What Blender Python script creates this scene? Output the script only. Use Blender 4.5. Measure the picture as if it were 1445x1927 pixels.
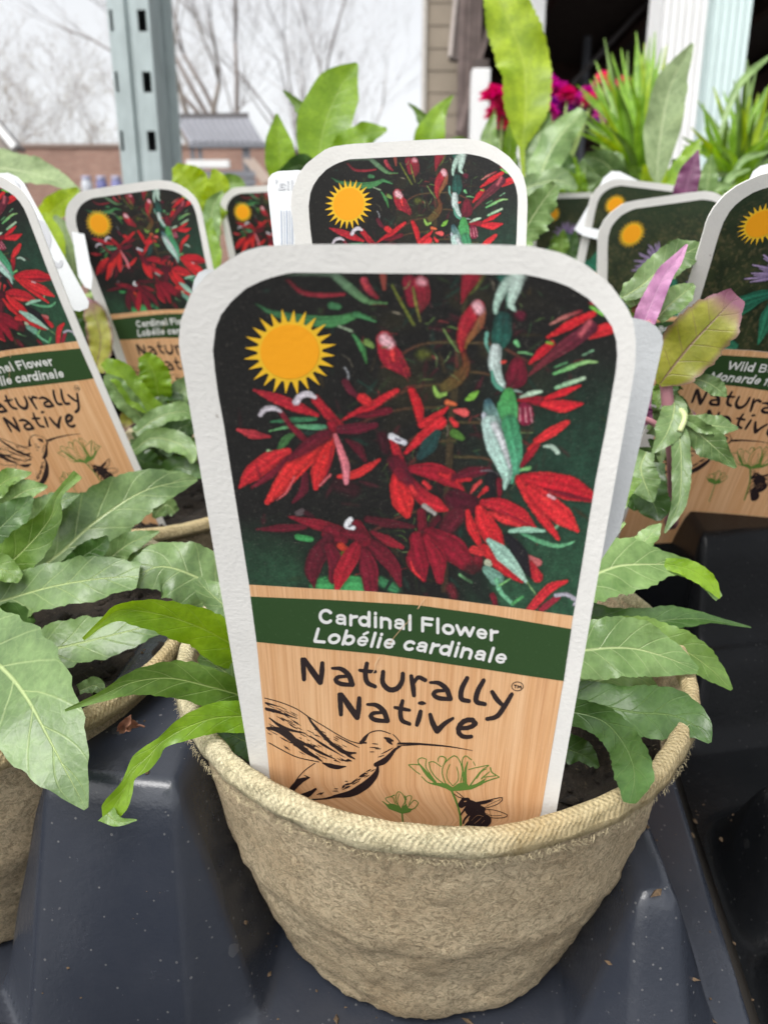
import bpy, math, random
import numpy as np
from mathutils import Vector, Matrix, noise as mnoise

for o in list(bpy.data.objects):
    bpy.data.objects.remove(o)
scene = bpy.context.scene
COL = scene.collection
rng = random.Random(7)
nr = np.random.RandomState(5)

# ------------------------------------------------------------------ camera
F = 1447.0                      # focal length in pixels of a 1445 x 1927 frame
PITCH = math.radians(17.0)
CAM = Vector((0, 0, 1.0))
FWD = Vector((0, math.cos(PITCH), -math.sin(PITCH)))
UPV = Vector((0, math.sin(PITCH), math.cos(PITCH)))
cd = bpy.data.cameras.new("camera")
cam = bpy.data.objects.new("camera", cd)
COL.objects.link(cam)
cam.location = CAM
cam.rotation_euler = (math.radians(90) - PITCH, 0, 0)
cd.sensor_fit = 'VERTICAL'
cd.sensor_height = 36.0
cd.lens = F / 1927.0 * 36.0
cd.clip_start = 0.01
cd.clip_end = 500
cd.dof.use_dof = True
cd.dof.focus_distance = 0.136
cd.dof.aperture_fstop = 27.0
scene.camera = cam

# ------------------------------------------------------------------ sky and sun
w = bpy.data.worlds.new("World")
scene.world = w
w.use_nodes = True
nt = w.node_tree
nt.nodes.clear()
wo = nt.nodes.new("ShaderNodeOutputWorld")
bg = nt.nodes.new("ShaderNodeBackground")
sky = nt.nodes.new("ShaderNodeTexSky")
sky.sky_type = 'NISHITA'
sky.sun_disc = False
sky.sun_elevation = math.atan2(1.0, math.hypot(0.38, 0.48))
sky.sun_rotation = math.atan2(-0.38, -0.48)
sky.air_density = 1.0
sky.dust_density = 4.0
sky.ozone_density = 1.0
hsv = nt.nodes.new("ShaderNodeHueSaturation")
hsv.inputs['Saturation'].default_value = 0.12
hsv.inputs['Value'].default_value = 1.0
nt.links.new(sky.outputs[0], hsv.inputs['Color'])
nt.links.new(hsv.outputs[0], bg.inputs['Color'])
bg.inputs['Strength'].default_value = 0.15
nt.links.new(bg.outputs[0], wo.inputs[0])
sd = bpy.data.lights.new("sun", 'SUN')
sd.energy = 1.0
sd.angle = math.radians(35)
sd.color = (1.0, 0.97, 0.92)
sun = bpy.data.objects.new("sun", sd)
COL.objects.link(sun)
# a bright patch of cloud high to the left, a little behind the lens
_sd = Vector((-0.38, -0.48, 1.0)).normalized()
sun.rotation_euler = _sd.to_track_quat('Z', 'Y').to_euler()
vs = scene.view_settings
vs.view_transform = 'Standard'
vs.look = 'None'
vs.gamma = 1.0
vs.use_curve_mapping = False
vs.exposure = 0.86
try:
    scene.cycles.use_denoising = True
    scene.cycles.max_bounces = 8
    scene.cycles.transparent_max_bounces = 8
except Exception:
    pass

# ------------------------------------------------------------------ helpers
def U(px, py, d):
    """a point at depth d metres seen at photograph pixel px, py"""
    return (CAM + d * FWD + Vector(((px - 722.5) / F * d, 0, 0)) - UPV * ((py - 963.5) / F * d))

PSC = 1.0
def UP(px, py, d):
    return U(px, py, d * PSC)

def Un(px, py, d):
    px = np.asarray(px, float); py = np.asarray(py, float); d = np.asarray(d, float)
    X = (px - 722.5) / F * d
    Yd = (py - 963.5) / F * d
    out = np.empty(np.broadcast(px, py, d).shape + (3,))
    out[..., 0] = X
    out[..., 1] = FWD.y * d - UPV.y * Yd
    out[..., 2] = 1.0 + FWD.z * d - UPV.z * Yd
    return out

def lin(c):
    return tuple(((v / 255) / 12.92 if v / 255 <= 0.04045 else ((v / 255 + 0.055) / 1.055) ** 2.4) for v in c)

def lin4(c):
    return lin(c) + (1.0,)

def link(ob, parent=None):
    COL.objects.link(ob)
    if parent is not None:
        ob.parent = parent
    return ob

def tag(o, label, cat=None, group=None, kind=None):
    if label: o['label'] = label
    if cat: o['category'] = cat
    if group: o['group'] = group
    if kind: o['kind'] = kind
    return o

def empty(name, loc):
    e = bpy.data.objects.new(name, None)
    e.empty_display_size = 0.01
    e.location = loc
    COL.objects.link(e)
    return e

def mesh(name, V, Fc, mat, parent=None, origin=None, smooth=True, uv=None, col=None):
    """V in world coordinates; the object's origin is the parent's place (or the given origin)"""
    V = np.asarray(V, float).reshape(-1, 3)
    if parent is not None:
        o0 = np.array(parent.get('_o', tuple(parent.location)))
    elif origin is not None:
        o0 = np.array(tuple(origin))
    else:
        o0 = np.array([(V[:, 0].min() + V[:, 0].max()) / 2, (V[:, 1].min() + V[:, 1].max()) / 2, V[:, 2].min()])
    me = bpy.data.meshes.new(name)
    if isinstance(Fc, np.ndarray):
        k = Fc.shape[1]
        n = Fc.shape[0]
        me.vertices.add(len(V))
        me.vertices.foreach_set('co', (V - o0).astype(np.float32).ravel())
        me.loops.add(n * k)
        me.loops.foreach_set('vertex_index', Fc.astype(np.int32).ravel())
        me.polygons.add(n)
        me.polygons.foreach_set('loop_start', np.arange(0, n * k, k, dtype=np.int32))
        try:
            me.polygons.foreach_set('loop_total', np.full(n, k, dtype=np.int32))
        except Exception:
            pass
        me.update(calc_edges=True)
    else:
        me.from_pydata([tuple(v) for v in (V - o0)], [], Fc)
    if smooth:
        me.polygons.foreach_set('use_smooth', [True] * len(me.polygons))
    if uv is not None:
        uv = np.asarray(uv, float)
        lay = me.uv_layers.new(name='UVMap')
        li = np.empty(len(me.loops), dtype=np.int32)
        me.loops.foreach_get('vertex_index', li)
        lay.data.foreach_set('uv', uv[li].astype(np.float32).ravel())
    if col is not None:
        at = me.color_attributes.new('Col', 'FLOAT_COLOR', 'POINT')
        c4 = np.ones((len(V), 4), np.float32)
        c4[:, :3] = col
        at.data.foreach_set('color', c4.ravel())
    if mat: me.materials.append(mat)
    me.validate()
    ob = bpy.data.objects.new(name, me)
    link(ob, parent)
    if parent is None:
        ob.location = tuple(o0)
    else:
        ob['_o'] = tuple(o0)
    return ob

def gridfaces(nu, nv, wrap=False, off=0):
    """faces for a vertex grid laid out [v][u]"""
    i = np.arange(nu if wrap else nu - 1)
    j = np.arange(nv - 1)
    I, J = np.meshgrid(i, j)
    I2 = (I + 1) % nu
    f = np.stack([J * nu + I, J * nu + I2, (J + 1) * nu + I2, (J + 1) * nu + I], -1).reshape(-1, 4)
    return f + off

def boxv(x0, x1, y0, y1, z0, z1, b=0.0):
    V = [(x, y, z) for z in (z0, z1) for y in (y0, y1) for x in (x0, x1)]
    Fc = [(0, 2, 3, 1), (4, 5, 7, 6), (0, 1, 5, 4), (2, 6, 7, 3), (0, 4, 6, 2), (1, 3, 7, 5)]
    return V, Fc

def bevel(ob, wd, seg=2):
    m = ob.modifiers.new('bevel', 'BEVEL')
    m.width = wd; m.segments = seg; m.limit_method = 'ANGLE'
    return ob

def box(name, x0, x1, y0, y1, z0, z1, mat, parent=None, bev=0):
    V, Fc = boxv(x0, x1, y0, y1, z0, z1)
    o = mesh(name, V, Fc, mat, parent, smooth=False)
    if bev: bevel(o, bev)
    return o

def beam(name, a, b, wd, th, mat, parent=None, upv=Vector((0, 1, 0)), bev=0):
    """a straight bar of section wd x th from a to b"""
    a, b = Vector(a), Vector(b)
    t = (b - a).normalized()
    s = t.cross(upv).normalized()
    n = s.cross(t).normalized()
    V = []
    for p in (a, b):
        for sx, sy in ((-1, -1), (1, -1), (1, 1), (-1, 1)):
            V.append(p + s * sx * wd / 2 + n * sy * th / 2)
    Fc = [(0, 1, 2, 3), (7, 6, 5, 4), (0, 4, 5, 1), (1, 5, 6, 2), (2, 6, 7, 3), (3, 7, 4, 0)]
    o = mesh(name, [tuple(v) for v in V], Fc, mat, parent, smooth=False)
    if bev: bevel(o, bev)
    return o

def tubev(pts, rads, ns=6):
    """verts and faces of a tube along pts"""
    pts = [Vector(p) for p in pts]
    V = []; Fc = []
    n = len(pts)
    ref = Vector((0.13, 0.37, 0.92))
    for i, p in enumerate(pts):
        t = (pts[min(i + 1, n - 1)] - pts[max(i - 1, 0)])
        t = t.normalized() if t.length > 1e-9 else Vector((0, 0, 1))
        s = t.cross(ref)
        if s.length < 1e-4: s = t.cross(Vector((1, 0, 0)))
        s.normalize(); q = t.cross(s)
        for k in range(ns):
            a = 2 * math.pi * k / ns
            V.append(tuple(p + (s * math.cos(a) + q * math.sin(a)) * rads[i]))
    for i in range(n - 1):
        for k in range(ns):
            k2 = (k + 1) % ns
            Fc.append((i * ns + k, i * ns + k2, (i + 1) * ns + k2, (i + 1) * ns + k))
    Fc.append(tuple(range(ns))[::-1]); Fc.append(tuple(range((n - 1) * ns, n * ns)))
    return V, Fc

def catmull(P, n):
    P = np.asarray(P, float)
    m = len(P)
    Pe = np.vstack([2 * P[0] - P[1], P, 2 * P[-1] - P[-2]])
    # parameter by chord length
    seg = np.linalg.norm(np.diff(P[:, :3] if P.shape[1] > 1 else P, axis=0), axis=1)
    cum = np.concatenate([[0], np.cumsum(seg)]); cum /= cum[-1]
    T = np.linspace(0, 1, n)
    out = np.empty((n, P.shape[1]))
    for k, t in enumerate(T):
        i = min(np.searchsorted(cum, t, side='right') - 1, m - 2)
        i = max(i, 0)
        u = (t - cum[i]) / max(cum[i + 1] - cum[i], 1e-9)
        p0, p1, p2, p3 = Pe[i], Pe[i + 1], Pe[i + 2], Pe[i + 3]
        out[k] = 0.5 * ((2 * p1) + (-p0 + p2) * u + (2 * p0 - 5 * p1 + 4 * p2 - p3) * u * u + (-p0 + 3 * p1 - 3 * p2 + p3) * u ** 3)
    return out

# ------------------------------------------------------------------ materials
class NT:
    def __init__(self, name):
        self.m = bpy.data.materials.new(name)
        self.m.use_nodes = True
        self.t = self.m.node_tree
        self.t.nodes.clear()
        self.out = self.t.nodes.new('ShaderNodeOutputMaterial')
        self.b = self.t.nodes.new('ShaderNodeBsdfPrincipled')
        self.l(self.b.outputs[0], self.out.inputs[0])
    def n(self, ty, **kw):
        nd = self.t.nodes.new(ty)
        for k, v in kw.items():
            if hasattr(nd, k): setattr(nd, k, v)
            else: nd.inputs[k.replace('_', ' ')].default_value = v
        return nd
    def l(self, a, b):
        self.t.links.new(a, b)
    def val(self, x):
        return x
    def math(self, op, a, b=None, c=None, clamp=False):
        nd = self.t.nodes.new('ShaderNodeMath'); nd.operation = op; nd.use_clamp = clamp
        for i, v in enumerate((a, b, c)):
            if v is None: continue
            if isinstance(v, (int, float)): nd.inputs[i].default_value = v
            else: self.l(v, nd.inputs[i])
        return nd.outputs[0]
    def mix(self, f, a, b, blend='MIX'):
        nd = self.t.nodes.new('ShaderNodeMix'); nd.data_type = 'RGBA'; nd.blend_type = blend
        for s, v in ((nd.inputs[0], f), (nd.inputs[6], a), (nd.inputs[7], b)):
            if isinstance(v, (int, float)): s.default_value = v
            elif isinstance(v, tuple): s.default_value = v if len(v) == 4 else v + (1.0,)
            else: self.l(v, s)
        return nd.outputs[2]
    def ramp(self, f, stops):
        nd = self.t.nodes.new('ShaderNodeValToRGB')
        el = nd.color_ramp.elements
        while len(el) > 1: el.remove(el[-1])
        el[0].position = stops[0][0]
        c = stops[0][1]; el[0].color = (c, c, c, 1) if isinstance(c, (int, float)) else tuple(c) + (1,)
        for p, c in stops[1:]:
            e = el.new(p); e.color = (c, c, c, 1) if isinstance(c, (int, float)) else tuple(c) + (1,)
        self.l(f, nd.inputs[0])
        return nd.outputs[0]
    def noise(self, scale, detail=3, rough=0.55, coord=None, dist=0.0, out=0):
        nd = self.t.nodes.new('ShaderNodeTexNoise')
        nd.inputs['Scale'].default_value = scale; nd.inputs['Detail'].default_value = detail
        nd.inputs['Roughness'].default_value = rough; nd.inputs['Distortion'].default_value = dist
        if coord is not None: self.l(coord, nd.inputs['Vector'])
        return nd.outputs[out]
    def coord(self, which='Object'):
        nd = self.t.nodes.new('ShaderNodeTexCoord')
        return nd.outputs[which]
    def bump(self, h, strength=0.3, dist=0.001, normal=None):
        nd = self.t.nodes.new('ShaderNodeBump')
        nd.inputs['Strength'].default_value = strength; nd.inputs['Distance'].default_value = dist
        self.l(h, nd.inputs['Height'])
        if normal is not None: self.l(normal, nd.inputs['Normal'])
        return nd.outputs[0]
    def set(self, **kw):
        for k, v in kw.items():
            s = self.b.inputs[k.replace('_', ' ')]
            if isinstance(v, (int, float)): s.default_value = v
            elif isinstance(v, tuple): s.default_value = v if len(v) == 4 else v + (1.0,)
            else: self.l(v, s)
        return self

def plain(name, c, rough=0.5, var=0.15, scale=40.0, metallic=0.0, bump=0.0, bscale=200.0, bdist=0.0005, spec=0.5):
    """plain colour with gentle variation and fine relief"""
    m = NT(name)
    co = m.coord()
    nz = m.noise(scale, 4, 0.6, co)
    k = m.ramp(nz, [(0.3, 1 - var), (0.7, 1 + var * 0.5)])
    m.set(Base_Color=m.mix(1.0, tuple(c), k, 'MULTIPLY'), Roughness=rough, Metallic=metallic)
    m.b.inputs['Specular IOR Level'].default_value = spec
    if bump:
        m.set(Normal=m.bump(m.noise(bscale, 4, 0.6, co), bump, bdist))
    return m.m

def leaf_mat(name, base, base2, vein, rough=0.42, transl=0.25, nveins=8.0, vstr=0.55, edge=None, edgew=0.25, tip=None, coat=0.0):
    m = NT(name)
    uvn = m.coord('UV')
    oc = m.coord('Object')
    sp = m.n('ShaderNodeSeparateXYZ'); m.l(uvn, sp.inputs[0])
    wob = m.math('MULTIPLY', m.math('SUBTRACT', m.noise(90, 2, 0.5, oc), 0.5), 0.07)
    u = m.math('ADD', m.math('ABSOLUTE', m.math('MULTIPLY', m.math('SUBTRACT', sp.outputs[0], 0.5), 2.0)), 0.0)
    v = sp.outputs[1]
    # midrib
    wdt = m.math('MULTIPLY_ADD', v, -0.055, 0.075)
    mid = m.math('SUBTRACT', 1.0, m.math('DIVIDE', u, wdt), clamp=True)
    mid = m.math('POWER', mid, 0.6)
    # side veins
    ph = m.math('SUBTRACT', m.math('MULTIPLY', v, nveins), m.math('MULTIPLY', m.math('POWER', u, 0.85), nveins * 0.17))
    ph = m.math('ADD', ph, m.math('MULTIPLY', wob, 4.0))
    side = m.math('GREATER_THAN', sp.outputs[0], 0.5)
    ph = m.math('ADD', ph, m.math('MULTIPLY', side, 0.43))
    fr = m.math('FRACT', ph)
    dd = m.math('MINIMUM', fr, m.math('SUBTRACT', 1.0, fr))
    sv = m.math('SUBTRACT', 1.0, m.math('DIVIDE', dd, 0.055), clamp=True)
    sv = m.math('MULTIPLY', sv, m.math('SUBTRACT', 1.05, m.math('MULTIPLY', u, 0.75), clamp=True))
    # fine net of veins
    vo = m.t.nodes.new('ShaderNodeTexVoronoi'); vo.feature = 'DISTANCE_TO_EDGE'; vo.inputs['Scale'].default_value = 420
    m.l(oc, vo.inputs['Vector'])
    net = m.math('SUBTRACT', 1.0, m.math('DIVIDE', vo.outputs['Distance'], 0.10), clamp=True)
    nz = m.noise(70, 4, 0.6, oc)
    nz2 = m.noise(600, 3, 0.6, oc)
    c = m.mix(m.ramp(nz, [(0.36, 0.0), (0.64, 1.0)]), tuple(x * 0.86 for x in base), tuple(x * 1.12 for x in base2))
    c = m.mix(m.ramp(nz2, [(0.35, 0.0), (0.75, 0.45)]), c, tuple(x * 0.55 for x in base))
    blot = m.math('MULTIPLY', m.ramp(m.noise(38, 5, 0.7, oc), [(0.58, 0.0), (0.72, 0.45)]), 1.0)
    c = m.mix(blot, c, tuple(min(1, x * 1.25 + 0.005) for x in base2))
    spk = m.ramp(m.noise(260, 2, 0.5, oc), [(0.74, 0.0), (0.78, 0.5)])
    c = m.mix(spk, c, tuple(x * 0.4 for x in base))
    if edge is not None:
        ef = m.math('MULTIPLY', m.math('SUBTRACT', m.math('ADD', u, m.math('MULTIPLY', wob, 5)), 1 - edgew), 1 / edgew, clamp=True)
        c = m.mix(ef, c, tuple(edge))
    if tip is not None:
        tf = m.math('MULTIPLY', m.math('SUBTRACT', m.math('ADD', v, m.math('MULTIPLY', wob, 3)), 0.72), 4.0, clamp=True)
        c = m.mix(tf, c, tuple(tip))
    c = m.mix(m.math('MULTIPLY', net, 0.05), c, tuple(vein))
    c = m.mix(m.math('MULTIPLY', sv, vstr * 0.8), c, tuple(vein))
    c = m.mix(m.math('MULTIPLY', mid, min(1, vstr * 1.5)), c, tuple(vein))
    h = m.math('ADD', m.math('MULTIPLY', mid, 0.9), m.math('MULTIPLY', sv, 0.5))
    h = m.math('SUBTRACT', m.math('ADD', m.math('MULTIPLY', net, 0.06), m.math('MULTIPLY', nz2, 0.40)), h)
    h = m.math('ADD', h, m.math('MULTIPLY', m.noise(130, 3, 0.6, oc), 2.0))
    nrm = m.bump(h, 0.5, 0.0004)
    m.set(Base_Color=c, Roughness=m.math('ADD', m.math('MULTIPLY', nz, 0.3), rough - 0.17), Normal=nrm)
    m.b.inputs['Specular IOR Level'].default_value = 0.5
    if coat:
        m.b.inputs['Coat Weight'].default_value = coat
    tr = m.n('ShaderNodeBsdfTranslucent')
    hs = m.n('ShaderNodeHueSaturation'); m.l(c, hs.inputs['Color'])
    hs.inputs['Saturation'].default_value = 1.25; hs.inputs['Value'].default_value = 1.35; hs.inputs['Hue'].default_value = 0.487
    m.l(hs.outputs[0], tr.inputs['Color']); m.l(nrm, tr.inputs['Normal'])
    mx = m.n('ShaderNodeMixShader'); mx.inputs[0].default_value = transl
    m.l(m.b.outputs[0], mx.inputs[1]); m.l(tr.outputs[0], mx.inputs[2]); m.l(mx.outputs[0], m.out.inputs[0])
    return m.m

GREY = leaf_mat('leaf_grey_green', lin((84, 112, 62)), lin((112, 138, 84)), lin((178, 194, 134)), rough=0.36, transl=0.12)
GREY2 = leaf_mat('leaf_pale_grey_green', lin((104, 138, 74)), lin((132, 160, 98)), lin((190, 206, 146)), rough=0.36, transl=0.15)
MIDG = leaf_mat('leaf_mid_green', lin((84, 118, 44)), lin((112, 142, 66)), lin((160, 180, 110)), rough=0.38, transl=0.22)
BRIGHT = leaf_mat('leaf_bright_green', lin((112, 154, 22)), lin((138, 174, 44)), lin((166, 192, 96)), rough=0.36, transl=0.35, vstr=0.3)
DARKG = leaf_mat('leaf_dark_green', lin((52, 84, 34)), lin((76, 108, 52)), lin((128, 152, 96)), rough=0.34, transl=0.15, vstr=0.4)
LIME = leaf_mat('leaf_lime', lin((140, 172, 26)), lin((172, 196, 46)), lin((194, 210, 100)), rough=0.45, transl=0.4, vstr=0.3)
OLIVE = leaf_mat('leaf_olive_purple', lin((132, 136, 34)), lin((152, 150, 54)), lin((116, 84, 76)), rough=0.5, transl=0.2, vstr=0.6, nveins=6, edge=lin((118, 88, 84)), edgew=0.3, tip=lin((132, 84, 102)))
PINK = leaf_mat('leaf_pink', lin((196, 134, 180)), lin((214, 156, 194)), lin((226, 186, 212)), rough=0.5, transl=0.25, vstr=0.3)
PURPLE = leaf_mat('leaf_purple', lin((106, 56, 90)), lin((128, 72, 108)), lin((160, 112, 140)), rough=0.5, transl=0.2, vstr=0.4)
WOOLLY = leaf_mat('leaf_woolly', lin((122, 144, 96)), lin((150, 168, 122)), lin((190, 202, 160)), rough=0.7, transl=0.25, vstr=0.5)
# ------------------------------------------------------------------ the ground, benches and far background
asphalt = plain('asphalt', (0.07, 0.07, 0.07), 0.85, 0.3, 3.0, bump=0.4, bscale=60, bdist=0.005)
g = mesh('ground', [(-200, -60, 0), (200, -60, 0), (200, 300, 0), (-200, 300, 0)], [(0, 1, 2, 3)], asphalt, origin=(0, 0, 0), smooth=False)
tag(g, 'grey asphalt yard under the plant benches', kind='structure')

# far brick building across the yard
def brick_mat():
    m = NT('brick')
    co = m.coord()
    mp = m.n('ShaderNodeMapping'); m.l(co, mp.inputs[0]); mp.inputs['Rotation'].default_value = (math.radians(90), 0, 0)
    br = m.n('ShaderNodeTexBrick'); m.l(mp.outputs[0], br.inputs['Vector'])
    br.inputs['Scale'].default_value = 1.0
    br.inputs['Brick Width'].default_value = 0.22; br.inputs['Row Height'].default_value = 0.075
    br.inputs['Mortar Size'].default_value = 0.008
    br.inputs['Color1'].default_value = lin4((170, 132, 116)); br.inputs['Color2'].default_value = lin4((150, 112, 98))
    br.inputs['Mortar'].default_value = lin4((160, 146, 134))
    nz = m.noise(0.6, 3, 0.5, co)
    m.set(Base_Color=m.mix(1.0, br.outputs[0], m.ramp(nz, [(0.3, 0.85), (0.7, 1.08)]), 'MULTIPLY'), Roughness=0.9)
    m.set(Normal=m.bump(br.outputs[1], 0.5, 0.01))
    return m.m
BRICK = brick_mat()
WHITEP = plain('white_paint', (0.78, 0.78, 0.77), 0.45, 0.08, 5.0, bump=0.1, bscale=80, bdist=0.001)
GREYMETAL = plain('grey_metal', lin((120, 122, 128)), 0.5, 0.2, 3.0)
DARKROOF = plain('dark_roof', lin((96, 92, 92)), 0.7, 0.2, 2.0)
D = 26.0
p_l = U(-420, 277, D); p_r = U(548, 277, D)
bb = empty('brick_building', (p_l.x * 0.5 + p_r.x * 0.5, p_l.y + 3, 0))
tag(bb, 'low flat brick building far across the yard behind the bare trees', 'building')
box('wall', p_l.x, p_r.x, p_l.y, p_l.y + 6, 0.0, p_l.z, BRICK, bb)
box('coping', p_l.x - 0.05, p_r.x + 0.05, p_l.y - 0.06, p_l.y + 6.05, p_l.z + 0.003, p_l.z + 0.1, plain('coping', lin((150, 132, 122)), 0.8), bb)
# house gable at far left
h0 = U(-40, 190, 20.0); h1 = U(34, 279, 20.0)
hh = empty('gabled_house', (h0.x - 2, h0.y + 2, 0))
tag(hh, 'house gable with white sloping trim at the left edge', 'house')
hx0, hx1 = h0.x - 4.2, h1.x
zt, zb = h0.z + 0.4, h1.z - 0.1
V = [(hx0, h0.y, 0), (hx1 - 0.25, h0.y, 0), (hx1 - 0.25, h0.y, zb), ((hx0 + hx1) / 2, h0.y, zb + 2.9), (hx0, h0.y, zb)]
V += [(a, b + 0.5, c) for a, b, c in V]
Fc = [(0, 1, 2, 3, 4), (9, 8, 7, 6, 5), (0, 5, 6, 1), (1, 6, 7, 2), (0, 4, 9, 5)]
mesh('wall', V, Fc, plain('render_wall', lin((176, 164, 156)), 0.9), hh, smooth=False)
slope = (h0 - h1)
beam('roof_trim', h1 + Vector((0.0, -0.15, 0)), h1 + slope.normalized() * 6.0 + Vector((0, -0.15, 0)), 0.16, 0.12, WHITEP, hh)
n2 = h1 + Vector((-0.08, 0.22, 0.02))
beam('roof', n2, n2 + slope.normalized() * 6.0, 0.08, 0.6, DARKROOF, hh, upv=Vector((0, 1, 0)))

# open greenhouse frame
gf = U(420, 420, 13.0)
gh = empty('greenhouse_frame', (gf.x, gf.y, 0))
tag(gh, 'open grey greenhouse frame with slatted roof beyond the steel post', 'greenhouse')
def pxbeam(name, x0, y0, d0, x1, y1, d1, wd, th, mat, par):
    return beam(name, U(x0, y0, d0), U(x1, y1, d1), wd, th, mat, par)
for k in range(12):
    x = 338 + k * 11.5
    pxbeam('roof_slat', x, 221, 13.0, x + 28, 268, 12.2, 0.05, 0.03, GREYMETAL, gh)
pane = NT('roof_sheet'); pane.set(Base_Color=lin((150, 150, 158)), Roughness=0.4)
mesh('roof_sheet', [U(330, 221, 13.04), U(462, 219, 13.04), U(500, 271, 12.24), U(358, 272, 12.24)], [(0, 1, 2, 3)], pane.m, gh, smooth=False)
pxbeam('ridge_beam', 326, 219, 13, 468, 217, 13, 0.07, 0.07, DARKROOF, gh)
pxbeam('eave_beam', 356, 274, 12.2, 505, 273, 12.2, 0.07, 0.07, GREYMETAL, gh)
for x in (362, 376, 460, 466):
    a = U(x, 274, 12.25); pxb = beam('post', (a.x, a.y, 0), a, 0.06, 0.06, GREYMETAL, gh)
for (xa, xb) in ((462, 500), (474, 512)):
    pxbeam('brace', xa, 300, 12.2, xb, 345, 12.2, 0.07, 0.05, plain('brace_wood', lin((168, 152, 140)), 0.7), gh)
gt = empty('potting_table', tuple(U(410, 330, 11.0)))
tag(gt, 'long grey potting table with white rail below the greenhouse roof', 'table')
a = U(352, 309, 11); b = U(432, 309, 11)
box('rail', a.x, b.x, a.y - 0.05, a.y + 0.05, a.z - 0.05, a.z + 0.05, WHITEP, gt)
a = U(352, 322, 11); b = U(480, 322, 11)
for k in range(5):
    box('slat', a.x, b.x, a.y - 0.02 + 0.01 * k, a.y + 0.02 + 0.01 * k, a.z - 0.10 * k - 0.085, a.z - 0.10 * k, GREYMETAL, gt)
for x in (a.x + 0.05, b.x - 0.1):
    box('leg', x, x + 0.06, a.y + 0.05, a.y + 0.11, 0, a.z - 0.01, GREYMETAL, gt)
# jars on a shelf far left, and a clipped hedge behind
for k, x in enumerate((165, 193, 221)):
    a = U(x, 356, 4.0)
    jr = empty('glass_jar', (a.x, a.y, a.z - 0.06))
    tag(jr, ['frosted white jar, leftmost of three beyond the tags', 'blue jar in the middle of three beyond the tags', 'blue jar beside the steel post'][k], 'jar', 'jars beyond the tags')
    prof = [(0.018, -0.06), (0.027, -0.055), (0.028, 0.03), (0.021, 0.042), (0.0205, 0.058), (0.0, 0.058)]
    V = []
    for r, z in prof:
        for q in range(14):
            an = q * 2 * math.pi / 14; V.append((a.x + r * math.cos(an), a.y + r * math.sin(an), a.z + z))
    mesh('body', V, gridfaces(14, len(prof), True), plain('jar_glass_%d' % k, lin(((190, 194, 200), (104, 106, 152), (120, 122, 166))[k]), 0.15), jr)
    V = []
    for r, z in ((0.023, 0.045), (0.0235, 0.05), (0.0235, 0.062), (0.0, 0.064)):
        for q in range(14):
            an = q * 2 * math.pi / 14; V.append((a.x + r * math.cos(an), a.y + r * math.sin(an), a.z + z))
    mesh('lid', V, gridfaces(14, 4, True), plain('jar_lid_%d' % k, lin((150, 152, 176)), 0.3), jr)
a = U(192, 356, 4.0)
sh = empty('jar_shelf', (a.x, a.y, 0))
tag(sh, 'plain wooden shelf under the three jars', 'shelf')
SHW = plain('shelf_wood', lin((120, 100, 80)), 0.7)
box('board', a.x - 0.22, a.x + 0.22, a.y - 0.08, a.y + 0.08, a.z - 0.085, a.z - 0.062, SHW, sh)
for s in (-1, 1):
    box('leg', a.x + s * 0.19 - 0.015, a.x + s * 0.19 + 0.015, a.y - 0.015, a.y + 0.015, 0, a.z - 0.0853, SHW, sh)

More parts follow.
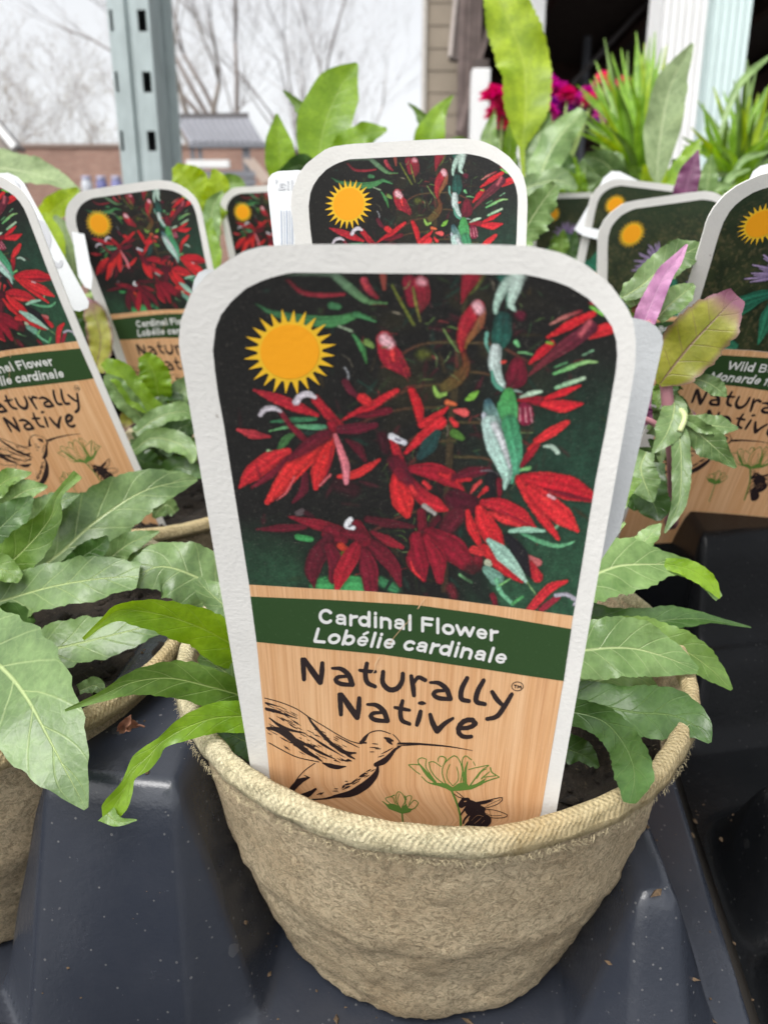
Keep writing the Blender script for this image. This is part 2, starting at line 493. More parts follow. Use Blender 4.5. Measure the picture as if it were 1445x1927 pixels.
# ------------------------------------------------------------------ bare trees
def bark(name, c):
    return plain(name, c, 0.9, 0.35, 8.0, bump=0.5, bscale=40, bdist=0.01)
def tree(base, h, seed, lab, c, spread=0.5, fork=0.22, buds=None, depth=7, lean=0.0, trunk_r=None):
    r = random.Random(seed)
    segs_t = []; segs_b = []
    tips = []
    def grow(p, d, L, rad, lev):
        n = 3 if lev < 3 else 2
        pts = [p]; rads = [rad]
        q = p.copy(); dd = d.copy()
        for i in range(n):
            dd = (dd + Vector((r.uniform(-1, 1), r.uniform(-1, 1), r.uniform(-0.4, 0.7))) * 0.13).normalized()
            q = q + dd * (L / n)
            pts.append(q.copy()); rads.append(rad * (1 - 0.42 * (i + 1) / n))
        (segs_t if lev == 0 else segs_b).append((pts, rads, 7 if lev < 2 else (4 if lev < 4 else 3)))
        if lev >= depth:
            tips.append(q); return
        k = r.choice((2, 3)) if lev > 0 else r.choice((3, 4))
        if lev >= 3: k = r.choice((2, 3))
        for j in range(k):
            sp = spread * (0.65 if j == 0 else 1.0)
            nd = (dd + Vector((r.gauss(0, 1), r.gauss(0, 1), r.gauss(0.25, 0.5))) * sp).normalized()
            if nd.z < -0.15: nd.z = abs(nd.z) * 0.4; nd.normalize()
            start = pts[-1] if (j < 2 or lev == 0) else pts[r.choice((1, 2))]
            grow(start.copy(), nd, L * r.uniform(0.6, 0.86), rads[-1] * r.uniform(0.55, 0.8), lev + 1)
        
    L0 = h * fork
    grow(Vector(base), Vector((lean, 0, 1)).normalized(), L0, trunk_r or h * 0.018, 0)
    root = empty('bare_tree', base)
    tag(root, lab, 'tree', 'bare trees across the yard')
    m = bark('bark_%d' % seed, c)
    for nm, segs in (('trunk', segs_t), ('crown', segs_b)):
        V = []; Fc = []
        for pts, rads, ns in segs:
            v, f = tubev(pts, [max(x, 0.0034) for x in rads], ns)
            o = len(V); V += v; Fc += [tuple(i + o for i in ff) for ff in f]
        cr = mesh(nm, V, Fc, m, root)
    if buds:
        V = []; Fc = []
        for q in tips:
            for _ in range(2):
                a = q + Vector((r.gauss(0, .1), r.gauss(0, .1), r.gauss(0, .1)))
                s = r.uniform(0.02, 0.05)
                e1 = Vector((r.gauss(0, 1), r.gauss(0, 1), r.gauss(0, 1))).normalized() * s
                e2 = Vector((r.gauss(0, 1), r.gauss(0, 1), r.gauss(0, 1))).normalized() * s
                o = len(V); V += [tuple(a), tuple(a + e1), tuple(a + e1 + e2), tuple(a + e2)]; Fc.append((o, o + 1, o + 2, o + 3))
        b_ = mesh('buds', V, Fc, plain('buds_%d' % seed, buds, 0.7), root, smooth=False)
        b_['kind'] = 'stuff'
def at_ground(px, py, d):
    a = U(px, py, d); return Vector((a.x, a.y, 0.0))
GB = lin((150, 138, 126))
tree(at_ground(-60, 300, 30), 15, 11, 'bare grey tree at the left edge above the gable', GB, 0.5)
tree(at_ground(95, 300, 33), 13, 23, 'spreading bare tree with olive buds above the brick building', GB, 0.62, 0.2, buds=lin((150, 138, 96)))
tree(at_ground(215, 300, 36), 17, 35, 'tall bare tree half hidden by the steel post', GB, 0.5)
tree(at_ground(408, 300, 28), 16, 47, 'upright bare tree rising over the greenhouse roof', lin((128, 120, 112)), 0.36, 0.3)
tree(at_ground(470, 300, 31), 17, 59, 'slim bare tree right of the greenhouse roof', lin((136, 128, 124)), 0.34, 0.32)
tree(at_ground(575, 300, 34), 17, 61, 'bare tree behind the broad upright leaf', lin((140, 132, 128)), 0.4, 0.28)
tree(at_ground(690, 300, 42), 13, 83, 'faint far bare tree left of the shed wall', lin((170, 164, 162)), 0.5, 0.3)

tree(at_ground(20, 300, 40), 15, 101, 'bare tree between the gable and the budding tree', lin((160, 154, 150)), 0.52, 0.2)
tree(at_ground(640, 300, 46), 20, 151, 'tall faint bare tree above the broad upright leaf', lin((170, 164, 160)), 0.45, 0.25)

# ------------------------------------------------------------------ perforated steel post
def galv(name, c):
    m = NT(name); co = m.coord()
    mp = m.n('ShaderNodeMapping'); m.l(co, mp.inputs[0]); mp.inputs['Scale'].default_value = (1, 1, 0.35)
    nz = m.noise(45, 5, 0.65, mp.outputs[0])
    m.set(Base_Color=m.mix(m.ramp(nz, [(0.35, 0), (0.65, 1)]), tuple(x * 0.78 for x in c), tuple(c)), Roughness=0.5, Metallic=0.25)
    m.set(Normal=m.bump(m.noise(300, 3, 0.6, co), 0.15, 0.001))
    return m.m
STEEL = galv('painted_steel', lin((172, 184, 184)))
dp = 1.15
pb = U(284, 353, dp)
# lower edge of what is seen; the post is upright, so it is laid out in metres round this point
root = empty('rack_post', (pb.x, pb.y, 0)); tag(root, 'upright galvanised rack post with rows of square slots', 'post')
sx = dp / F
xc = pb.x
w0, w1 = -0.050 , 0.0285      # front face from left to right edge
topz, botz = 1.75, 0.0
yf = pb.y
def plate_with_slots(name, xs, slotx, yy, th, z0, z1, slots, sh_, mat):
    """a plate of x-range xs with slots cut right through it"""
    V = []; Fc = []
    def add(x0, x1, za, zb):
        v, f = boxv(x0, x1, yy, yy + th, za, zb)
        o = len(V); V.extend(v); Fc.extend([tuple(i + o for i in ff) for ff in f])
    zs = [z0]
    for s in slots: zs += [s - sh_ / 2, s + sh_ / 2]
    zs.append(z1)
    for i in range(len(zs) - 1):
        if i % 2 == 0: add(xs[0], xs[1], zs[i], zs[i + 1])
        else:
            if slotx[0] > xs[0]: add(xs[0], slotx[0], zs[i], zs[i + 1])
            if slotx[1] < xs[1]: add(slotx[1], xs[1], zs[i], zs[i + 1])
    return mesh(name, V, Fc, mat, root, smooth=False)
zsl = [pb.z + 0.0635 + k * 0.0775 for k in range(-10, 9)]
plate_with_slots('front_flange', (xc - 0.039, xc - 0.017), (xc - 0.0405, xc - 0.034), yf, 0.003, botz, topz, zsl, 0.027, STEEL)
plate_with_slots('front_flange', (xc - 0.009, xc + 0.0155), (xc + 0.001, xc + 0.0135), yf, 0.003, botz, topz, zsl, 0.027, STEEL)
# pressed groove between the flanges
V = []
prof = [(-0.017, 0.0), (-0.0150, 0.006), (-0.0115, 0.006), (-0.009, 0.0)]
prof2 = [(x, y + 0.003) for x, y in prof[::-1]]
for z in (botz, topz):
    for x, y in prof + prof2: V.append((xc + x, yf + y, z))
Fc = [(i, (i + 1) % 8, (i + 1) % 8 + 8, i + 8) for i in range(8)]
mesh('groove', V, Fc, STEEL, root, smooth=False)
# side webs going back, the right one seen obliquely
beam('side_web', (xc + 0.017, yf + 0.0, botz), (xc + 0.017, yf + 0.0, topz), 0.003, 0.003, STEEL, root)
V, Fc = boxv(xc + 0.0155, xc + 0.0185, yf + 0.003, yf + 0.075, botz, topz)
mesh('side_web', V, Fc, STEEL, root, smooth=False)
V, Fc = boxv(xc - 0.042, xc - 0.0392, yf + 0.003, yf + 0.075, botz, topz)
mesh('side_web', V, Fc, STEEL, root, smooth=False)
V, Fc = boxv(xc + 0.019, xc + 0.033, yf + 0.070, yf + 0.073, botz, topz)
mesh('rear_flange', V, Fc, STEEL, root, smooth=False)
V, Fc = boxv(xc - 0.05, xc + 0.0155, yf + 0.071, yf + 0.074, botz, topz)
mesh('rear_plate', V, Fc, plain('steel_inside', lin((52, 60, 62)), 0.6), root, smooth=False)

# ------------------------------------------------------------------ the open-fronted store shed at the right
DS = 5.0
shed = empty('store_shed', tuple(at_ground(1100, 300, DS)))
tag(shed, 'open fronted store shed with brown siding and dark boarded interior', 'shed')
SIDING = plain('siding', lin((150, 138, 122)), 0.75, 0.12, 6.0, bump=0.2, bscale=60, bdist=0.002)
BROWNW = plain('weathered_wood', lin((112, 98, 94)), 0.85, 0.35, 12.0, bump=0.5, bscale=30, bdist=0.004)
DBROWN = plain('dark_brown_wood', lin((84, 74, 70)), 0.8, 0.2, 10.0)
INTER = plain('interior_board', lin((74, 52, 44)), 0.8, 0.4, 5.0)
s0 = U(799, 300, 5.4); s1 = U(850, 300, 5.4)
for k in range(27):
    z0 = 0.05 + k * 0.135
    V = [(s0.x, s0.y, z0), (s1.x + 0.1, s0.y, z0), (s1.x + 0.1, s0.y + 0.005, z0 + 0.14), (s0.x, s0.y + 0.005, z0 + 0.14)]
    V += [(x, y + 0.02, z) for x, y, z in V]
    mesh('siding_board', V, [(0, 1, 2, 3), (7, 6, 5, 4), (0, 4, 5, 1), (1, 5, 6, 2), (2, 6, 7, 3), (3, 7, 4, 0)], SIDING, shed, smooth=False)
box('corner_trim', s0.x - 0.025, s0.x - 0.001, s0.y - 0.02, s0.y + 0.1, 0, 3.7, plain('trim', lin((196, 190, 182)), 0.6), shed)
# rough timber framing next to the siding
a = U(845, 115, 5.0); b = U(880, 0, 5.0)
beam('shutter_panel', U(858, 115, 5.0), U(873, -60, 5.0), 0.085, 0.03, DBROWN, shed)
beam('shutter_edge', U(846, 108, 4.99), U(862, -60, 4.99), 0.022, 0.03, plain('shutter_edge', lin((176, 166, 160)), 0.7), shed)
for k, (x0, x1) in enumerate(((858, 868), (869.5, 880), (881.5, 889), (890.5, 898))):
    pa = U((x0 + x1) / 2, 300, 5.1); hw = (x1 - x0) / 2 / F * 5.1
    box('timber_strip', pa.x - hw, pa.x + hw, pa.y + 0.006 * k, pa.y + 0.05 + 0.006 * k, 0.2, 3.2, BROWNW, shed)
beam('timber_brace', U(862, 250, 4.95), U(922, 40, 4.95), 0.035, 0.03, BROWNW, shed)
beam('bracket', U(890, 128, 4.93), U(918, 128, 4.93), 0.09, 0.06, DBROWN, shed, upv=Vector((0, 1, 0)))
a = U(883, 330, 4.9); b = U(916, 330, 4.9)
tz = U(900, 142, 4.9).z
box('white_post', a.x, b.x, a.y, a.y + 0.11, 0, tz, WHITEP, shed, 0.006)
a = U(968, 330, 4.9); b = U(1010, 330, 4.9)
box('white_post', a.x, b.x, a.y, a.y + 0.13, 0, 3.2, WHITEP, shed, 0.006)
# dark interior: back boards, side wall, roof and floor
bx0 = U(905, 300, 5.2).x; bx1 = bx0 + 7.0; by = s0.y + 3.4
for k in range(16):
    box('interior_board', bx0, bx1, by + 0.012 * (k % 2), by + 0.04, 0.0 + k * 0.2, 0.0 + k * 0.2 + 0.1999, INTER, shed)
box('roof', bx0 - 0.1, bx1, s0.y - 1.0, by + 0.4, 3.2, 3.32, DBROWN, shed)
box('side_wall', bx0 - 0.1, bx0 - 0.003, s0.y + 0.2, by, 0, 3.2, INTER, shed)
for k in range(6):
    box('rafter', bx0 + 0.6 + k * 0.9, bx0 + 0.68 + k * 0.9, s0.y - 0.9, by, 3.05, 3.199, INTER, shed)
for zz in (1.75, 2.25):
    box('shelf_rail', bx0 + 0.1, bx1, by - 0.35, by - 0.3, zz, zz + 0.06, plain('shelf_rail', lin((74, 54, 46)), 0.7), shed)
beam('roof_brace', U(1075, 160, 6.2), U(1240, -20, 6.2), 0.035, 0.03, plain('grey_bar', lin((84, 80, 80)), 0.6), shed)
a = U(1099, 152, 6.5)
pl = plain('pale_pole', lin((128, 132, 140)), 0.5)
V, Fc = tubev([(a.x, a.y, 0), (a.x, a.y, U(1099, 76, 6.5).z)], [0.036, 0.036], 12); mesh('pole', V, Fc, pl, shed)
# fluted white column in two shades, close to the bench
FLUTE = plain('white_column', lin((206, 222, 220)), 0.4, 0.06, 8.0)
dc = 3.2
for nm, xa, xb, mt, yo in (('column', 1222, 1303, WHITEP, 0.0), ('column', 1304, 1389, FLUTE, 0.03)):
    a = U(xa, 250, dc); b = U(xb, 250, dc)
    n = 6; V = []; wd = (b.x - a.x)
    ring = []
    for k in range(n * 8 + 1):
        t = k / (n * 8)
        ring.append((a.x + wd * t, a.y + yo + 0.012 * abs(math.sin(t * n * math.pi)) - 0.012))
    ring += [(b.x, a.y + yo + 0.16), (a.x, a.y + yo + 0.16)]
    for z in (0, 3.195):
        for x, y in ring: V.append((x, y, z))
    m_ = len(ring)
    Fc = [(i, (i + 1) % m_, (i + 1) % m_ + m_, i + m_) for i in range(m_)]
    col = mesh(nm, V, Fc, mt, None, smooth=False)
    tag(col, 'white ribbed column in front of the dark shed' if xa < 1300 else 'pale blue green ribbed column beside the white one', 'column', 'shed columns')

# bench the trays stand on
BENCH = plain('bench_metal', lin((92, 94, 96)), 0.55, 0.2, 6.0)
bn = empty('plant_bench', (0, 0.9, 0)); tag(bn, 'long plant bench carrying the trays of seedlings', 'bench')
box('top', -0.9, 0.9, -0.12, 1.02, 0.795, 0.825, BENCH, bn)
box('top', -0.24, 0.9, 1.021, 1.5, 0.795, 0.825, BENCH, bn)
for x in (-0.85, 0.85):
    for y in (-0.08, 0.96):
        box('leg', x - 0.03, x + 0.03, y - 0.03, y + 0.03, 0, 0.7945, BENCH, bn)
# ------------------------------------------------------------------ plant trays
E1 = Vector((0.1106, -0.013, 0)); E2 = Vector((0.013, 0.1106, 0))
PC = Vector((0.0106, 0.153, 0))              # centre of the front pot
RIMZ = 1.0 - 0.0757
SLOPE = 0.127                                 # the display slopes up away from the lens
def sh(y): return SLOPE * (y - PC.y)
FLOOR = RIMZ - 0.0622

def plastic(name, c, c2, rough, dust, spec=0.5):
    m = NT(name); co = m.coord()
    nz = m.noise(18, 4, 0.6, co)
    base = m.mix(m.ramp(nz, [(0.3, 0), (0.7, 1)]), tuple(c), tuple(c2))
    # dust specks and splashes
    vo = m.t.nodes.new('ShaderNodeTexVoronoi'); vo.inputs['Scale'].default_value = 560; m.l(co, vo.inputs['Vector'])
    sp = m.math('LESS_THAN', vo.outputs['Distance'], m.math('MULTIPLY', m.noise(45, 2, 0.5, co), 0.25))
    wn = m.n('ShaderNodeTexWhiteNoise'); m.l(vo.outputs['Position'], wn.inputs[0])
    sp = m.math('MULTIPLY', sp, m.math('GREATER_THAN', wn.outputs[0], 0.55))
    vo2 = m.t.nodes.new('ShaderNodeTexVoronoi'); vo2.inputs['Scale'].default_value = 95
    mp = m.n('ShaderNodeMapping'); m.l(co, mp.inputs[0]); mp.inputs['Rotation'].default_value = (0.4, 0.7, 0.3)
    m.l(mp.outputs[0], vo2.inputs['Vector'])
    wn2 = m.n('ShaderNodeTexWhiteNoise'); m.l(vo2.outputs['Position'], wn2.inputs[0])
    sp2 = m.math('MULTIPLY', m.math('LESS_THAN', m.math('ADD', vo2.outputs['Distance'], m.math('MULTIPLY', m.noise(500, 3, 0.6, co), 0.25)), 0.24), m.math('GREATER_THAN', wn2.outputs[0], 0.78))
    film = m.ramp(m.noise(60, 6, 0.7, co), [(0.45, 0.0), (0.8, 0.35)])
    f = m.math('ADD', m.math('MULTIPLY', sp, m.math('MULTIPLY', wn.outputs[0], 0.42)), m.math('MULTIPLY', sp2, 0.13))
    f = m.math('MULTIPLY', m.math('ADD', f, m.math('MULTIPLY', film, 0.10)), dust, clamp=True)
    cc = m.mix(f, base, lin((150, 148, 146)))
    m.set(Base_Color=cc, Roughness=m.math('ADD', m.math('MULTIPLY', film, 0.08), rough))
    m.b.inputs['Specular IOR Level'].default_value = spec
    m.set(Normal=m.bump(m.math('ADD', m.noise(900, 3, 0.6, co), m.math('MULTIPLY', m.noise(70, 3, 0.6, co), 1.2)), 0.14, 0.0006))
    return m.m
SLATE = plastic('slate_plastic', lin((40, 44, 53)), lin((48, 52, 61)), 0.26, 0.8, 0.6)
BLACKP = plastic('black_plastic', (0.003, 0.0035, 0.004), (0.006, 0.0065, 0.0075), 0.24, 0.18, 0.12)

def smax(a, b, k):
    h = np.clip(0.5 + 0.5 * (a - b) / k, 0, 1)
    return b * (1 - h) + a * h + k * h * (1 - h)

def ridge(X, Y, c, ang, hl, hw, zt, sl, sw, r, chop=0.0):
    """a raised plastic divider: flat top, steep sloping sides, rounded edges"""
    ca, sa = math.cos(ang), math.sin(ang)
    s = (X - c[0]) * ca + (Y - c[1]) * sa
    t = -(X - c[0]) * sa + (Y - c[1]) * ca
    ds = np.maximum(np.abs(s) - hl, 0) * sl
    dt = np.maximum(np.abs(t) - hw, 0) * sw
    d = np.maximum(np.maximum(ds, dt), (ds + dt) * 0.80)
    return zt - (np.sqrt(d * d + r * r) - r)

a2 = math.atan2(E2.y, E2.x)
a1 = math.atan2(E1.y, E1.x)
def trayspace(a0, a1, b0, b1, h):
    A_, B_ = np.meshgrid(np.arange(a0, a1 + 1e-6, h / E1.length), np.arange(b0, b1, h / E2.length))
    return PC.x + A_ * E1.x + B_ * E2.x, PC.y + A_ * E1.y + B_ * E2.y, A_
X, Y, A = trayspace(-3.2, 0.615, -0.92, 1.58, 0.0013)
Z = np.full(X.shape, FLOOR)
def cellc(i, j):
    return PC + E1 * i + E2 * j
for i in range(-2, 1):
    for j in range(-1, 2):
        c = cellc(i, j) + E1 * 0.5            # divider between cell (i,j) and (i+1,j)
        if i == 0:
            c2 = c + Vector((-0.0150, -0.0165, 0))
            Z = smax(Z, ridge(X, Y, c2, a2 + 0.10, 0.014, 0.0030, RIMZ - 0.0290, 2.6, 3.0, 0.0018), 0.002)
        else:
            c3 = c - E1 * 0.025 - E2 * 0.02
            Z = smax(Z, ridge(X, Y, c3, a2, 0.033, 0.0122, RIMZ - 0.0115, 4.2, 3.8, 0.0075), 0.0022)
        if j == 0:
            c = cellc(i, j) + E2 * 0.5
            Z = smax(Z, ridge(X, Y, c, a1, 0.022, 0.008, RIMZ - 0.0150, 3.4, 3.6, 0.0045), 0.004)
Z = Z + sh(Y)
# the outer edge of the tray turns down
Z = np.where(A > 0.595, np.minimum(Z, FLOOR + sh(Y) - np.minimum((A - 0.595) * 0.3, 0.006)), Z)
nv, nu = X.shape
TRAY = (X.copy(), Y.copy(), Z.copy())
tr = mesh('plant_tray', np.stack([X, Y, Z], -1).reshape(-1, 3), gridfaces(nu, nv), SLATE)
tag(tr, 'slate grey moulded plastic tray holding the fibre pots', 'tray')

# black tray and empty cells on the right
X, Y, A = trayspace(0.625, 2.6, -0.92, 1.58, 0.0013)
ylip = 0.2225 + 0.010 * np.sin(np.clip((X - 0.080) / 0.075, 0, 1) * math.pi * 0.5) + 0.03 * np.clip(X - 0.155, 0, 1)
s = Y - ylip
Z = RIMZ + np.interp(s, [-0.2, -0.027, -0.024, -0.0165, -0.0150, -0.0105, -0.0085, -0.0015, 0.0015, 1.0], [-0.066, -0.066, -0.0635, -0.0440, -0.0420, -0.0410, -0.0380, -0.0135, -0.0105, -0.0100])
Z = smax(Z, ridge(X, Y, (0.100, 0.156), 0.30, 0.014, 0.003, RIMZ - 0.042, 1.6, 1.8, 0.004), 0.006)
Z = smax(Z, ridge(X, Y, (0.134, 0.118), -0.03, 0.056, 0.008, RIMZ - 0.055, 2.0, 2.0, 0.003), 0.005)
fade = np.clip((A - 0.63) / 0.09, 0, 1); fade = fade * fade * (3 - 2 * fade)
Z = (RIMZ - 0.066) + (Z - (RIMZ - 0.066)) * fade
Z = Z + sh(Y)
nv, nu = X.shape
TRAY2 = (X.copy(), Y.copy(), Z.copy())
bt = mesh('empty_tray', np.stack([X, Y, Z], -1).reshape(-1, 3), gridfaces(nu, nv), BLACKP)
tag(bt, 'glossy black plastic tray with empty cells at the right', 'tray')

# ------------------------------------------------------------------ fibre pots
def fibre(name, c1, c2, dark, weave=False):
    m = NT(name); co = m.coord(); uvn = m.coord('UV')
    n1 = m.noise(60, 5, 0.65, co); n2 = m.noise(620, 6, 0.75, co, dist=1.5); n3 = m.noise(1900, 4, 0.75, co, dist=2.5)
    c = m.mix(m.ramp(n1, [(0.34, 0), (0.66, 1)]), tuple(c1), tuple(c2))
    c = m.mix(m.ramp(n2, [(0.40, 0.8), (0.56, 0.0)]), c, tuple(x * 0.45 for x in c1))
    c = m.mix(m.ramp(n3, [(0.5, 0.0), (0.68, 0.65)]), c, tuple(min(1, x * 1.45) for x in c2))
    sp = m.n('ShaderNodeSeparateXYZ'); m.l(uvn, sp.inputs[0])
    if weave:
        # damp stretch of the rim, right of the front
        ang = m.math('ADD', sp.outputs[0], m.math('MULTIPLY', m.math('SUBTRACT', m.noise(120, 3, 0.6, co), 0.5), 0.03))
        wet = m.math('MULTIPLY', m.math('GREATER_THAN', ang, 0.765), m.math('LESS_THAN', ang, 1.0))
        wf = m.math('MULTIPLY', m.math('SUBTRACT', ang, 0.758), 45.0, clamp=True)
        wf = m.math('MULTIPLY', wf, m.ramp(n1, [(0.3, 0.35), (0.7, 0.9)]))
        c = m.mix(m.math('MULTIPLY', wf, 0.75), c, tuple(dark))
        wv = m.math('MULTIPLY', m.math('SINE', m.math('MULTIPLY', sp.outputs[0], 2 * math.pi * 330)), m.math('SINE', m.math('MULTIPLY', sp.outputs[1], 2 * math.pi * 9)))
        hgt = m.math('ADD', m.math('MULTIPLY', wv, 0.5), m.math('ADD', m.math('MULTIPLY', n2, 1.2), m.math('MULTIPLY', n3, 0.8)))
        m.set(Normal=m.bump(hgt, 0.8, 0.0006))
    else:
        # darker brown towards the foot, with an uneven upper edge
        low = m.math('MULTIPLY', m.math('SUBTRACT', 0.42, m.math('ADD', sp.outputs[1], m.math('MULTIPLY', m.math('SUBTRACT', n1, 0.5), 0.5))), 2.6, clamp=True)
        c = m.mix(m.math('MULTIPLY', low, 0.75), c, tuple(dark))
        hgt = m.math('ADD', m.math('MULTIPLY', n2, 1.6), m.math('MULTIPLY', n3, 0.9))
        m.set(Normal=m.bump(hgt, 0.9, 0.0007))
    m.set(Base_Color=c, Roughness=0.95)
    m.b.inputs['Specular IOR Level'].default_value = 0.1
    return m.m
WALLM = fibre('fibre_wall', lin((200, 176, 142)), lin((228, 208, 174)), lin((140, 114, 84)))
RIMM = fibre('fibre_rim', lin((204, 190, 150)), lin((226, 214, 180)), lin((180, 152, 102)), True)

def fbm(x, y, z, s):
    return mnoise.noise(Vector((x * s, y * s, z * s)))

def make_pot(root, c, rimz, seed, tiltx=0.0, tilty=0.0, nu=176, hscale=1.0):
    """outer wall, inner wall and a rolled rim"""
    prof = [(0.0515, -0.0030), (0.0510, -0.006), (0.0504, -0.011), (0.0496, -0.016), (0.0487, -0.0205), (0.0477, -0.0255), (0.0467, -0.0300),
            (0.0460, -0.0326), (0.0449, -0.0346), (0.0436, -0.0380), (0.0419, -0.0430), (0.0403, -0.0475), (0.0388, -0.0520), (0.0377, -0.0555), (0.0367, -0.0578), (0.0352, -0.0591), (0.032, -0.0596), (0.0, -0.0597)]
    P = catmull(np.array(prof), 64)
    V = []; uv = []
    for k, (r, z) in enumerate(P):
        for i in range(nu):
            a = 2 * math.pi * i / nu
            x, y = math.cos(a), math.sin(a)
            r2 = r
            if 0 < k and r > 0.004:
                r2 += 0.0010 * fbm(x * 0.05, y * 0.05, z + seed, 60) + 0.0007 * fbm(x * 0.05, y * 0.05, z + seed, 190) + 0.0005 * fbm(x * .05, y * .05, z + seed, 520)
            zz = z + (0.0006 * fbm(x * 0.05, y * 0.05, seed, 90) if k > 50 else 0)
            V.append((x * r2, y * r2, zz * hscale)); uv.append((i / nu, 1 - k / 63))
    inner = [(0.0516, -0.002), (0.0505, -0.012), (0.047, -0.03)]
    def tilt(v):
        x, y, z = v
        return (c.x + x + z * tiltx, c.y + y + z * tilty, rimz + z - x * tiltx - y * tilty + sh(c.y + y))
    mesh('wall', [tilt(v) for v in V], gridfaces(nu, 64, True), WALLM, root, uv=uv)
    Vi = []
    for r, z in inner:
        for i in range(nu):
            a = 2 * math.pi * i / nu; Vi.append((r * math.cos(a), r * math.sin(a), z))
    mesh('inner_wall', [tilt(v) for v in Vi], gridfaces(nu, 3, True), WALLM, root, uv=[(0.5, 0.9)] * len(Vi))
    # rolled rim
    V = []; uv = []; nk = 22
    for k in range(nk):
        ph = 2 * math.pi * k / (nk)
        for i in range(nu):
            a = 2 * math.pi * i / nu
            x, y = math.cos(a), math.sin(a)
            wob = 0.0007 * fbm(x * .05, y * .05, seed + 3, 50) + 0.0005 * fbm(x * .05, y * .05, seed + 7 + k * 0.004, 260)
            cr = 0.0530 + 0.0017 * math.copysign(abs(math.cos(ph)) ** 0.7, math.cos(ph)) + wob
            cz = -0.0023 + 0.0024 * math.copysign(abs(math.sin(ph)) ** 0.6, math.sin(ph)) + 0.0006 * fbm(x * .05, y * .05, seed + 5, 60)
            if math.cos(ph) > 0 and math.sin(ph) < -0.3:
                cr -= 0.0006; cz -= 0.0009 * fbm(x * .05, y * .05, seed + 9, 200)
            V.append(tilt((x * cr, y * cr, cz))); uv.append((i / nu, k / nk))
    fa = gridfaces(nu, nk, True)
    last = np.array([[(nk - 1) * nu + i, (nk - 1) * nu + (i + 1) % nu, (i + 1) % nu, i] for i in range(nu)])
    mesh('rim', V, np.vstack([fa, last]), RIMM, root, uv=uv)
    return tilt

def make_fuzz(root, tilt, n, seed):
    r = random.Random(seed); V = []; Fc = []
    for _ in range(n):
        a = r.uniform(math.pi * 1.0, math.pi * 2.0)
        z, R = r.choice(((-0.0048, 0.0540), (-0.0042, 0.0546), (-0.0003, 0.0535))) if r.random() < 0.55 else (lambda q: (-0.006 - q * 0.045, 0.0512 - q * 0.0145))(r.random())
        L = r.uniform(0.0003, 0.0012)
        p = Vector((R * math.cos(a), R * math.sin(a), z + r.gauss(0, 0.0004)))
        out = Vector((math.cos(a), math.sin(a), r.uniform(-0.5, 0.5))).normalized()
        side = Vector((-math.sin(a), math.cos(a), r.gauss(0, 0.6))).normalized()
        d = (out * r.uniform(0.15, 0.8) + side * r.choice((-1, 1)) * r.uniform(0.3, 1)).normalized()
        wv = Vector((0, 0, 1)).cross(d).normalized() * 0.000022
        mpt = p + d * L * 0.5 + out * L * 0.15
        e = p + d * L + Vector((0, 0, -L * 0.2))
        o = len(V)
        V += [tilt(tuple(p - wv)), tilt(tuple(p + wv)), tilt(tuple(mpt + wv)), tilt(tuple(mpt - wv)), tilt(tuple(e))]
        Fc += [(o, o + 1, o + 2, o + 3), (o + 3, o + 2, o + 4)]
    f = mesh('fuzz', V, Fc, plain('fibre_fuzz', lin((196, 182, 146)), 0.9, 0.3, 400), root)
    f['kind'] = 'stuff'

SOILM = NT('soil')
_co = SOILM.coord()
_n1 = SOILM.noise(160, 5, 0.7, _co); _n2 = SOILM.noise(700, 4, 0.7, _co)
_c = SOILM.mix(SOILM.ramp(_n1, [(0.35, 0), (0.7, 1)]), (0.010, 0.007, 0.005), (0.034, 0.024, 0.015))
_c = SOILM.mix(SOILM.ramp(_n2, [(0.62, 0.0), (0.70, 0.8)]), _c, (0.12, 0.09, 0.05))
SOILM.set(Base_Color=_c, Roughness=0.95, Normal=SOILM.bump(_n2, 1.0, 0.001))
SOILM = SOILM.m
def make_soil(c, z, R, seed, lab, n=44):
    V = []; Fc = []
    for k in range(n):
        r = R * k / (n - 1)
        for i in range(72):
            a = 2 * math.pi * i / 72
            x, y = c.x + r * math.cos(a), c.y + r * math.sin(a)
            zz = z + 0.0024 * fbm(x, y, seed, 110) + 0.0016 * fbm(x, y, seed, 320) + 0.001 * fbm(x, y, seed, 800)
            V.append((x, y, zz + sh(y)))
    Fs = [tuple(f) for f in gridfaces(72, n, True)]
    r_ = random.Random(int(seed * 10))
    for _ in range(260):
        a = r_.uniform(0, 6.28); rr = R * math.sqrt(r_.random()) * 0.97; s = r_.uniform(0.0005, 0.0021)
        x, y = c.x + rr * math.cos(a), c.y + rr * math.sin(a)
        zz = z + 0.0024 * fbm(x, y, seed, 110) + 0.0016 * fbm(x, y, seed, 320) + sh(y)
        o = len(V)
        st_ = r_.uniform(0.5, 2.2); th = r_.uniform(0, 6.28)
        for q in range(6):
            d_ = Vector(((1, 0, 0), (-1, 0, 0), (0, 1, 0), (0, -1, 0), (0, 0, 1), (0, 0, -1))[q]) * s * r_.uniform(0.6, 1.2)
            d_.x *= st_
            V.append((x + d_.x * math.cos(th) - d_.y * math.sin(th), y + d_.x * math.sin(th) + d_.y * math.cos(th), zz + d_.z * 0.8))
        for t_ in ((0, 2, 4), (2, 1, 4), (1, 3, 4), (3, 0, 4), (2, 0, 5), (1, 2, 5), (3, 1, 5), (0, 3, 5)):
            Fs.append(tuple(o + k for k in t_))
    s_ = mesh('potting_soil', V, Fs, SOILM)
    tag(s_, lab, 'soil', kind='stuff')
    return s_

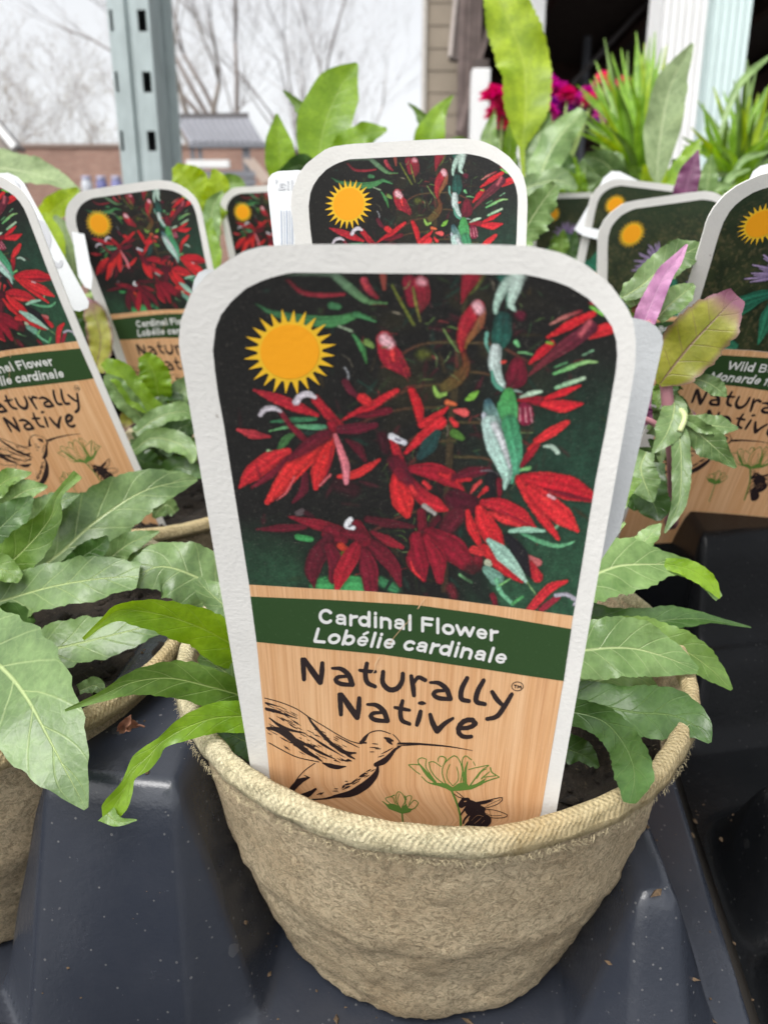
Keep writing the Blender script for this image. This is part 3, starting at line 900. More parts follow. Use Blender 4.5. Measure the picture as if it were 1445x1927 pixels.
fp = empty('fibre_pot', (PC.x, PC.y, RIMZ - 0.0625))
tag(fp, 'round tan fibre pot in front holding the largest tag', 'pot', 'fibre pots')
tl = make_pot(fp, PC, RIMZ, 1.3, tiltx=0.008, tilty=0.0, nu=240, hscale=1.03)
make_fuzz(fp, tl, 4200, 4)
make_soil(PC, RIMZ - 0.0165, 0.0492, 2.1, 'dark potting soil in the front fibre pot')
pots = []
for (i, j, lab) in ((-1, 0, 'tan fibre pot at the left edge under the grey green leaves'), (-1, 1, 'tan fibre pot behind the left plant, mostly hidden'),
                    (0, 1, 'tan fibre pot behind the front tag, mostly hidden')):
    c = cellc(i, j)
    p = empty('fibre_pot', (c.x, c.y, RIMZ - 0.0595 + sh(c.y))); tag(p, lab, 'pot', 'fibre pots')
    pz = RIMZ + {(-1, 0): -0.003, (-1, 1): -0.008, (0, 1): -0.004}[(i, j)]
    make_pot(p, c, pz, 5.7 + i * 3 + j * 11, tiltx=0.0, nu=120)
    make_soil(c, pz - 0.009, 0.0492, 3.3 + i + j, {(-1, 0): 'dark potting soil under the grey green plant at left', (-1, 1): 'dark potting soil in the pot behind the left plant', (0, 1): 'dark potting soil in the pot behind the front tag'}[(i, j)], 30)
# black round pot of the right-hand plant
BPC = Vector((0.150, 0.287, 0))
bz = RIMZ - 0.004
bp = empty('black_pot', (BPC.x, BPC.y, bz - 0.07 + sh(BPC.y))); tag(bp, 'round black plastic pot holding the purple tinged plant', 'pot')
V = []; prof = [(0.036, -0.07), (0.049, -0.006), (0.052, -0.004), (0.0535, -0.002), (0.0515, 0.0), (0.049, -0.001), (0.047, -0.03)]
for r, z in catmull(np.array(prof), 40):
    for i in range(96):
        a = 2 * math.pi * i / 96; V.append((BPC.x + r * math.cos(a), BPC.y + r * math.sin(a), bz + z + sh(BPC.y + r * math.sin(a))))
mesh('body', V, gridfaces(96, 40, True), BLACKP, bp)
make_soil(BPC, bz - 0.007, 0.0485, 9.1, 'dark potting soil in the black pot', 30)

# crumbs of spilled potting mix on the trays
CRUMB = plain('crumb', lin((96, 78, 58)), 0.95, 0.6, 900)
for (TX, TY, TZ), n_, lab in ((TRAY, 420, 'fine crumbs of potting mix spilled on the grey tray'), (TRAY2, 260, 'fine crumbs of potting mix spilled in the black tray')):
    V = []; Fs = []; r_ = random.Random(n_)
    for _ in range(n_):
        j, i = r_.randrange(0, TX.shape[0] // 2), r_.randrange(TX.shape[1] // 2 if n_ > 300 else 0, TX.shape[1] if n_ > 300 else TX.shape[1] // 2)
        s = 0.0001 + 0.0007 * r_.random() ** 3; st_ = r_.uniform(0.6, 2.5); th = r_.uniform(0, 6.28); o = len(V)
        for q in range(6):
            d_ = Vector(((1, 0, 0), (-1, 0, 0), (0, 1, 0), (0, -1, 0), (0, 0, 1), (0, 0, -1))[q]) * s * r_.uniform(0.6, 1.2); d_.x *= st_
            V.append((TX[j, i] + d_.x * math.cos(th) - d_.y * math.sin(th), TY[j, i] + d_.x * math.sin(th) + d_.y * math.cos(th), TZ[j, i] + s * 0.3 + d_.z))
        for t_ in ((0, 2, 4), (2, 1, 4), (1, 3, 4), (3, 0, 4), (2, 0, 5), (1, 2, 5), (3, 1, 5), (0, 3, 5)): Fs.append(tuple(o + k for k in t_))
    sp_ = mesh('spilled_soil', V, Fs, CRUMB, smooth=False)
    tag(sp_, lab, 'soil', kind='stuff')
# ------------------------------------------------------------------ plant tags (card, printed photograph, printed lettering and drawings)
def interp(tab):
    ys = np.array([a for a, b in tab], float); xs_ = np.array([b for a, b in tab], float)
    return lambda y: np.interp(y, ys, xs_)
cardL = interp([(459.5, 566), (460.5, 540), (464, 491), (472.5, 459), (492, 427), (518, 388), (553, 359), (604, 340), (643, 336.5), (670, 340), (700, 346), (1458, 474), (1860, 541)])
cardR = interp([(459.5, 900), (460.5, 940), (463, 999), (476, 1057), (498, 1102), (534, 1147), (579, 1180), (604, 1191), (643, 1196), (680, 1195), (707, 1192), (1535, 1045), (1860, 987)])
phoL = interp([(513, 556), (515, 542), (518, 529), (522, 513), (530, 491), (544, 463), (569, 435), (594, 416), (619, 406), (660, 401), (700, 405), (741, 410.5), (800, 421.5), (855, 430), (1100, 469), (1165, 478)])
phoR = interp([(513, 985), (519, 1015), (526, 1043), (536, 1070.6), (558, 1106.6), (586, 1134), (611, 1151), (638, 1159), (666, 1160.6), (694, 1158), (735, 1151), (800, 1140), (907, 1119), (1100, 1088), (1159, 1078)])
phoB = interp([(469, 1100), (600, 1108), (700, 1113), (780, 1120), (830, 1125.5), (916, 1137), (1000, 1148), (1078, 1159)])
bandT = interp([(471, 1122.6), (624, 1129), (788, 1139), (914, 1156.5), (1074, 1183.5)])
bandB = interp([(483, 1208), (613, 1221.5), (718, 1231.5), (826, 1247), (922, 1261), (1000, 1273), (1060, 1281.5)])
woodL = interp([(1100, 469), (1206, 483), (1484, 510), (1860, 550)])
woodR = interp([(1150, 1079), (1281, 1060), (1547, 1015), (1860, 962)])

def sheet(px, py, off=0.0):
    """depth of the card at a pixel: it leans forward, its lower right comes towards the lens, and it is a little bowed"""
    px = np.asarray(px, float); py = np.asarray(py, float)
    t = np.clip((py - 460) / 1100, 0, 1.2)
    inv = 12.1 - 0.003647 * py + 0.0011 * t * (px - 760) - 0.05 * ((px - 765) / 400) ** 2 * (1 - t) + 0.10 * t * np.clip((px - 765) / 300, 0, 2) ** 2 + 0.05 * np.sin(t * 3.0)
    return 0.88 / inv - off

def to3(px, py, off=0.0):
    return Un(px, py, sheet(px, py, off))

def paper(name, c, rough=0.6, bmp=0.4):
    m = NT(name); co = m.coord()
    n = m.noise(1500, 4, 0.6, co); n2 = m.noise(120, 3, 0.5, co)
    cc = m.mix(1.0, tuple(c), m.ramp(n2, [(0.3, 0.94), (0.7, 1.02)]), 'MULTIPLY')
    cc = m.mix(m.ramp(m.noise(420, 2, 0.5, co), [(0.76, 0.0), (0.79, 0.45)]), cc, lin((120, 106, 88)))   # specks of soil
    cc = m.mix(m.ramp(n, [(0.40, 0.08), (0.55, 0.0)]), cc, tuple(x * 0.7 for x in c))
    m.set(Base_Color=cc, Roughness=rough)
    m.set(Normal=m.bump(n, bmp, 0.0002))
    m.b.inputs['Specular IOR Level'].default_value = 0.35
    return m.m
CARD = paper('card', (0.83, 0.815, 0.775))
LABELM = paper('label_card', (0.60, 0.62, 0.63), 0.5)
def ink(name, c, fleck=0.5, rough=0.5):
    m = NT(name); co = m.coord()
    n = m.noise(1900, 3, 0.7, co)
    f = m.ramp(n, [(0.62, 0.0), (0.78, fleck)])
    m.set(Base_Color=m.mix(f, tuple(c), tuple(min(1, x * 1.6 + 0.06) for x in c)), Roughness=rough)
    m.set(Normal=m.bump(m.noise(1500, 4, 0.6, co), 0.2, 0.0002))
    return m.m
def photo_ink():
    m = NT('photo_print'); co = m.coord()
    at = m.n('ShaderNodeVertexColor'); at.layer_name = 'Col'
    n = m.noise(2600, 3, 0.75, co)
    f = m.ramp(n, [(0.60, 0.0), (0.78, 0.16)])
    c = m.mix(f, at.outputs[0], lin((200, 190, 175)))
    n2 = m.noise(2100, 2, 0.6, co)
    c = m.mix(1.0, c, m.ramp(n2, [(0.3, 0.78), (0.7, 1.16)]), 'MULTIPLY')
    m.set(Base_Color=c, Roughness=0.42)
    m.set(Normal=m.bump(m.noise(1500, 4, 0.6, co), 0.16, 0.0002))
    return m.m
PHOTO = photo_ink()
GREENBAND = ink('green_ink', lin((44, 74, 34)))
WHITEINK = ink('white_ink', (0.80, 0.80, 0.78), 0.0)
BLACKINK = ink('black_ink', lin((40, 28, 30)), 0.35)
GREENINK = ink('leaf_green_ink', lin((96, 132, 58)), 0.2)
SUNY = ink('sun_yellow_ink', lin((240, 190, 40)), 0.15)
SUNO = ink('sun_orange_ink', lin((250, 168, 16)), 0.15)
CREASE = ink('crease', lin((232, 192, 148)), 0.2)
def wood_ink():
    m = NT('wood_print'); uvn = m.coord('UV'); co = m.coord()
    def layer(sx, sy, sc, det, lo, hi):
        mp = m.n('ShaderNodeMapping'); m.l(uvn, mp.inputs[0]); mp.inputs['Scale'].default_value = (sx, sy, 1)
        return m.ramp(m.noise(sc, det, 0.6, mp.outputs[0], dist=0.25), [(lo, 0), (hi, 1)])
    a = layer(14, 0.5, 2.2, 4, 0.35, 0.68)
    b = layer(60, 1.3, 2.6, 5, 0.45, 0.75)
    c0 = m.mix(a, lin((224, 172, 122)), lin((240, 196, 150)))
    c0 = m.mix(m.math('MULTIPLY', b, 0.75), c0, lin((190, 126, 78)))
    n = m.noise(2300, 3, 0.7, co)
    c0 = m.mix(m.ramp(n, [(0.58, 0.0), (0.8, 0.18)]), c0, lin((250, 226, 196)))
    m.set(Base_Color=c0, Roughness=0.45)
    m.set(Normal=m.bump(m.noise(1500, 4, 0.6, co), 0.18, 0.0002))
    return m.m
WOODP = wood_ink()

# ---- painting of the printed photographs, sampled on a fine grid of the card
NI, NJ = 640, 540
S = np.linspace(0, 1, NI)
T = np.linspace(0, 1, NJ) ** 1.0
PX = np.empty((NJ, NI)); PY = np.empty((NJ, NI))
for j, t in enumerate(T):
    ynom = 513.5 + t * (1128 - 513.5)
    for it in range(2):
        if it == 0: yl = yr = ynom
        xl = phoL(513.5 + t * (1100 - 513.5)); xr = phoR(513.5 + t * (1159 - 513.5))
    px = xl + (xr - xl) * S
    yb = phoB(np.clip(px, 469, 1078))
    PX[j] = px
    PY[j] = 514.5 + (px - 722) * 0.008 * (1 - t) + t * (yb - 514.5)
gn = nr.rand(NJ // 6 + 3, NI // 6 + 3)
def smooth_noise(cell, seed):
    r = np.random.RandomState(seed)
    g_ = r.rand(NJ // cell + 3, NI // cell + 3)
    y = np.arange(NJ) / cell; x = np.arange(NI) / cell
    yi = y.astype(int); xi = x.astype(int); fy = (y - yi)[:, None]; fx = (x - xi)[None, :]
    fy = fy * fy * (3 - 2 * fy); fx = fx * fx * (3 - 2 * fx)
    a = g_[np.ix_(yi, xi)]; b = g_[np.ix_(yi, xi + 1)]; c = g_[np.ix_(yi + 1, xi)]; d = g_[np.ix_(yi + 1, xi + 1)]
    return (a * (1 - fx) + b * fx) * (1 - fy) + (c * (1 - fx) + d * fx) * fy
def ss(e0, e1, x):
    t = np.clip((x - e0) / (e1 - e0), 0, 1); return t * t * (3 - 2 * t)

class Paint:
    def __init__(self):
        self.im = np.zeros((NJ, NI, 3))
        self.n1 = smooth_noise(3, 1); self.n2 = smooth_noise(10, 2); self.n3 = smooth_noise(40, 3)
    def stroke(self, pts, rads, col, col2=None, soft=1.3, alpha=1.0, shade=0.38, n=18, streak=0.0):
        P = catmull(np.array(pts, float), n) if len(pts) > 2 else np.stack([np.linspace(pts[0][k], pts[1][k], n) for k in (0, 1)], 1)
        R = np.interp(np.linspace(0, 1, n), np.linspace(0, 1, len(rads)), rads)
        m = R.max() + 10
        bb = (PX > P[:, 0].min() - m) & (PX < P[:, 0].max() + m) & (PY > P[:, 1].min() - m) & (PY < P[:, 1].max() + m)
        if not bb.any(): return
        x = PX[bb]; y = PY[bb]
        best = np.full(x.shape, -1e9); bt_ = np.zeros(x.shape); bl = np.zeros(x.shape)
        for k in range(n - 1):
            a = P[k]; d = P[k + 1] - a; L = (d * d).sum() + 1e-9
            u = np.clip(((x - a[0]) * d[0] + (y - a[1]) * d[1]) / L, 0, 1)
            dx = x - a[0] - u * d[0]; dy = y - a[1] - u * d[1]
            dist = np.sqrt(dx * dx + dy * dy)
            rr = R[k] + (R[k + 1] - R[k]) * u
            f = rr - dist
            q = f > best
            best[q] = f[q]; bt_[q] = ((k + u) / (n - 1))[q]
            lat = (dx * -d[1] + dy * d[0]) / math.sqrt(L) / np.maximum(rr, 0.5)
            bl[q] = lat[q]
        if R.max() > 5 and alpha > 0.75 and soft < 6:
            hal = ss(-9.0, 3.0, best) * 0.42
            self.im[bb] = self.im[bb] * (1 - hal[:, None])
        best = best + (self.n1[bb] - 0.5) * 1.3
        cov = np.clip(0.5 + best / soft, 0, 1) * alpha
        c0 = np.array(lin(col)); c1 = np.array(lin(col2)) if col2 else c0
        c = c0 + (c1 - c0) * bt_[:, None]
        br = 1 + shade * (bl * 0.5 + (self.n1[bb] - 0.5) * 0.9 + (self.n2[bb] - 0.5) * 0.6)
        e_ = np.clip(best / (0.45 * np.interp(bt_, np.linspace(0, 1, n), R) + 0.6), 0, 1)
        ph_ = (P[0, 0] * 0.37 + P[-1, 1] * 0.21) % 6.28
        br = br * (1 - 0.34 * shade / 0.35 * (1 - e_)) * (1 + 0.16 * np.sin(bl * 8 + ph_ + 2.0 * bt_) * shade / 0.35) + 0.30 * np.exp(-((bl - 0.25 + 0.25 * math.sin(ph_)) / 0.22) ** 2) * np.sin(np.pi * bt_) * shade
        if R.max() > 6: br = br + 0.55 * np.exp(-((bl + 0.84) / 0.09) ** 2) * np.sin(np.pi * bt_) * (shade / 0.38)
        if streak: br = br * (1 - streak * np.exp(-(bl / 0.14) ** 2))
        c = np.clip(c * br[:, None], 0, 1)
        if col[0] > 150 and col[1] < 70:
            sp_ = ss(0.72, 0.92, self.n1[bb]) * 0.28
            c = c * (1 - sp_[:, None]) + np.array(lin((236, 92, 66))) * sp_[:, None]
        self.im[bb] = self.im[bb] * (1 - cov[:, None]) + c * cov[:, None]

P_ = Paint()
C1 = lambda *a: [(380 + x / 3.6125, 500 + y / 3.6125) for x, y in a]
C2 = lambda *a: [(780 + x / 3.6125, 500 + y / 3.6125) for x, y in a]
C3 = lambda *a: [(430 + x / 3.6125, 800 + y / 3.6125) for x, y in a]
C4 = lambda *a: [(780 + x / 4.0139, 800 + y / 4.0139) for x, y in a]
def w3(*a): return [x / 3.6125 / 2 for x in a]
def w4(*a): return [x / 4.0139 / 2 for x in a]
# background
b0 = np.array(lin((21, 20, 18))); b1 = np.array(lin((30, 62, 46))); b2 = np.array(lin((44, 84, 58))); b3 = np.array(lin((48, 44, 26)))
f1 = ss(820, 1080, PX) * ss(620, 900, PY)
f2 = ss(960, 1090, PY) * (0.55 + 0.45 * P_.n3) * (ss(700, 480, PX) + ss(850, 960, PX)).clip(0, 1)
f3 = ss(0.45, 0.9, P_.n3) * np.exp(-((PX - 840) / 150) ** 2 - ((PY - 680) / 150) ** 2)
im = b0[None, None] * (1 - f1[..., None]) + b1 * f1[..., None]
im = im * (1 - f2[..., None]) + b2 * f2[..., None]
im = im * (1 - f3[..., None]) + b3 * f3[..., None]
im = im * (0.75 + 0.5 * P_.n2[..., None])
P_.im = im
st = P_.stroke
for k in range(240):   # dim foliage in the depth of the picture
    x = rng.gauss(830, 140); y = rng.uniform(520, 1120); a = rng.uniform(0, 6.3); L = rng.uniform(8, 46)
    cc = rng.choice(((44, 58, 34), (58, 48, 28), (60, 26, 30), (34, 46, 34), (74, 24, 34), (30, 60, 50)))
    st([(x, y), (x + L * math.cos(a), y + L * math.sin(a))], [2, rng.uniform(2, 6), 1.0], cc, soft=4, alpha=rng.uniform(0.3, 0.8))
for k in range(40):
    x = rng.uniform(480, 760); y = rng.uniform(880, 990); a = rng.uniform(-.6, .6)
    st([(x, y), (x + 14 * math.cos(a), y + 14 * math.sin(a))], [1, 2, 1], (40, 44, 34), soft=3, alpha=0.5)
# the flower spike itself, with a stalk to each bloom
st([(880, 505), (868, 640), (850, 780), (842, 930), (836, 1110)], [5, 6, 7, 7, 6], (62, 58, 34), (70, 52, 36), soft=3, alpha=0.9)
for (x, y) in ((640, 812), (745, 850), (770, 875), (885, 955), (985, 905), (690, 1005), (800, 1000), (985, 745), (1010, 690), (720, 690), (860, 690), (1000, 840), (700, 770)):
    st([(856, y - 46), ((856 + x) / 2, y - 40), (x, y)], [3, 2.6, 3.4], (74, 70, 40), (96, 40, 40), soft=2.5, alpha=0.9)
# top left greens
st(C1((370, 260), (480, 320), (700, 370), (900, 380), (1060, 330)), w3(8, 45, 75, 80, 40), (50, 96, 62), (74, 138, 80))
st(C1((1040, 330), (1110, 350), (1180, 380)), w3(40, 30, 12), (64, 124, 76))
st(C1((900, 60), (1000, 150), (1120, 240), (1255, 255)), w3(50, 60, 40, 10), (96, 124, 98), (84, 128, 74))
st(C1((560, 62), (760, 58), (930, 62)), w3(8, 20, 30), (80, 100, 82), soft=3, alpha=0.8)
st(C1((580, 95), (680, 180), (820, 200), (965, 195)), w3(10, 34, 34, 22), (112, 26, 38), (138, 36, 48))
st(C1((880, 270), (930, 280)), w3(50, 40), (58, 110, 70))
st(C1((930, 410), (1020, 445)), w3(14, 14), (150, 170, 140))
st(C1((1030, 470), (1090, 560), (1120, 660)), w3(16, 44, 12), (74, 140, 84), (60, 120, 60))
st(C1((1120, 520), (1160, 550)), w3(50, 30), (110, 140, 70))
st(C1((1290, 130), (1360, 260), (1440, 400)), w3(12, 22, 22), (104, 112, 44))
st(C1((1100, 100), (1140, 170), (1190, 215)), w3(50, 50, 24), (168, 56, 72), (120, 26, 40))
st(C1((1230, 70), (1240, 160)), w3(50, 20), (130, 60, 50))
st(C1((1410, 110), (1430, 250)), w3(100, 70), (122, 22, 42))
# buds
st(C2((40, 120), (60, 210), (30, 330)), w3(110, 90, 20), (140, 26, 46), (84, 30, 32))
st(C2((42, 105), (60, 112)), w3(60, 50), (216, 146, 156), soft=6)
st(C2((-10, 150), (10, 260), (40, 380)), w3(14, 20, 10), (120, 120, 54))
st(C2((390, 60), (350, 150), (320, 255)), w3(130, 70, 12), (136, 24, 42), (126, 22, 36))
st(C2((470, 65), (420, 150), (370, 200)), w3(14, 18, 8), (96, 104, 48))
st(C2((430, 280), (370, 380), (320, 500), (335, 620)), w3(95, 130, 70, 26), (166, 28, 48), (140, 30, 36))
st(C2((470, 310), (440, 400), (370, 500), (345, 560)), w3(30, 60, 40, 12), (150, 84, 62), (124, 86, 40))
st(C2((425, 272), (440, 300)), w3(70, 64), (226, 172, 180), soft=7)
st(C2((335, 600), (350, 680), (300, 760), (210, 830)), w3(30, 60, 90, 80), (110, 56, 34), (96, 82, 40), soft=5, alpha=0.85)
st(C2((195, 430), (250, 520), (300, 590)), w3(10, 14, 8), (120, 150, 84))
st(C2((50, 600), (90, 600)), w3(70, 50), (92, 98, 34), soft=14, alpha=0.7)
st(C2((130, 820), (160, 880), (210, 870)), w3(14, 40, 24), (140, 180, 84))
st(C2((350, 910), (390, 890), (430, 855)), w3(20, 50, 14), (120, 176, 66))
st(C2((220, 930), (280, 945)), w3(40, 20), (220, 110, 66))
st(C1((1240, 500), (1280, 610), (1390, 730)), w3(110, 150, 60), (178, 28, 50), (120, 18, 38))
st(C1((1290, 560), (1300, 640)), w3(40, 26), (210, 52, 56))
st(C1((1240, 500), (1275, 530)), w3(80, 70), (228, 176, 184), soft=7)
for k in range(90):   # fine stems, calyces and filaments
    x = rng.gauss(850, 110); y = rng.uniform(540, 1090); a = rng.uniform(0, 6.3); L = rng.uniform(10, 34)
    cc = rng.choice(((104, 132, 70), (84, 110, 60), (150, 60, 60), (126, 150, 96), (176, 60, 66), (60, 92, 60), (150, 140, 120)))
    st([(x, y), (x + L * 0.5 * math.cos(a) + rng.uniform(-5, 5), y + L * 0.5 * math.sin(a) + rng.uniform(-5, 5)), (x + L * math.cos(a), y + L * math.sin(a))], [0.5, rng.uniform(0.7, 1.8), 0.4], cc, soft=1.5, alpha=rng.uniform(0.4, 0.9))
# pale leaves at the top
st(C2((600, 80), (610, 130)), w3(70, 40), (30, 90, 76))
st(C2((700, 60), (600, 160), (550, 290), (575, 345)), w3(80, 70, 50, 24), (178, 198, 186), (160, 196, 178))
st(C2((575, 345), (615, 350)), w3(30, 12), (170, 200, 80))
st(C2((715, 60), (680, 160), (650, 250), (685, 310)), w3(70, 80, 66, 18), (186, 204, 194), (176, 206, 190))
st(C2((630, 190), (625, 290)), w3(10, 8), (60, 110, 90))
st(C2((600, 370), (590, 470), (560, 570)), w3(120, 140, 60), (28, 66, 60), (34, 98, 84))
st(C2((492, 460), (485, 520), (505, 585)), w3(26, 24, 16), (110, 172, 154))
st(C2((550, 570), (545, 680), (580, 780), (640, 835), (730, 860)), w3(80, 90, 60, 30, 8), (196, 210, 206), (176, 204, 192))
st(C2((525, 720), (545, 800), (590, 840)), w3(20, 30, 30), (88, 160, 136))
st(C2((690, 520), (705, 545)), w3(36, 20), (110, 180, 120))
st(C2((700, 590), (750, 590), (800, 605)), w3(8, 18, 10), (110, 170, 112))
st(C2((720, 340), (700, 330)), w3(70, 50), (90, 16, 40), soft=5)
# top right flowers
st(C2((1130, 310), (1020, 350), (920, 400)), w3(20, 30, 10), (130, 24, 40), (200, 130, 120))
st(C2((1215, 325), (1080, 390), (900, 490)), w3(40, 66, 18), (206, 28, 40), (190, 20, 36))
st(C2((1345, 420), (1270, 440), (1190, 470)), w3(80, 84, 60), (206, 34, 44))
st(C2((1200, 420), (1060, 520), (920, 620), (770, 750)), w3(90, 100, 60, 14), (92, 22, 46), (110, 40, 46))
st(C2((1190, 385), (1130, 470)), w3(40, 40), (196, 90, 100), soft=6, alpha=0.8)
st(C2((930, 530), (860, 590), (780, 665)), w3(50, 60, 14), (190, 22, 40))
st(C2((900, 520), (935, 530)), w3(20, 20), (120, 170, 60))
st(C2((1200, 280), (1280, 330)), w3(24, 26), (110, 176, 70)); st(C2((1195, 255), (1240, 265)), w3(24, 20), (150, 24, 40))
st(C2((700, 680), (690, 760), (640, 820)), w3(110, 150, 50), (112, 18, 40), (84, 12, 32))
st(C2((595, 655), (620, 650)), w3(26, 14), (220, 70, 60))
st(C2((1140, 610), (1210, 575)), w3(8, 12), (130, 180, 140))
st(C2((945, 735), (1060, 690), (1160, 655), (1240, 655)), w3(16, 34, 28, 12), (104, 176, 108), (150, 190, 120))
st(C2((950, 690), (1030, 660)), w3(10, 16), (90, 150, 100))
st(C2((960, 830), (1060, 795), (1150, 765)), w3(22, 34, 26), (146, 196, 150), (186, 214, 180))
st(C2((720, 895), (790, 870), (860, 855)), w3(22, 40, 20), (190, 218, 190))
st(C2((710, 915), (800, 915), (920, 930)), w3(24, 60, 80), (150, 20, 40))
st(C2((890, 905), (1010, 860), (1125, 815)), w3(30, 54, 10), (206, 26, 42))
st(C2((880, 940), (1010, 955), (1140, 938)), w3(50, 90, 16), (208, 32, 46))
st(C2((745, 990), (750, 1030)), w3(120, 118), (130, 24, 58))
for q in (-30, 5, 38):
    st(C2((745 + q, 965), (752 + q * 1.2, 1060)), w3(7, 14), (222, 150, 160), alpha=0.8)
st(C2((640, 870), (630, 980), (650, 1084)), w3(80, 150, 90), (76, 158, 84), (82, 164, 104), streak=0.3)
st(C2((500, 930), (520, 1030), (540, 1084)), w3(60, 110, 120), (60, 96, 104), (150, 190, 176))
st(C2((470, 1010), (490, 1084)), w3(30, 60), (200, 206, 216))
# big leaf, white half and green half
st(C4((570, -10), (620, 150), (690, 330), (680, 480)), w4(130, 170, 130, 20), (184, 212, 204), (168, 208, 192))
st(C4((600, 0), (670, 150), (720, 320)), w4(50, 50, 20), (224, 224, 228), soft=5, alpha=0.8)
st(C4((720, -10), (760, 180), (770, 330), (730, 440)), w4(130, 120, 80, 14), (66, 144, 98), (92, 172, 136), streak=0.15)
# red petals, upper left flower
st(C1((470, 1060), (620, 1050), (770, 1040)), w3(14, 44, 30), (56, 116, 78)); st(C3((280, 40), (430, 10), (650, 15)), w3(10, 30, 40), (110, 170, 110), (90, 160, 120))
st(C3((330, 180), (400, 90), (450, 60)), w3(20, 60, 20), (70, 120, 66), alpha=0.8)
st(C3((270, 175), (320, 185)), w3(20, 18), (170, 210, 160))
st(C1((970, 690), (995, 740), (990, 810)), w3(8, 14, 12), (150, 152, 156))
st(C1((975, 790), (1010, 850), (1060, 890)), w3(50, 50, 30), (92, 22, 40))
st(C1((1000, 1010), (1120, 1010), (1270, 985)), w3(30, 60, 50), (104, 14, 34))
st(C1((955, 1050), (1060, 990), (1160, 950), (1250, 890), (1325, 848)), w3(16, 34, 60, 50, 34), (176, 24, 40), (206, 34, 46))
st(C1((1090, 900), (1130, 930)), w3(70, 60), (208, 40, 46))
st(C1((355, 845), (470, 890), (620, 950), (785, 1015)), w3(14, 70, 80, 26), (170, 32, 50), (176, 22, 40))
st(C1((770, 905), (850, 1000), (930, 1090)), w3(60, 64, 70), (176, 24, 42), (150, 16, 36))
st(C1((640, 925), (670, 885), (720, 872), (770, 895)), w3(50, 40, 44, 24), (206, 196, 206), (220, 214, 220))
st(C1((530, 985), (600, 1084)), w3(36, 40), (116, 24, 40)); st(C3((420, 0), (470, 50), (530, 110)), w3(40, 44, 40), (112, 16, 36))
st(C1((400, 1010), (430, 975), (490, 968), (535, 990)), w3(36, 34, 36, 20), (196, 188, 196))
st(C3((60, 28), (160, 62), (285, 78)), w3(16, 66, 12), (196, 60, 68), (150, 26, 44))
st(C3((700, -10), (720, 40)), w3(60, 50), (150, 18, 40)); st(C3((760, 30), (900, 20), (1000, 0)), w3(60, 80, 40), (96, 16, 38))
st(C3((800, 100), (880, 160), (930, 240)), w3(20, 70, 30), (86, 14, 32), alpha=0.9)
st(C3((520, 340), (510, 440), (440, 525)), w3(50, 60, 20), (92, 18, 36))
st(C3((760, 400), (850, 440)), w3(120, 100), (54, 16, 24), soft=10, alpha=0.8)
st(C3((400, 185), (270, 250), (150, 340), (75, 425)), w3(60, 130, 120, 14), (204, 40, 48), (190, 30, 42))
st(C3((400, 240), (300, 330), (160, 425)), w3(50, 50, 16), (104, 14, 36), (130, 26, 46), soft=4)
st(C3((190, 270), (215, 350)), w3(12, 16), (120, 18, 40), soft=4, alpha=0.8)
st(C3((700, 90), (560, 190), (440, 300), (340, 430), (265, 522)), w3(60, 130, 140, 110, 40), (206, 40, 40), (212, 44, 46))
st(C3((450, 350), (400, 450), (330, 510)), w3(14, 18, 8), (222, 100, 104), alpha=0.8)
st(C3((700, 110), (650, 230), (610, 330), (595, 425)), w3(70, 110, 110, 40), (204, 38, 36), (208, 40, 46))
st(C3((700, 150), (690, 260), (640, 410)), w3(16, 20, 8), (140, 18, 40), soft=3, alpha=0.8)
st(C3((620, 410), (690, 340)), w3(14, 20), (222, 110, 116), alpha=0.9)
st(C3((660, 70), (560, 130), (420, 230)), w3(90, 90, 40), (98, 14, 36), soft=5, alpha=0.9)
st(C3((745, 350), (860, 335), (960, 280), (1030, 232)), w3(24, 60, 56, 16), (214, 48, 48), (200, 40, 44))
st(C3((725, 70), (760, 170), (795, 280), (800, 388)), w3(30, 46, 60, 36), (212, 110, 120), (222, 130, 142))
# centre flower
st(C2((-20, 850), (20, 950), (45, 1080)), w3(50, 70, 40), (196, 28, 40)); st(C2((50, 1075), (130, 1040), (225, 962)), w3(60, 60, 16), (212, 36, 46))
st(C3((1200, 190), (1300, 95), (1440, -20)), w3(24, 70, 84), (190, 26, 42), (216, 38, 48))
st(C4((40, 240), (110, 150), (170, 60)), w4(60, 120, 60), (30, 62, 62), (34, 70, 66))
st(C4((300, 60), (360, 100)), w4(70, 40), (80, 124, 50)); st(C2((270, 985), (340, 1000)), w3(20, 60), (224, 90, 88)); st(C2((250, 1045), (280, 1080)), w3(30, 40), (214, 50, 54))
st(C3((1050, 80), (1070, 170)), w3(80, 60), (56, 12, 24), soft=6)
st(C3((1105, 80), (1140, 180), (1170, 270)), w3(40, 60, 80), (200, 28, 42), (120, 16, 38))
st(C4((-20, 330), (140, 350), (260, 400), (372, 492)), w4(60, 130, 130, 14), (150, 18, 40), (176, 26, 44))
st(C4((190, 370), (280, 400), (340, 460)), w4(30, 46, 16), (204, 36, 46), soft=4)
st(C4((-20, 430), (60, 540), (160, 600), (243, 640)), w4(60, 110, 120, 30), (140, 18, 40), (204, 38, 48))
st(C4((70, 430), (110, 470)), w4(30, 36), (206, 44, 52), soft=3)
st(C3((1160, 320), (1160, 420), (1190, 530), (1215, 610)), w3(80, 130, 150, 50), (200, 32, 40), (210, 40, 44))
st(C3((1130, 250), (1200, 350), (1250, 420)), w3(100, 110, 40), (92, 14, 36), soft=7, alpha=0.9)
st(C3((1240, 420), (1270, 470)), w3(30, 36), (206, 46, 52), soft=4)
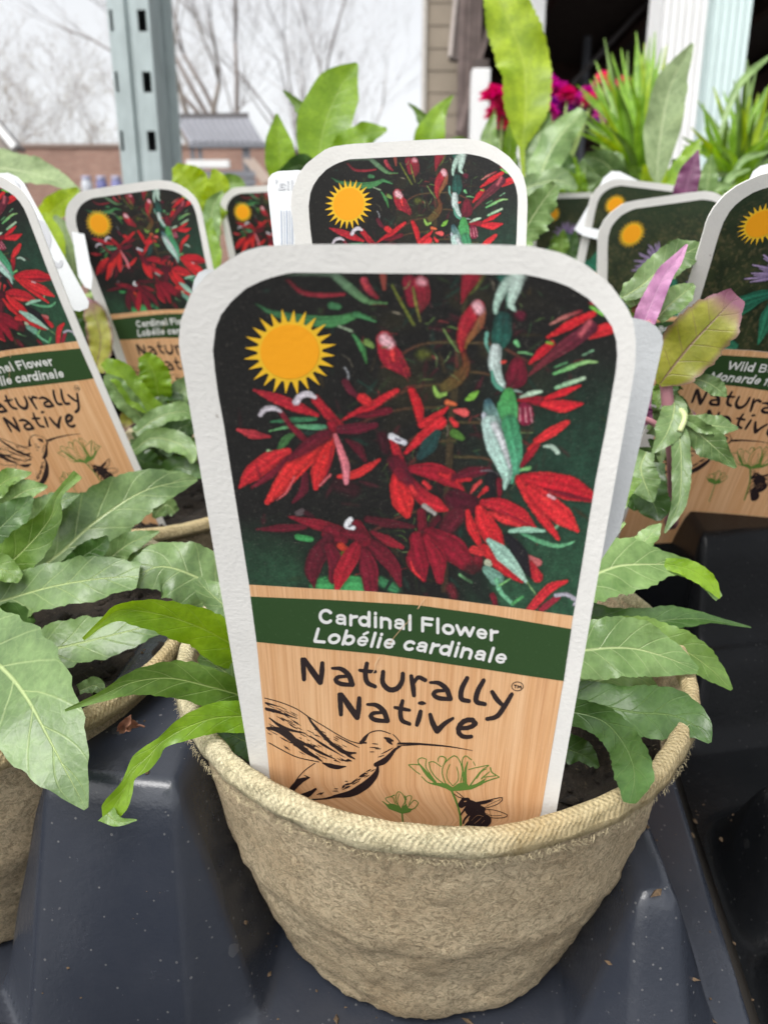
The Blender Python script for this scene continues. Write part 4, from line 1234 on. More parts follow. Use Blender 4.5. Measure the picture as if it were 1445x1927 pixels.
st(C3((1105, 75), (1140, 95), (1195, 118)), w3(44, 44, 40), (232, 232, 238), (214, 214, 224)); st(C3((1135, 95), (1165, 105)), w3(16, 14), (120, 110, 130))
# right lower flower
st(C4((300, 400), (420, 360), (560, 340)), w4(60, 90, 50), (96, 16, 36), soft=6); st(C4((320, 420), (420, 410)), w4(30, 30), (190, 32, 44))
st(C4((500, 345), (570, 345), (620, 375)), w4(10, 20, 24), (120, 110, 116)); st(C4((580, 400), (570, 540)), w4(100, 70), (22, 22, 26))
st(C4((420, 520), (460, 460), (500, 425)), w4(10, 36, 24), (200, 66, 66)); st(C4((480, 540), (540, 480)), w4(16, 40), (196, 40, 46))
st(C4((640, 420), (640, 540)), w4(50, 30), (110, 14, 34))
st(C4((300, 560), (420, 600)), w4(160, 150), (78, 12, 32), soft=7)
st(C4((240, 780), (300, 700), (380, 660)), w4(120, 140, 80), (92, 20, 36), soft=7)
st(C4((520, 585), (640, 610), (780, 690), (910, 768)), w4(60, 130, 150, 16), (184, 26, 44), (198, 34, 46))
st(C4((560, 660), (690, 720), (800, 760)), w4(30, 60, 30), (214, 46, 52), soft=4); st(C4((640, 640), (760, 700), (880, 762)), w4(8, 18, 8), (120, 14, 38), alpha=0.8)
st(C4((490, 630), (530, 740), (600, 850), (662, 928)), w4(60, 150, 150, 40), (212, 38, 46), (206, 32, 44))
st(C4((400, 650), (430, 780), (470, 860), (512, 935)), w4(30, 70, 60, 30), (206, 36, 44))
# far right flower
st(C4((780, 800), (950, 880), (1090, 912), (1205, 880)), w4(20, 40, 36, 14), (84, 150, 110), (110, 180, 130)); st(C4((720, 800), (850, 790), (980, 800)), w4(30, 50, 20), (150, 196, 170)); st(C4((1040, 800), (1075, 760)), w4(24, 24), (130, 180, 140))
st(C4((780, 400), (950, 420), (1180, 480), (1345, 550)), w4(50, 150, 190, 70), (196, 26, 42), (186, 22, 40))
st(C4((980, 480), (1150, 525), (1330, 570)), w4(10, 40, 16), (116, 14, 36), soft=4)
st(C4((790, 420), (860, 540), (960, 690), (1085, 858)), w4(60, 80, 80, 30), (204, 38, 46), (200, 34, 44))
st(C4((880, 480), (1000, 590), (1130, 700), (1230, 800)), w4(80, 150, 150, 26), (208, 36, 46), (216, 44, 50))
st(C4((1010, 530), (1055, 555)), w4(24, 24), (224, 170, 176))
st(C4((805, 310), (860, 230), (925, 150)), w4(30, 60, 40), (120, 16, 36), (176, 28, 42)); st(C4((860, 180), (910, 130)), w4(26, 20), (200, 40, 44))
st(C4((920, 120), (1020, 60), (1150, -20)), w4(50, 80, 40), (210, 42, 48)); st(C4((980, 160), (1040, 165), (1080, 205)), w4(20, 34, 36), (180, 204, 186))
st(C4((800, 340), (865, 325)), w4(20, 34), (120, 180, 110))
# lower left flower
st(C3((600, 1085), (850, 1080), (930, 1100)), w3(90, 130, 90), (70, 160, 92), soft=7); st(C3((1030, 1060), (1130, 1110)), w3(60, 70), (60, 130, 84), soft=8)
st(C3((650, 1050), (700, 1035)), w3(10, 14), (30, 66, 44)); st(C3((1060, 1130), (1110, 1050)), w3(16, 30), (24, 42, 32))
st(C3((470, 760), (560, 775)), w3(40, 40), (64, 150, 84))
st(C3((190, 708), (340, 702), (520, 690)), w3(12, 56, 40), (92, 18, 34), (104, 20, 38)); st(C3((470, 600), (500, 590)), w3(40, 50), (96, 84, 86)); st(C3((530, 600), (570, 620)), w3(40, 30), (60, 14, 26))
st(C3((410, 622), (600, 675), (820, 728)), w3(14, 80, 50), (126, 20, 38), (140, 22, 42))
st(C3((945, 640), (1080, 665), (1260, 690)), w3(50, 64, 24), (80, 16, 30)); st(C3((980, 730), (1080, 785), (1180, 830)), w3(30, 70, 30), (110, 18, 36), (158, 30, 46))
st(C3((700, 740), (760, 770)), w3(130, 110), (120, 18, 40)); st(C3((760, 820), (810, 860)), w3(50, 50), (200, 60, 40)); st(C3((750, 890), (780, 870)), w3(30, 30), (120, 130, 40))
st(C3((680, 780), (600, 900), (570, 1000), (585, 1108)), w3(80, 130, 110, 10), (84, 18, 34), (94, 20, 36))
st(C3((690, 830), (730, 940), (710, 1050)), w3(70, 110, 60), (104, 18, 38))
st(C3((960, 800), (1060, 890), (1130, 980), (1165, 1090)), w3(80, 110, 90, 26), (104, 16, 36), (112, 18, 38))
st(C3((900, 830), (950, 960), (970, 1140)), w3(60, 130, 90), (116, 18, 40), (120, 20, 42), streak=0.25)
st(C3((885, 790), (830, 900), (770, 1010), (735, 1125)), w3(50, 120, 110, 30), (140, 18, 40), (186, 34, 48))
st(C3((870, 680), (930, 780)), w3(80, 90), (122, 16, 38)); st(C3((790, 730), (900, 750)), w3(60, 80), (108, 16, 36), soft=5)
st(C3((830, 640), (805, 680), (850, 700)), w3(36, 44, 30), (230, 232, 236)); st(C3((820, 690), (840, 680)), w3(14, 14), (90, 84, 96))
# lower centre flower
st(C3((1310, 590), (1320, 740)), w3(60, 70), (108, 14, 34)); st(C4((130, 760), (180, 700)), w4(50, 40), (80, 14, 30)); st(C3((1330, 550), (1400, 600)), w3(36, 30), (160, 156, 150))
st(C3((1325, 780), (1270, 920), (1325, 1055)), w3(90, 130, 30), (136, 18, 40), (150, 26, 46)); st(C4((20, 860), (50, 1010), (75, 1172)), w4(120, 130, 24), (138, 16, 40))
st(C3((1240, 930), (1260, 990), (1320, 1050)), w3(12, 20, 10), (220, 50, 56)); st(C4((120, 830), (280, 930), (430, 1085)), w4(120, 200, 90), (128, 14, 38), (140, 20, 42))
st(C4((90, 860), (170, 1000), (190, 1172)), w4(80, 140, 60), (146, 20, 42)); st(C4((60, 840), (80, 940), (110, 1050)), w4(8, 12, 6), (84, 8, 26), alpha=0.8)
st(C4((120, 870), (200, 960), (240, 1040)), w4(10, 14, 6), (84, 8, 26), alpha=0.8)
st(C4((480, 980), (480, 1080)), w4(80, 60), (130, 22, 40), soft=6); st(C4((270, 1230), (300, 1290)), w4(70, 60), (96, 26, 36), soft=8)
st(C4((340, 1130), (430, 1188)), w4(20, 26), (130, 190, 130))
st(C4((440, 1120), (540, 1300)), w4(170, 120), (20, 24, 22), soft=12, alpha=0.8)
st(C4((520, 930), (620, 1010), (700, 1090), (810, 1180)), w4(70, 130, 100, 30), (206, 36, 44), (190, 28, 42))
st(C4((440, 940), (500, 960)), w4(60, 60), (210, 50, 54))
st(C4((850, 1000), (930, 1040)), w4(50, 60), (206, 110, 110)); st(C4((860, 1060), (930, 1150)), w4(90, 80), (190, 36, 48))
st(C4((700, 850), (780, 950), (870, 1140)), w4(60, 120, 24), (26, 24, 30))
st(C4((560, 870), (660, 970), (760, 1080), (852, 1195)), w4(40, 120, 80, 16), (150, 192, 176), (170, 206, 186))
st(C4((850, 1190), (930, 1300)), w4(14, 10), (130, 170, 110)); st(C4((550, 1040), (560, 1050)), w4(56, 50), (206, 210, 180))
st(C4((540, 1090), (620, 1160)), w4(60, 110), (116, 160, 142)); st(C4((620, 1170), (650, 1260), (740, 1350)), w4(40, 36, 30), (110, 176, 136)); st(C4((640, 1210), (720, 1160)), w4(20, 14), (120, 180, 110)); st(C4((740, 1350), (810, 1300)), w4(26, 26), (84, 160, 96))
st(C4((590, 1290), (610, 1350)), w4(50, 40), (110, 20, 36))
st(C4((870, 1395), (960, 1290), (1040, 1220), (1145, 1180)), w4(60, 70, 70, 26), (196, 44, 54), (206, 38, 48)); st(C4((960, 1390), (1080, 1300)), w4(50, 44), (150, 36, 54)); st(C4((1065, 1285), (1150, 1280), (1220, 1330), (1200, 1360)), w4(30, 30, 34, 20), (176, 172, 184))
def soften(im, k=1):
    for _ in range(k):
        im = np.concatenate([im[:1], im, im[-1:]]); im = (im[:-2] + 2 * im[1:-1] + im[2:]) / 4
        im = np.concatenate([im[:, :1], im, im[:, -1:]], 1); im = (im[:, :-2] + 2 * im[:, 1:-1] + im[:, 2:]) / 4
    return im
P_.im = soften(P_.im) * (0.82 + 0.36 * smooth_noise(2, 41))[..., None] + 0.006 * smooth_noise(2, 42)[..., None]
photo_cardinal = np.clip(P_.im, 0, 1).reshape(-1, 3)

# wild bergamot photograph: mottled meadow and shaggy lilac heads
Q = Paint()
m0 = np.array(lin((58, 66, 40))); m1 = np.array(lin((30, 42, 24))); m2 = np.array(lin((104, 96, 66)))
f1 = Q.n3[..., None]; f2 = ss(0.5, 0.9, Q.n2)[..., None]
Q.im = (m1 * (1 - f1) + m0 * f1) * (1 - 0.45 * f2) + m2 * 0.45 * f2
top = ss(760, 520, PY)[..., None]
Q.im = Q.im * (1 - 0.6 * top) + np.array(lin((38, 58, 36))) * 0.6 * top
for k in range(260):
    x = rng.uniform(400, 1160); y = rng.uniform(515, 1150); a = rng.uniform(0, 6.3); L = rng.uniform(6, 22)
    Q.stroke([(x, y), (x + L * math.cos(a), y + L * math.sin(a))], [1, 2, 0.6], rng.choice(((84, 96, 52), (40, 56, 30), (112, 100, 76), (34, 40, 24))), soft=3, alpha=0.6, n=4)
for (cx, cy, rr) in ((715, 850, 150), (1010, 1010, 130)):
    for (dx, dy, L) in ((-150, 190, 190), (140, 210, 190), (0, 240, 200), (-250, 240, 210)):
        Q.stroke([(cx, cy + 60), (cx + dx * 0.6, cy + dy * 0.5), (cx + dx, cy + dy)], [10, 34, 4], (34, 104, 84), (54, 130, 96), streak=0.3)
    for k in range(64):
        a = rng.uniform(math.pi * 0.95, math.pi * 2.05) if k % 4 else rng.uniform(0, 6.28); L = rng.uniform(0.45, 1.0) * rr
        x1 = cx + math.cos(a) * L; y1 = cy + math.sin(a) * L * 0.8
        Q.stroke([(cx + math.cos(a) * 15, cy + math.sin(a) * 10), (cx + math.cos(a) * L * 0.55 + rng.uniform(-8, 8), cy + math.sin(a) * L * 0.5), (x1, y1)], [3, 6, 2], (112, 92, 140), (186, 164, 206), n=8)
    Q.stroke([(cx - 20, cy + 8), (cx + 20, cy + 12)], [24, 24], (86, 120, 84), soft=6)
Q.stroke([(420, 1060), (520, 1085), (640, 1100)], [20, 60, 10], (30, 108, 88), (60, 132, 100), streak=0.2)
Q.im = soften(Q.im) * (0.86 + 0.28 * smooth_noise(2, 43))[..., None]
photo_bergamot = np.clip(Q.im, 0, 1).reshape(-1, 3)

# ---- line art by distance field, turned into clean-edged flat shapes
class Field:
    def __init__(self, x0, y0, x1, y1, h):
        self.x = np.arange(x0, x1 + h, h); self.y = np.arange(y0, y1 + h, h)
        self.X, self.Y = np.meshgrid(self.x, self.y)
        self.f = np.full(self.X.shape, -5.0)
    def stroke(self, pts, rads, sub=False, n=14, smooth=True, jag=0.0):
        pts = np.array(pts, float)
        if len(pts) > 2 and smooth: P = catmull(pts, n)
        else:
            tt = np.linspace(0, 1, max(n, len(pts) * 3)); P = np.stack([np.interp(tt, np.linspace(0, 1, len(pts)), pts[:, k]) for k in (0, 1)], 1)
        R = np.interp(np.linspace(0, 1, len(P)), np.linspace(0, 1, len(rads)), rads)
        m = R.max() + 3
        ix = np.where((self.x > P[:, 0].min() - m) & (self.x < P[:, 0].max() + m))[0]; iy = np.where((self.y > P[:, 1].min() - m) & (self.y < P[:, 1].max() + m))[0]
        if len(ix) == 0 or len(iy) == 0: return
        sl = (slice(iy[0], iy[-1] + 1), slice(ix[0], ix[-1] + 1))
        X, Y = self.X[sl], self.Y[sl]
        g = np.full(X.shape, -9.0)
        for k in range(len(P) - 1):
            a = P[k]; d = P[k + 1] - a; L = (d * d).sum() + 1e-9
            u = np.clip(((X - a[0]) * d[0] + (Y - a[1]) * d[1]) / L, 0, 1)
            dist = np.hypot(X - a[0] - u * d[0], Y - a[1] - u * d[1])
            g = np.maximum(g, R[k] + (R[k + 1] - R[k]) * u - dist)
        if jag: g = g + jag * np.sin(X * 1.9 + Y * 0.7) * np.sin(Y * 1.3 - X * 0.5)
        if sub: self.f[sl] = np.minimum(self.f[sl], -g)
        else: self.f[sl] = np.maximum(self.f[sl], g)
    def poly(self, pts):
        pts = np.array(pts, float)
        X, Y = self.X, self.Y
        ins = np.zeros(X.shape, bool); dmin = np.full(X.shape, 1e9)
        for k in range(len(pts)):
            a = pts[k]; b = pts[(k + 1) % len(pts)]
            cnd = (a[1] > Y) != (b[1] > Y)
            xi = (b[0] - a[0]) * (Y - a[1]) / (b[1] - a[1] + 1e-12) + a[0]
            ins ^= cnd & (X < xi)
            d = b - a; L = (d * d).sum() + 1e-9
            u = np.clip(((X - a[0]) * d[0] + (Y - a[1]) * d[1]) / L, 0, 1)
            dmin = np.minimum(dmin, np.hypot(X - a[0] - u * d[0], Y - a[1] - u * d[1]))
        self.f = np.maximum(self.f, np.where(ins, dmin, -dmin))
    def mesh2d(self):
        """marching squares; returns 2D points and faces"""
        f = self.f; ny, nx = f.shape
        inn = f > 0
        cnt = inn[:-1, :-1].astype(int) + inn[:-1, 1:] + inn[1:, 1:] + inn[1:, :-1]
        pts = []; ids = {}; faces = []
        def vid(key, x, y):
            k = ids.get(key)
            if k is None:
                k = len(pts); ids[key] = k; pts.append((x, y))
            return k
        for j, i in zip(*np.where(cnt > 0)):
            cs = ((j, i), (j, i + 1), (j + 1, i + 1), (j + 1, i))
            poly = []
            for q in range(4):
                a = cs[q]; b = cs[(q + 1) % 4]
                fa, fb = f[a], f[b]
                if fa > 0: poly.append(vid((a, 0), self.x[a[1]], self.y[a[0]]))
                if (fa > 0) != (fb > 0):
                    t = fa / (fa - fb)
                    e = (min(a, b), max(a, b))
                    poly.append(vid((e, 1), self.x[a[1]] + t * (self.x[b[1]] - self.x[a[1]]), self.y[a[0]] + t * (self.y[b[0]] - self.y[a[0]])))
            if len(set(poly)) >= 3: faces.append(tuple(poly[::-1]))
        return np.array(pts), faces

def conv(s, ox, oy):
    return lambda *a: [(ox + x / s, oy + y / s) for x, y in a]
K7 = conv(3.1413, 540, 1220); K5 = conv(3.5244, 490, 1300); K6 = conv(5.3519, 700, 1400); K0 = lambda *a: list(a)

# lettering "Naturally Native" with the small trade mark sign
LT = Field(545, 1228, 1000, 1402, 1.0)
def LS(wd, *pts, smooth=True):
    r = [x * 1.16 / 3.1413 / 2 for x in (wd if isinstance(wd, (list, tuple)) else [wd * 0.82, wd, wd, wd * 0.8])]
    LT.stroke(K7(*pts), r, smooth=smooth, jag=0.35)
def word_N(dx, dy):
    LS(26, (92 + dx, 66 + dy), (98 + dx, 125 + dy), (101 + dx, 184 + dy)); LS([22, 32, 30], (104 + dx, 66 + dy), (150 + dx, 135 + dy), (196 + dx, 200 + dy)); LS(26, (209 + dx, 88 + dy), (206 + dx, 145 + dy), (200 + dx, 200 + dy))
def word_a(dx, dy):
    LS([14, 24, 28, 26], (268 + dx, 118 + dy), (320 + dx, 122 + dy), (364 + dx, 158 + dy), (386 + dx, 214 + dy)); LS([16, 22, 24, 20], (350 + dx, 166 + dy), (302 + dx, 170 + dy), (288 + dx, 190 + dy), (318 + dx, 210 + dy), (386 + dx, 217 + dy))
word_N(0, 0); word_N(218, 207)
word_a(0, 0); word_a(578, 84); word_a(207, 214)
LS(26, (472, 90), (463, 150), (475, 202), (520, 226)); LS(20, (430, 130), (475, 136), (522, 138))
LS(27, (568, 140), (566, 205), (606, 245), (652, 236), (680, 195), (684, 150))
LS(26, (734, 165), (744, 225), (750, 278)); LS([16, 22, 22], (748, 205), (776, 172), (816, 188))
LS(27, (1064, 176), (1032, 240), (1030, 298), (1074, 312)); LS(27, (1161, 190), (1126, 255), (1118, 314), (1168, 330))
LS(26, (1212, 258), (1238, 300), (1270, 334)); LS(26, (1327, 272), (1286, 340), (1240, 402), (1182, 418))
LS(24, (683, 312), (670, 365), (678, 424), (724, 447)); LS(20, (638, 350), (680, 358), (724, 366))
LS(26, (789, 374), (780, 412), (768, 452)); LS([16, 22, 10], (782, 324), (798, 324), (816, 326))
LS([20, 28, 30], (846, 392), (862, 445), (886, 488), smooth=True); LS([30, 24, 16], (888, 488), (930, 446), (980, 414))
LS(26, (1014, 472), (1072, 470), (1112, 446), (1096, 424), (1050, 428), (1016, 462), (1014, 500), (1044, 524), (1088, 522))
ring = [(1361 + 34 * math.cos(q * math.pi / 8), 225 + 26 * math.sin(q * math.pi / 8)) for q in range(17)]
LT.stroke(K7(*ring), [0.75], n=60)
for s_ in (((1342, 217), (1358, 219)), ((1350, 218), (1348, 234)), ((1362, 236), (1365, 219), (1372, 231), (1381, 221), (1382, 238))):
    LT.stroke(K7(*s_), [0.9], smooth=False)

# humming bird
BI = Field(497, 1308, 892, 1512, 0.9)
def BS(wd, *pts):
    BI.stroke(K5(*pts), [x * 1.2 / 3.5244 / 2 for x in wd], n=20)
BS([5, 5, 5, 5], (30, 48), (130, 75), (240, 120), (330, 180), (430, 240), (520, 295), (600, 335), (668, 352))
BS([12, 12, 10, 6, 3], (915, 350), (1000, 350), (1100, 356), (1250, 370), (1405, 396)); BS([4, 6, 4], (905, 366), (960, 362), (1050, 358))
BS([6, 6, 5], (660, 345), (690, 305), (740, 272), (800, 265), (862, 285)); BS([5, 5], (880, 290), (905, 315), (928, 345))
BS([20, 14, 4], (668, 342), (690, 325), (715, 290)); BS([8, 10], (665, 345), (700, 345))
BS([10, 22, 10], (824, 312), (850, 322), (878, 332)); BS([14, 16, 8], (842, 330), (858, 342), (872, 354)); BS([4, 4], (905, 355), (918, 352))
BS([8, 16, 26, 34, 24], (930, 366), (890, 392), (860, 428), (820, 466), (765, 490))
BS([10, 34, 46, 44, 32, 16], (780, 496), (768, 548), (720, 606), (660, 650), (590, 684), (490, 700)); BS([16, 8, 6], (500, 700), (420, 716), (320, 722))
BS([6, 30, 34, 8], (165, 708), (212, 650), (262, 600), (322, 576)); BS([8, 30, 36, 26, 6], (200, 740), (258, 712), (310, 690), (340, 672), (372, 652)); BS([10, 22, 8], (166, 710), (230, 738), (320, 724)); BS([5, 5, 5], (362, 480), (295, 528), (240, 590), (166, 708))
BS([6, 26, 24, 6], (412, 478), (462, 496), (510, 506), (566, 502)); BS([6, 16, 18, 18, 24, 8], (310, 165), (350, 222), (420, 300), (480, 356), (560, 408), (632, 412)); BS([10, 16, 6], (550, 405), (590, 432), (626, 452))
BS([10, 30, 42, 34, 28, 18, 6], (45, 246), (115, 258), (180, 292), (240, 346), (300, 398), (368, 440), (410, 468)); BS([6, 18, 14, 4], (60, 180), (125, 228), (200, 260), (300, 282)); BS([5, 5, 5], (58, 345), (150, 396), (250, 442), (388, 472)); BS([10, 8, 3], (36, 80), (80, 92), (122, 104)); BS([6, 10, 4], (40, 128), (140, 150), (245, 184)); BS([14, 12, 4], (38, 118), (90, 128), (140, 140))
BS([8, 20, 6], (200, 300), (290, 352), (360, 372)); BS([6, 14, 5], (330, 300), (420, 360), (520, 418)); BS([6, 16, 4], (290, 345), (390, 405), (500, 455)); BS([4, 8, 3], (500, 300), (560, 330), (655, 378)); BS([8, 14, 4], (565, 466), (580, 460), (605, 466))
r_ = random.Random(3)
for q in range(90):      # feather hatching
    t = r_.random(); u = r_.uniform(0.08, 0.92)
    xt = 40 + t * 520; yt = np.interp(xt, (30, 130, 240, 330, 430, 520, 600), (50, 76, 121, 181, 241, 296, 336)); yb_ = np.interp(xt, (30, 150, 250, 388, 560), (330, 396, 442, 470, 480))
    y0 = yt + (yb_ - yt) * u; L = r_.uniform(18, 62)
    BS([2, 4.5, 1.5], (xt, y0), (xt + L * 0.5, y0 + L * 0.27), (xt + L, y0 + L * 0.52 ))
for q in range(34):      # breast and throat hatching
    t = r_.random()
    x = 520 + 210 * t; y = 668 - 120 * t ** 1.2 - r_.uniform(0, 34); L = r_.uniform(16, 46)
    BS([1.5, 5, 2], (x, y), (x + L * 0.5, y - L * 0.22), (x + L, y - L * 0.5))
for (x, y, L, s_) in ((740, 350, 40, .1), (725, 375, 60, .05), (760, 385, 40, 0), (725, 405, 30, 0), (780, 440, 40, -.3), (800, 420, 60, -.5), (830, 405, 50, -.55), (850, 430, 40, -.6), (375, 690, 30, -.5), (395, 690, 25, -.7), (340, 660, 30, -.5), (290, 560, 40, .4), (560, 600, 20, 0), (490, 650, 25, 0), (480, 665, 35, 0)):
    BS([3, 6, 3], (x, y), (x + L * .5, y + L * .5 * s_), (x + L, y + L * s_))

# two green flowers
GF = Field(716, 1418, 945, 1585, 0.8)
def GS(wd, *pts, sub=False):
    GF.stroke(K6(*pts), [x / 5.3519 / 2 for x in wd], n=18, sub=sub)
GS([9, 9], (368, 210), (420, 205), (470, 212)); GS([9, 9], (370, 214), (430, 268), (482, 305)); GS([9, 10, 14], (500, 330), (560, 385), (640, 412))
GS([9, 9, 9], (466, 200), (464, 160), (500, 140), (548, 155)); GS([8, 30, 40, 20], (470, 195), (505, 240), (560, 310), (640, 392)); GS([8, 8, 8], (545, 165), (540, 230), (590, 310), (645, 385))
GS([9, 10, 10], (572, 190), (590, 260), (640, 335), (730, 408)); GS([9, 9], (572, 186), (620, 180), (695, 228)); GS([8, 9, 14, 10], (664, 180), (668, 140), (700, 124), (742, 148), (725, 205))
GS([10, 10, 10, 10], (742, 402), (706, 300), (720, 210), (780, 145), (835, 118), (882, 172), (908, 270), (890, 385)); GS([8, 8], (812, 424), (756, 350), (754, 280), (782, 205)); GS([8, 8], (812, 424), (862, 370), (868, 300), (850, 230))
GS([10, 10, 10], (915, 385), (916, 270), (906, 170), (940, 120), (1000, 160)); GS([30, 26, 10], (940, 400), (938, 280), (960, 180)); GS([8, 8], (1018, 180), (1036, 215)); GS([8, 9, 9], (970, 258), (1050, 238), (1172, 214)); GS([8, 10, 14], (1172, 218), (1090, 280), (985, 420)); GS([8, 8], (1050, 350), (1100, 280), (1150, 250))
GS([14, 12, 8], (1190, 240), (1205, 285), (1278, 332)); GS([8, 14, 20], (1278, 336), (1160, 372), (1010, 440)); GS([10, 8], (1130, 335), (1240, 320)); GS([8, 14], (1180, 280), (1100, 350))
GF.poly(K6((600, 388), (700, 395), (752, 398), (810, 438), (872, 394), (948, 388), (975, 425), (1050, 400), (1150, 340), (1110, 408), (1000, 458), (880, 472), (790, 475), (740, 448), (640, 415)))
GS([22, 20, 22, 24], (800, 470), (842, 570), (878, 680), (890, 770), (896, 960))
GS([8, 8, 8], (285, 640), (244, 590), (240, 525), (265, 480), (310, 510), (332, 575), (300, 635)); GS([6, 6], (262, 620), (256, 560), (275, 500)); GS([8, 8, 8], (232, 600), (205, 535), (136, 548), (180, 600), (245, 630)); GS([8, 16, 20], (106, 578), (150, 612), (225, 660)); GS([8, 12], (190, 530), (225, 515)); GS([8, 8], (335, 600), (345, 532), (398, 528), (372, 610)); GS([8, 9], (330, 520), (345, 560)); GS([8, 8], (465, 590), (420, 568), (350, 650)); GS([8, 12], (466, 595), (430, 645), (390, 660))
GF.poly(K6((136, 612), (200, 600), (245, 612), (290, 648), (345, 600), (360, 645), (410, 655), (380, 688), (300, 704), (240, 680), (170, 655)))
GS([14, 16], (300, 690), (308, 780), (316, 960))

# bee
BE = Field(846, 1485, 965, 1585, 0.8)
def ES(wd, *pts, sub=False):
    BE.stroke(K6(*pts), [x / 5.3519 / 2 for x in wd], n=18, sub=sub)
ES([7, 8], (845, 480), (880, 505), (925, 545)); ES([7, 8], (822, 500), (870, 535), (915, 548))
ES([70, 80, 50], (900, 610), (925, 585), (960, 565)); ES([60, 110, 120, 60], (950, 585), (1010, 630), (1060, 660), (1110, 660)); ES([90, 130, 90], (980, 670), (1040, 680), (1090, 690))
ES([60, 150, 170, 120], (1000, 760), (1060, 770), (1100, 775), (1140, 770)); ES([120, 130], (1010, 850), (1060, 930)); ES([7, 10, 7, 7], (1030, 590), (1150, 570), (1295, 540), (1312, 560), (1250, 612), (1110, 655)); ES([7, 7, 7], (1115, 660), (1220, 664), (1335, 700), (1362, 724), (1300, 745), (1180, 738), (1125, 690))
ES([30, 30, 4], (1060, 600), (1130, 590), (1220, 570)); ES([4, 5], (1130, 640), (1200, 600), (1290, 560)); ES([4, 5], (1130, 690), (1200, 720), (1300, 720)); ES([4, 4], (1180, 665), (1200, 735))
ES([20, 12], (945, 640), (890, 715)); ES([22, 20, 14], (985, 700), (930, 760), (915, 800)); ES([24, 24, 12], (990, 770), (950, 810), (905, 870))
ES([14, 8], (930, 580), (950, 575), sub=True); ES([5, 5], (1000, 770), (1060, 720), (1120, 730), sub=True); ES([5, 7, 4], (1030, 800), (1070, 770), (1100, 740), sub=True); ES([4, 6], (1100, 800), (1130, 770), sub=True)

# sun
SU = Field(452, 578, 642, 746, 0.9); SD = Field(480, 600, 612, 722, 0.9)
sc = (545.5, 662.0)
SU.poly([(sc[0] + 61 * math.cos(q * math.pi / 30), sc[1] + 56.5 * math.sin(q * math.pi / 30)) for q in range(60)])
for q in range(24):
    a = (q + 0.35) * math.pi / 12
    L = 89 if q % 2 else 86
    ca, sa = math.cos(a), math.sin(a)
    SU.poly([(sc[0] + 57 * ca - 6.4 * sa, sc[1] + 53 * sa + 6.0 * ca), (sc[0] + L * ca, sc[1] + L * 0.93 * sa), (sc[0] + 57 * ca + 6.4 * sa, sc[1] + 53 * sa - 6.0 * ca)])
SD.poly([(sc[0] + 55 * math.cos(q * math.pi / 30), sc[1] + 51 * math.sin(q * math.pi / 30)) for q in range(60)])
# creases in the card
CR = Field(690, 1120, 815, 1285, 0.9)
CR.stroke([(802, 1124), (792, 1136), (786, 1146)], [0.8, 1.3, 0.6]); CR.stroke([(714, 1236), (706, 1250), (706, 1258), (700, 1268)], [1.4, 1.8, 1.0, 0.6]); CR.stroke([(690, 1290), (682, 1303)], [0.6, 1]); CR.stroke([(772, 1165), (745, 1195), (730, 1216)], [0.4, 0.5, 0.4])

arts = {}; shared = {}
def flat(name, field, mat, root, off):
    key = name
    if key not in arts:
        arts[key] = field.mesh2d()
    p2, fc = arts[key]
    if name in shared:
        o = bpy.data.objects.new(name, shared[name].data); link(o, root); return o
    shared[name] = mesh(name, to3(p2[:, 0], p2[:, 1], off), fc, mat, root)
    return shared[name]

def text_mesh(body, shear=0.0, offset=0.012, squeeze=1.0):
    cu = bpy.data.curves.new('t', 'FONT'); cu.body = body; cu.size = 1.0; cu.offset = offset; cu.resolution_u = 4
    ob = bpy.data.objects.new('t', cu); COL.objects.link(ob)
    dg = bpy.context.evaluated_depsgraph_get(); dg.update()
    me = bpy.data.meshes.new_from_object(ob.evaluated_get(dg))
    V = np.array([tuple(v.co)[:2] for v in me.vertices]); Fc = [tuple(p.vertices) for p in me.polygons]
    bpy.data.objects.remove(ob); bpy.data.curves.remove(cu); bpy.data.meshes.remove(me)
    V[:, 0] += V[:, 1] * shear
    return V, Fc
GL = {}
def gl(ch, w, *strokes): GL[ch] = (w, strokes)
def arc(cx, cy, rx, ry, a0, a1, n=10):
    return [(cx + rx * math.cos(math.radians(a0 + (a1 - a0) * k / n)), cy + ry * math.sin(math.radians(a0 + (a1 - a0) * k / n))) for k in range(n + 1)]
T_, X_, B_ = 0.645, 0.455, 0.070
xm = (X_ + B_) / 2; rx_ = 0.150; ry_ = (X_ - B_) / 2
gl('C', .58, arc(.30, (T_ + B_) / 2, .20, (T_ - B_) / 2, 42, 318, 20)); gl('F', .50, [(.10, B_ - .03), (.10, T_)], [(.10, T_), (.42, T_)], [(.10, .37), (.38, .37)]); gl('L', .48, [(.10, T_ + .03), (.10, B_), (.42, B_)])
gl('W', .82, [(.05, T_ + .03), (.22, B_), (.41, T_), (.60, B_), (.77, T_ + .03)]); gl('B', .58, [(.10, B_), (.10, T_)], [(.10, T_), (.28, T_)] + arc(.30, T_ - .135, .15, .135, 80, -80) + [(.10, .375)], [(.10, .375), (.30, .375)] + arc(.31, .222, .17, .152, 80, -80) + [(.10, B_)])
gl('M', .72, [(.10, B_ - .03), (.10, T_), (.36, B_ + .05), (.62, T_), (.62, B_ - .03)])
gl('a', .46, arc(.22, .33, .135, .135, 160, 20) + [(.355, B_ - .02)], arc(.20, .18, .12, .11, 60, 330, 14) + [(.34, .2)], [(.20, .285), (.35, .30)])
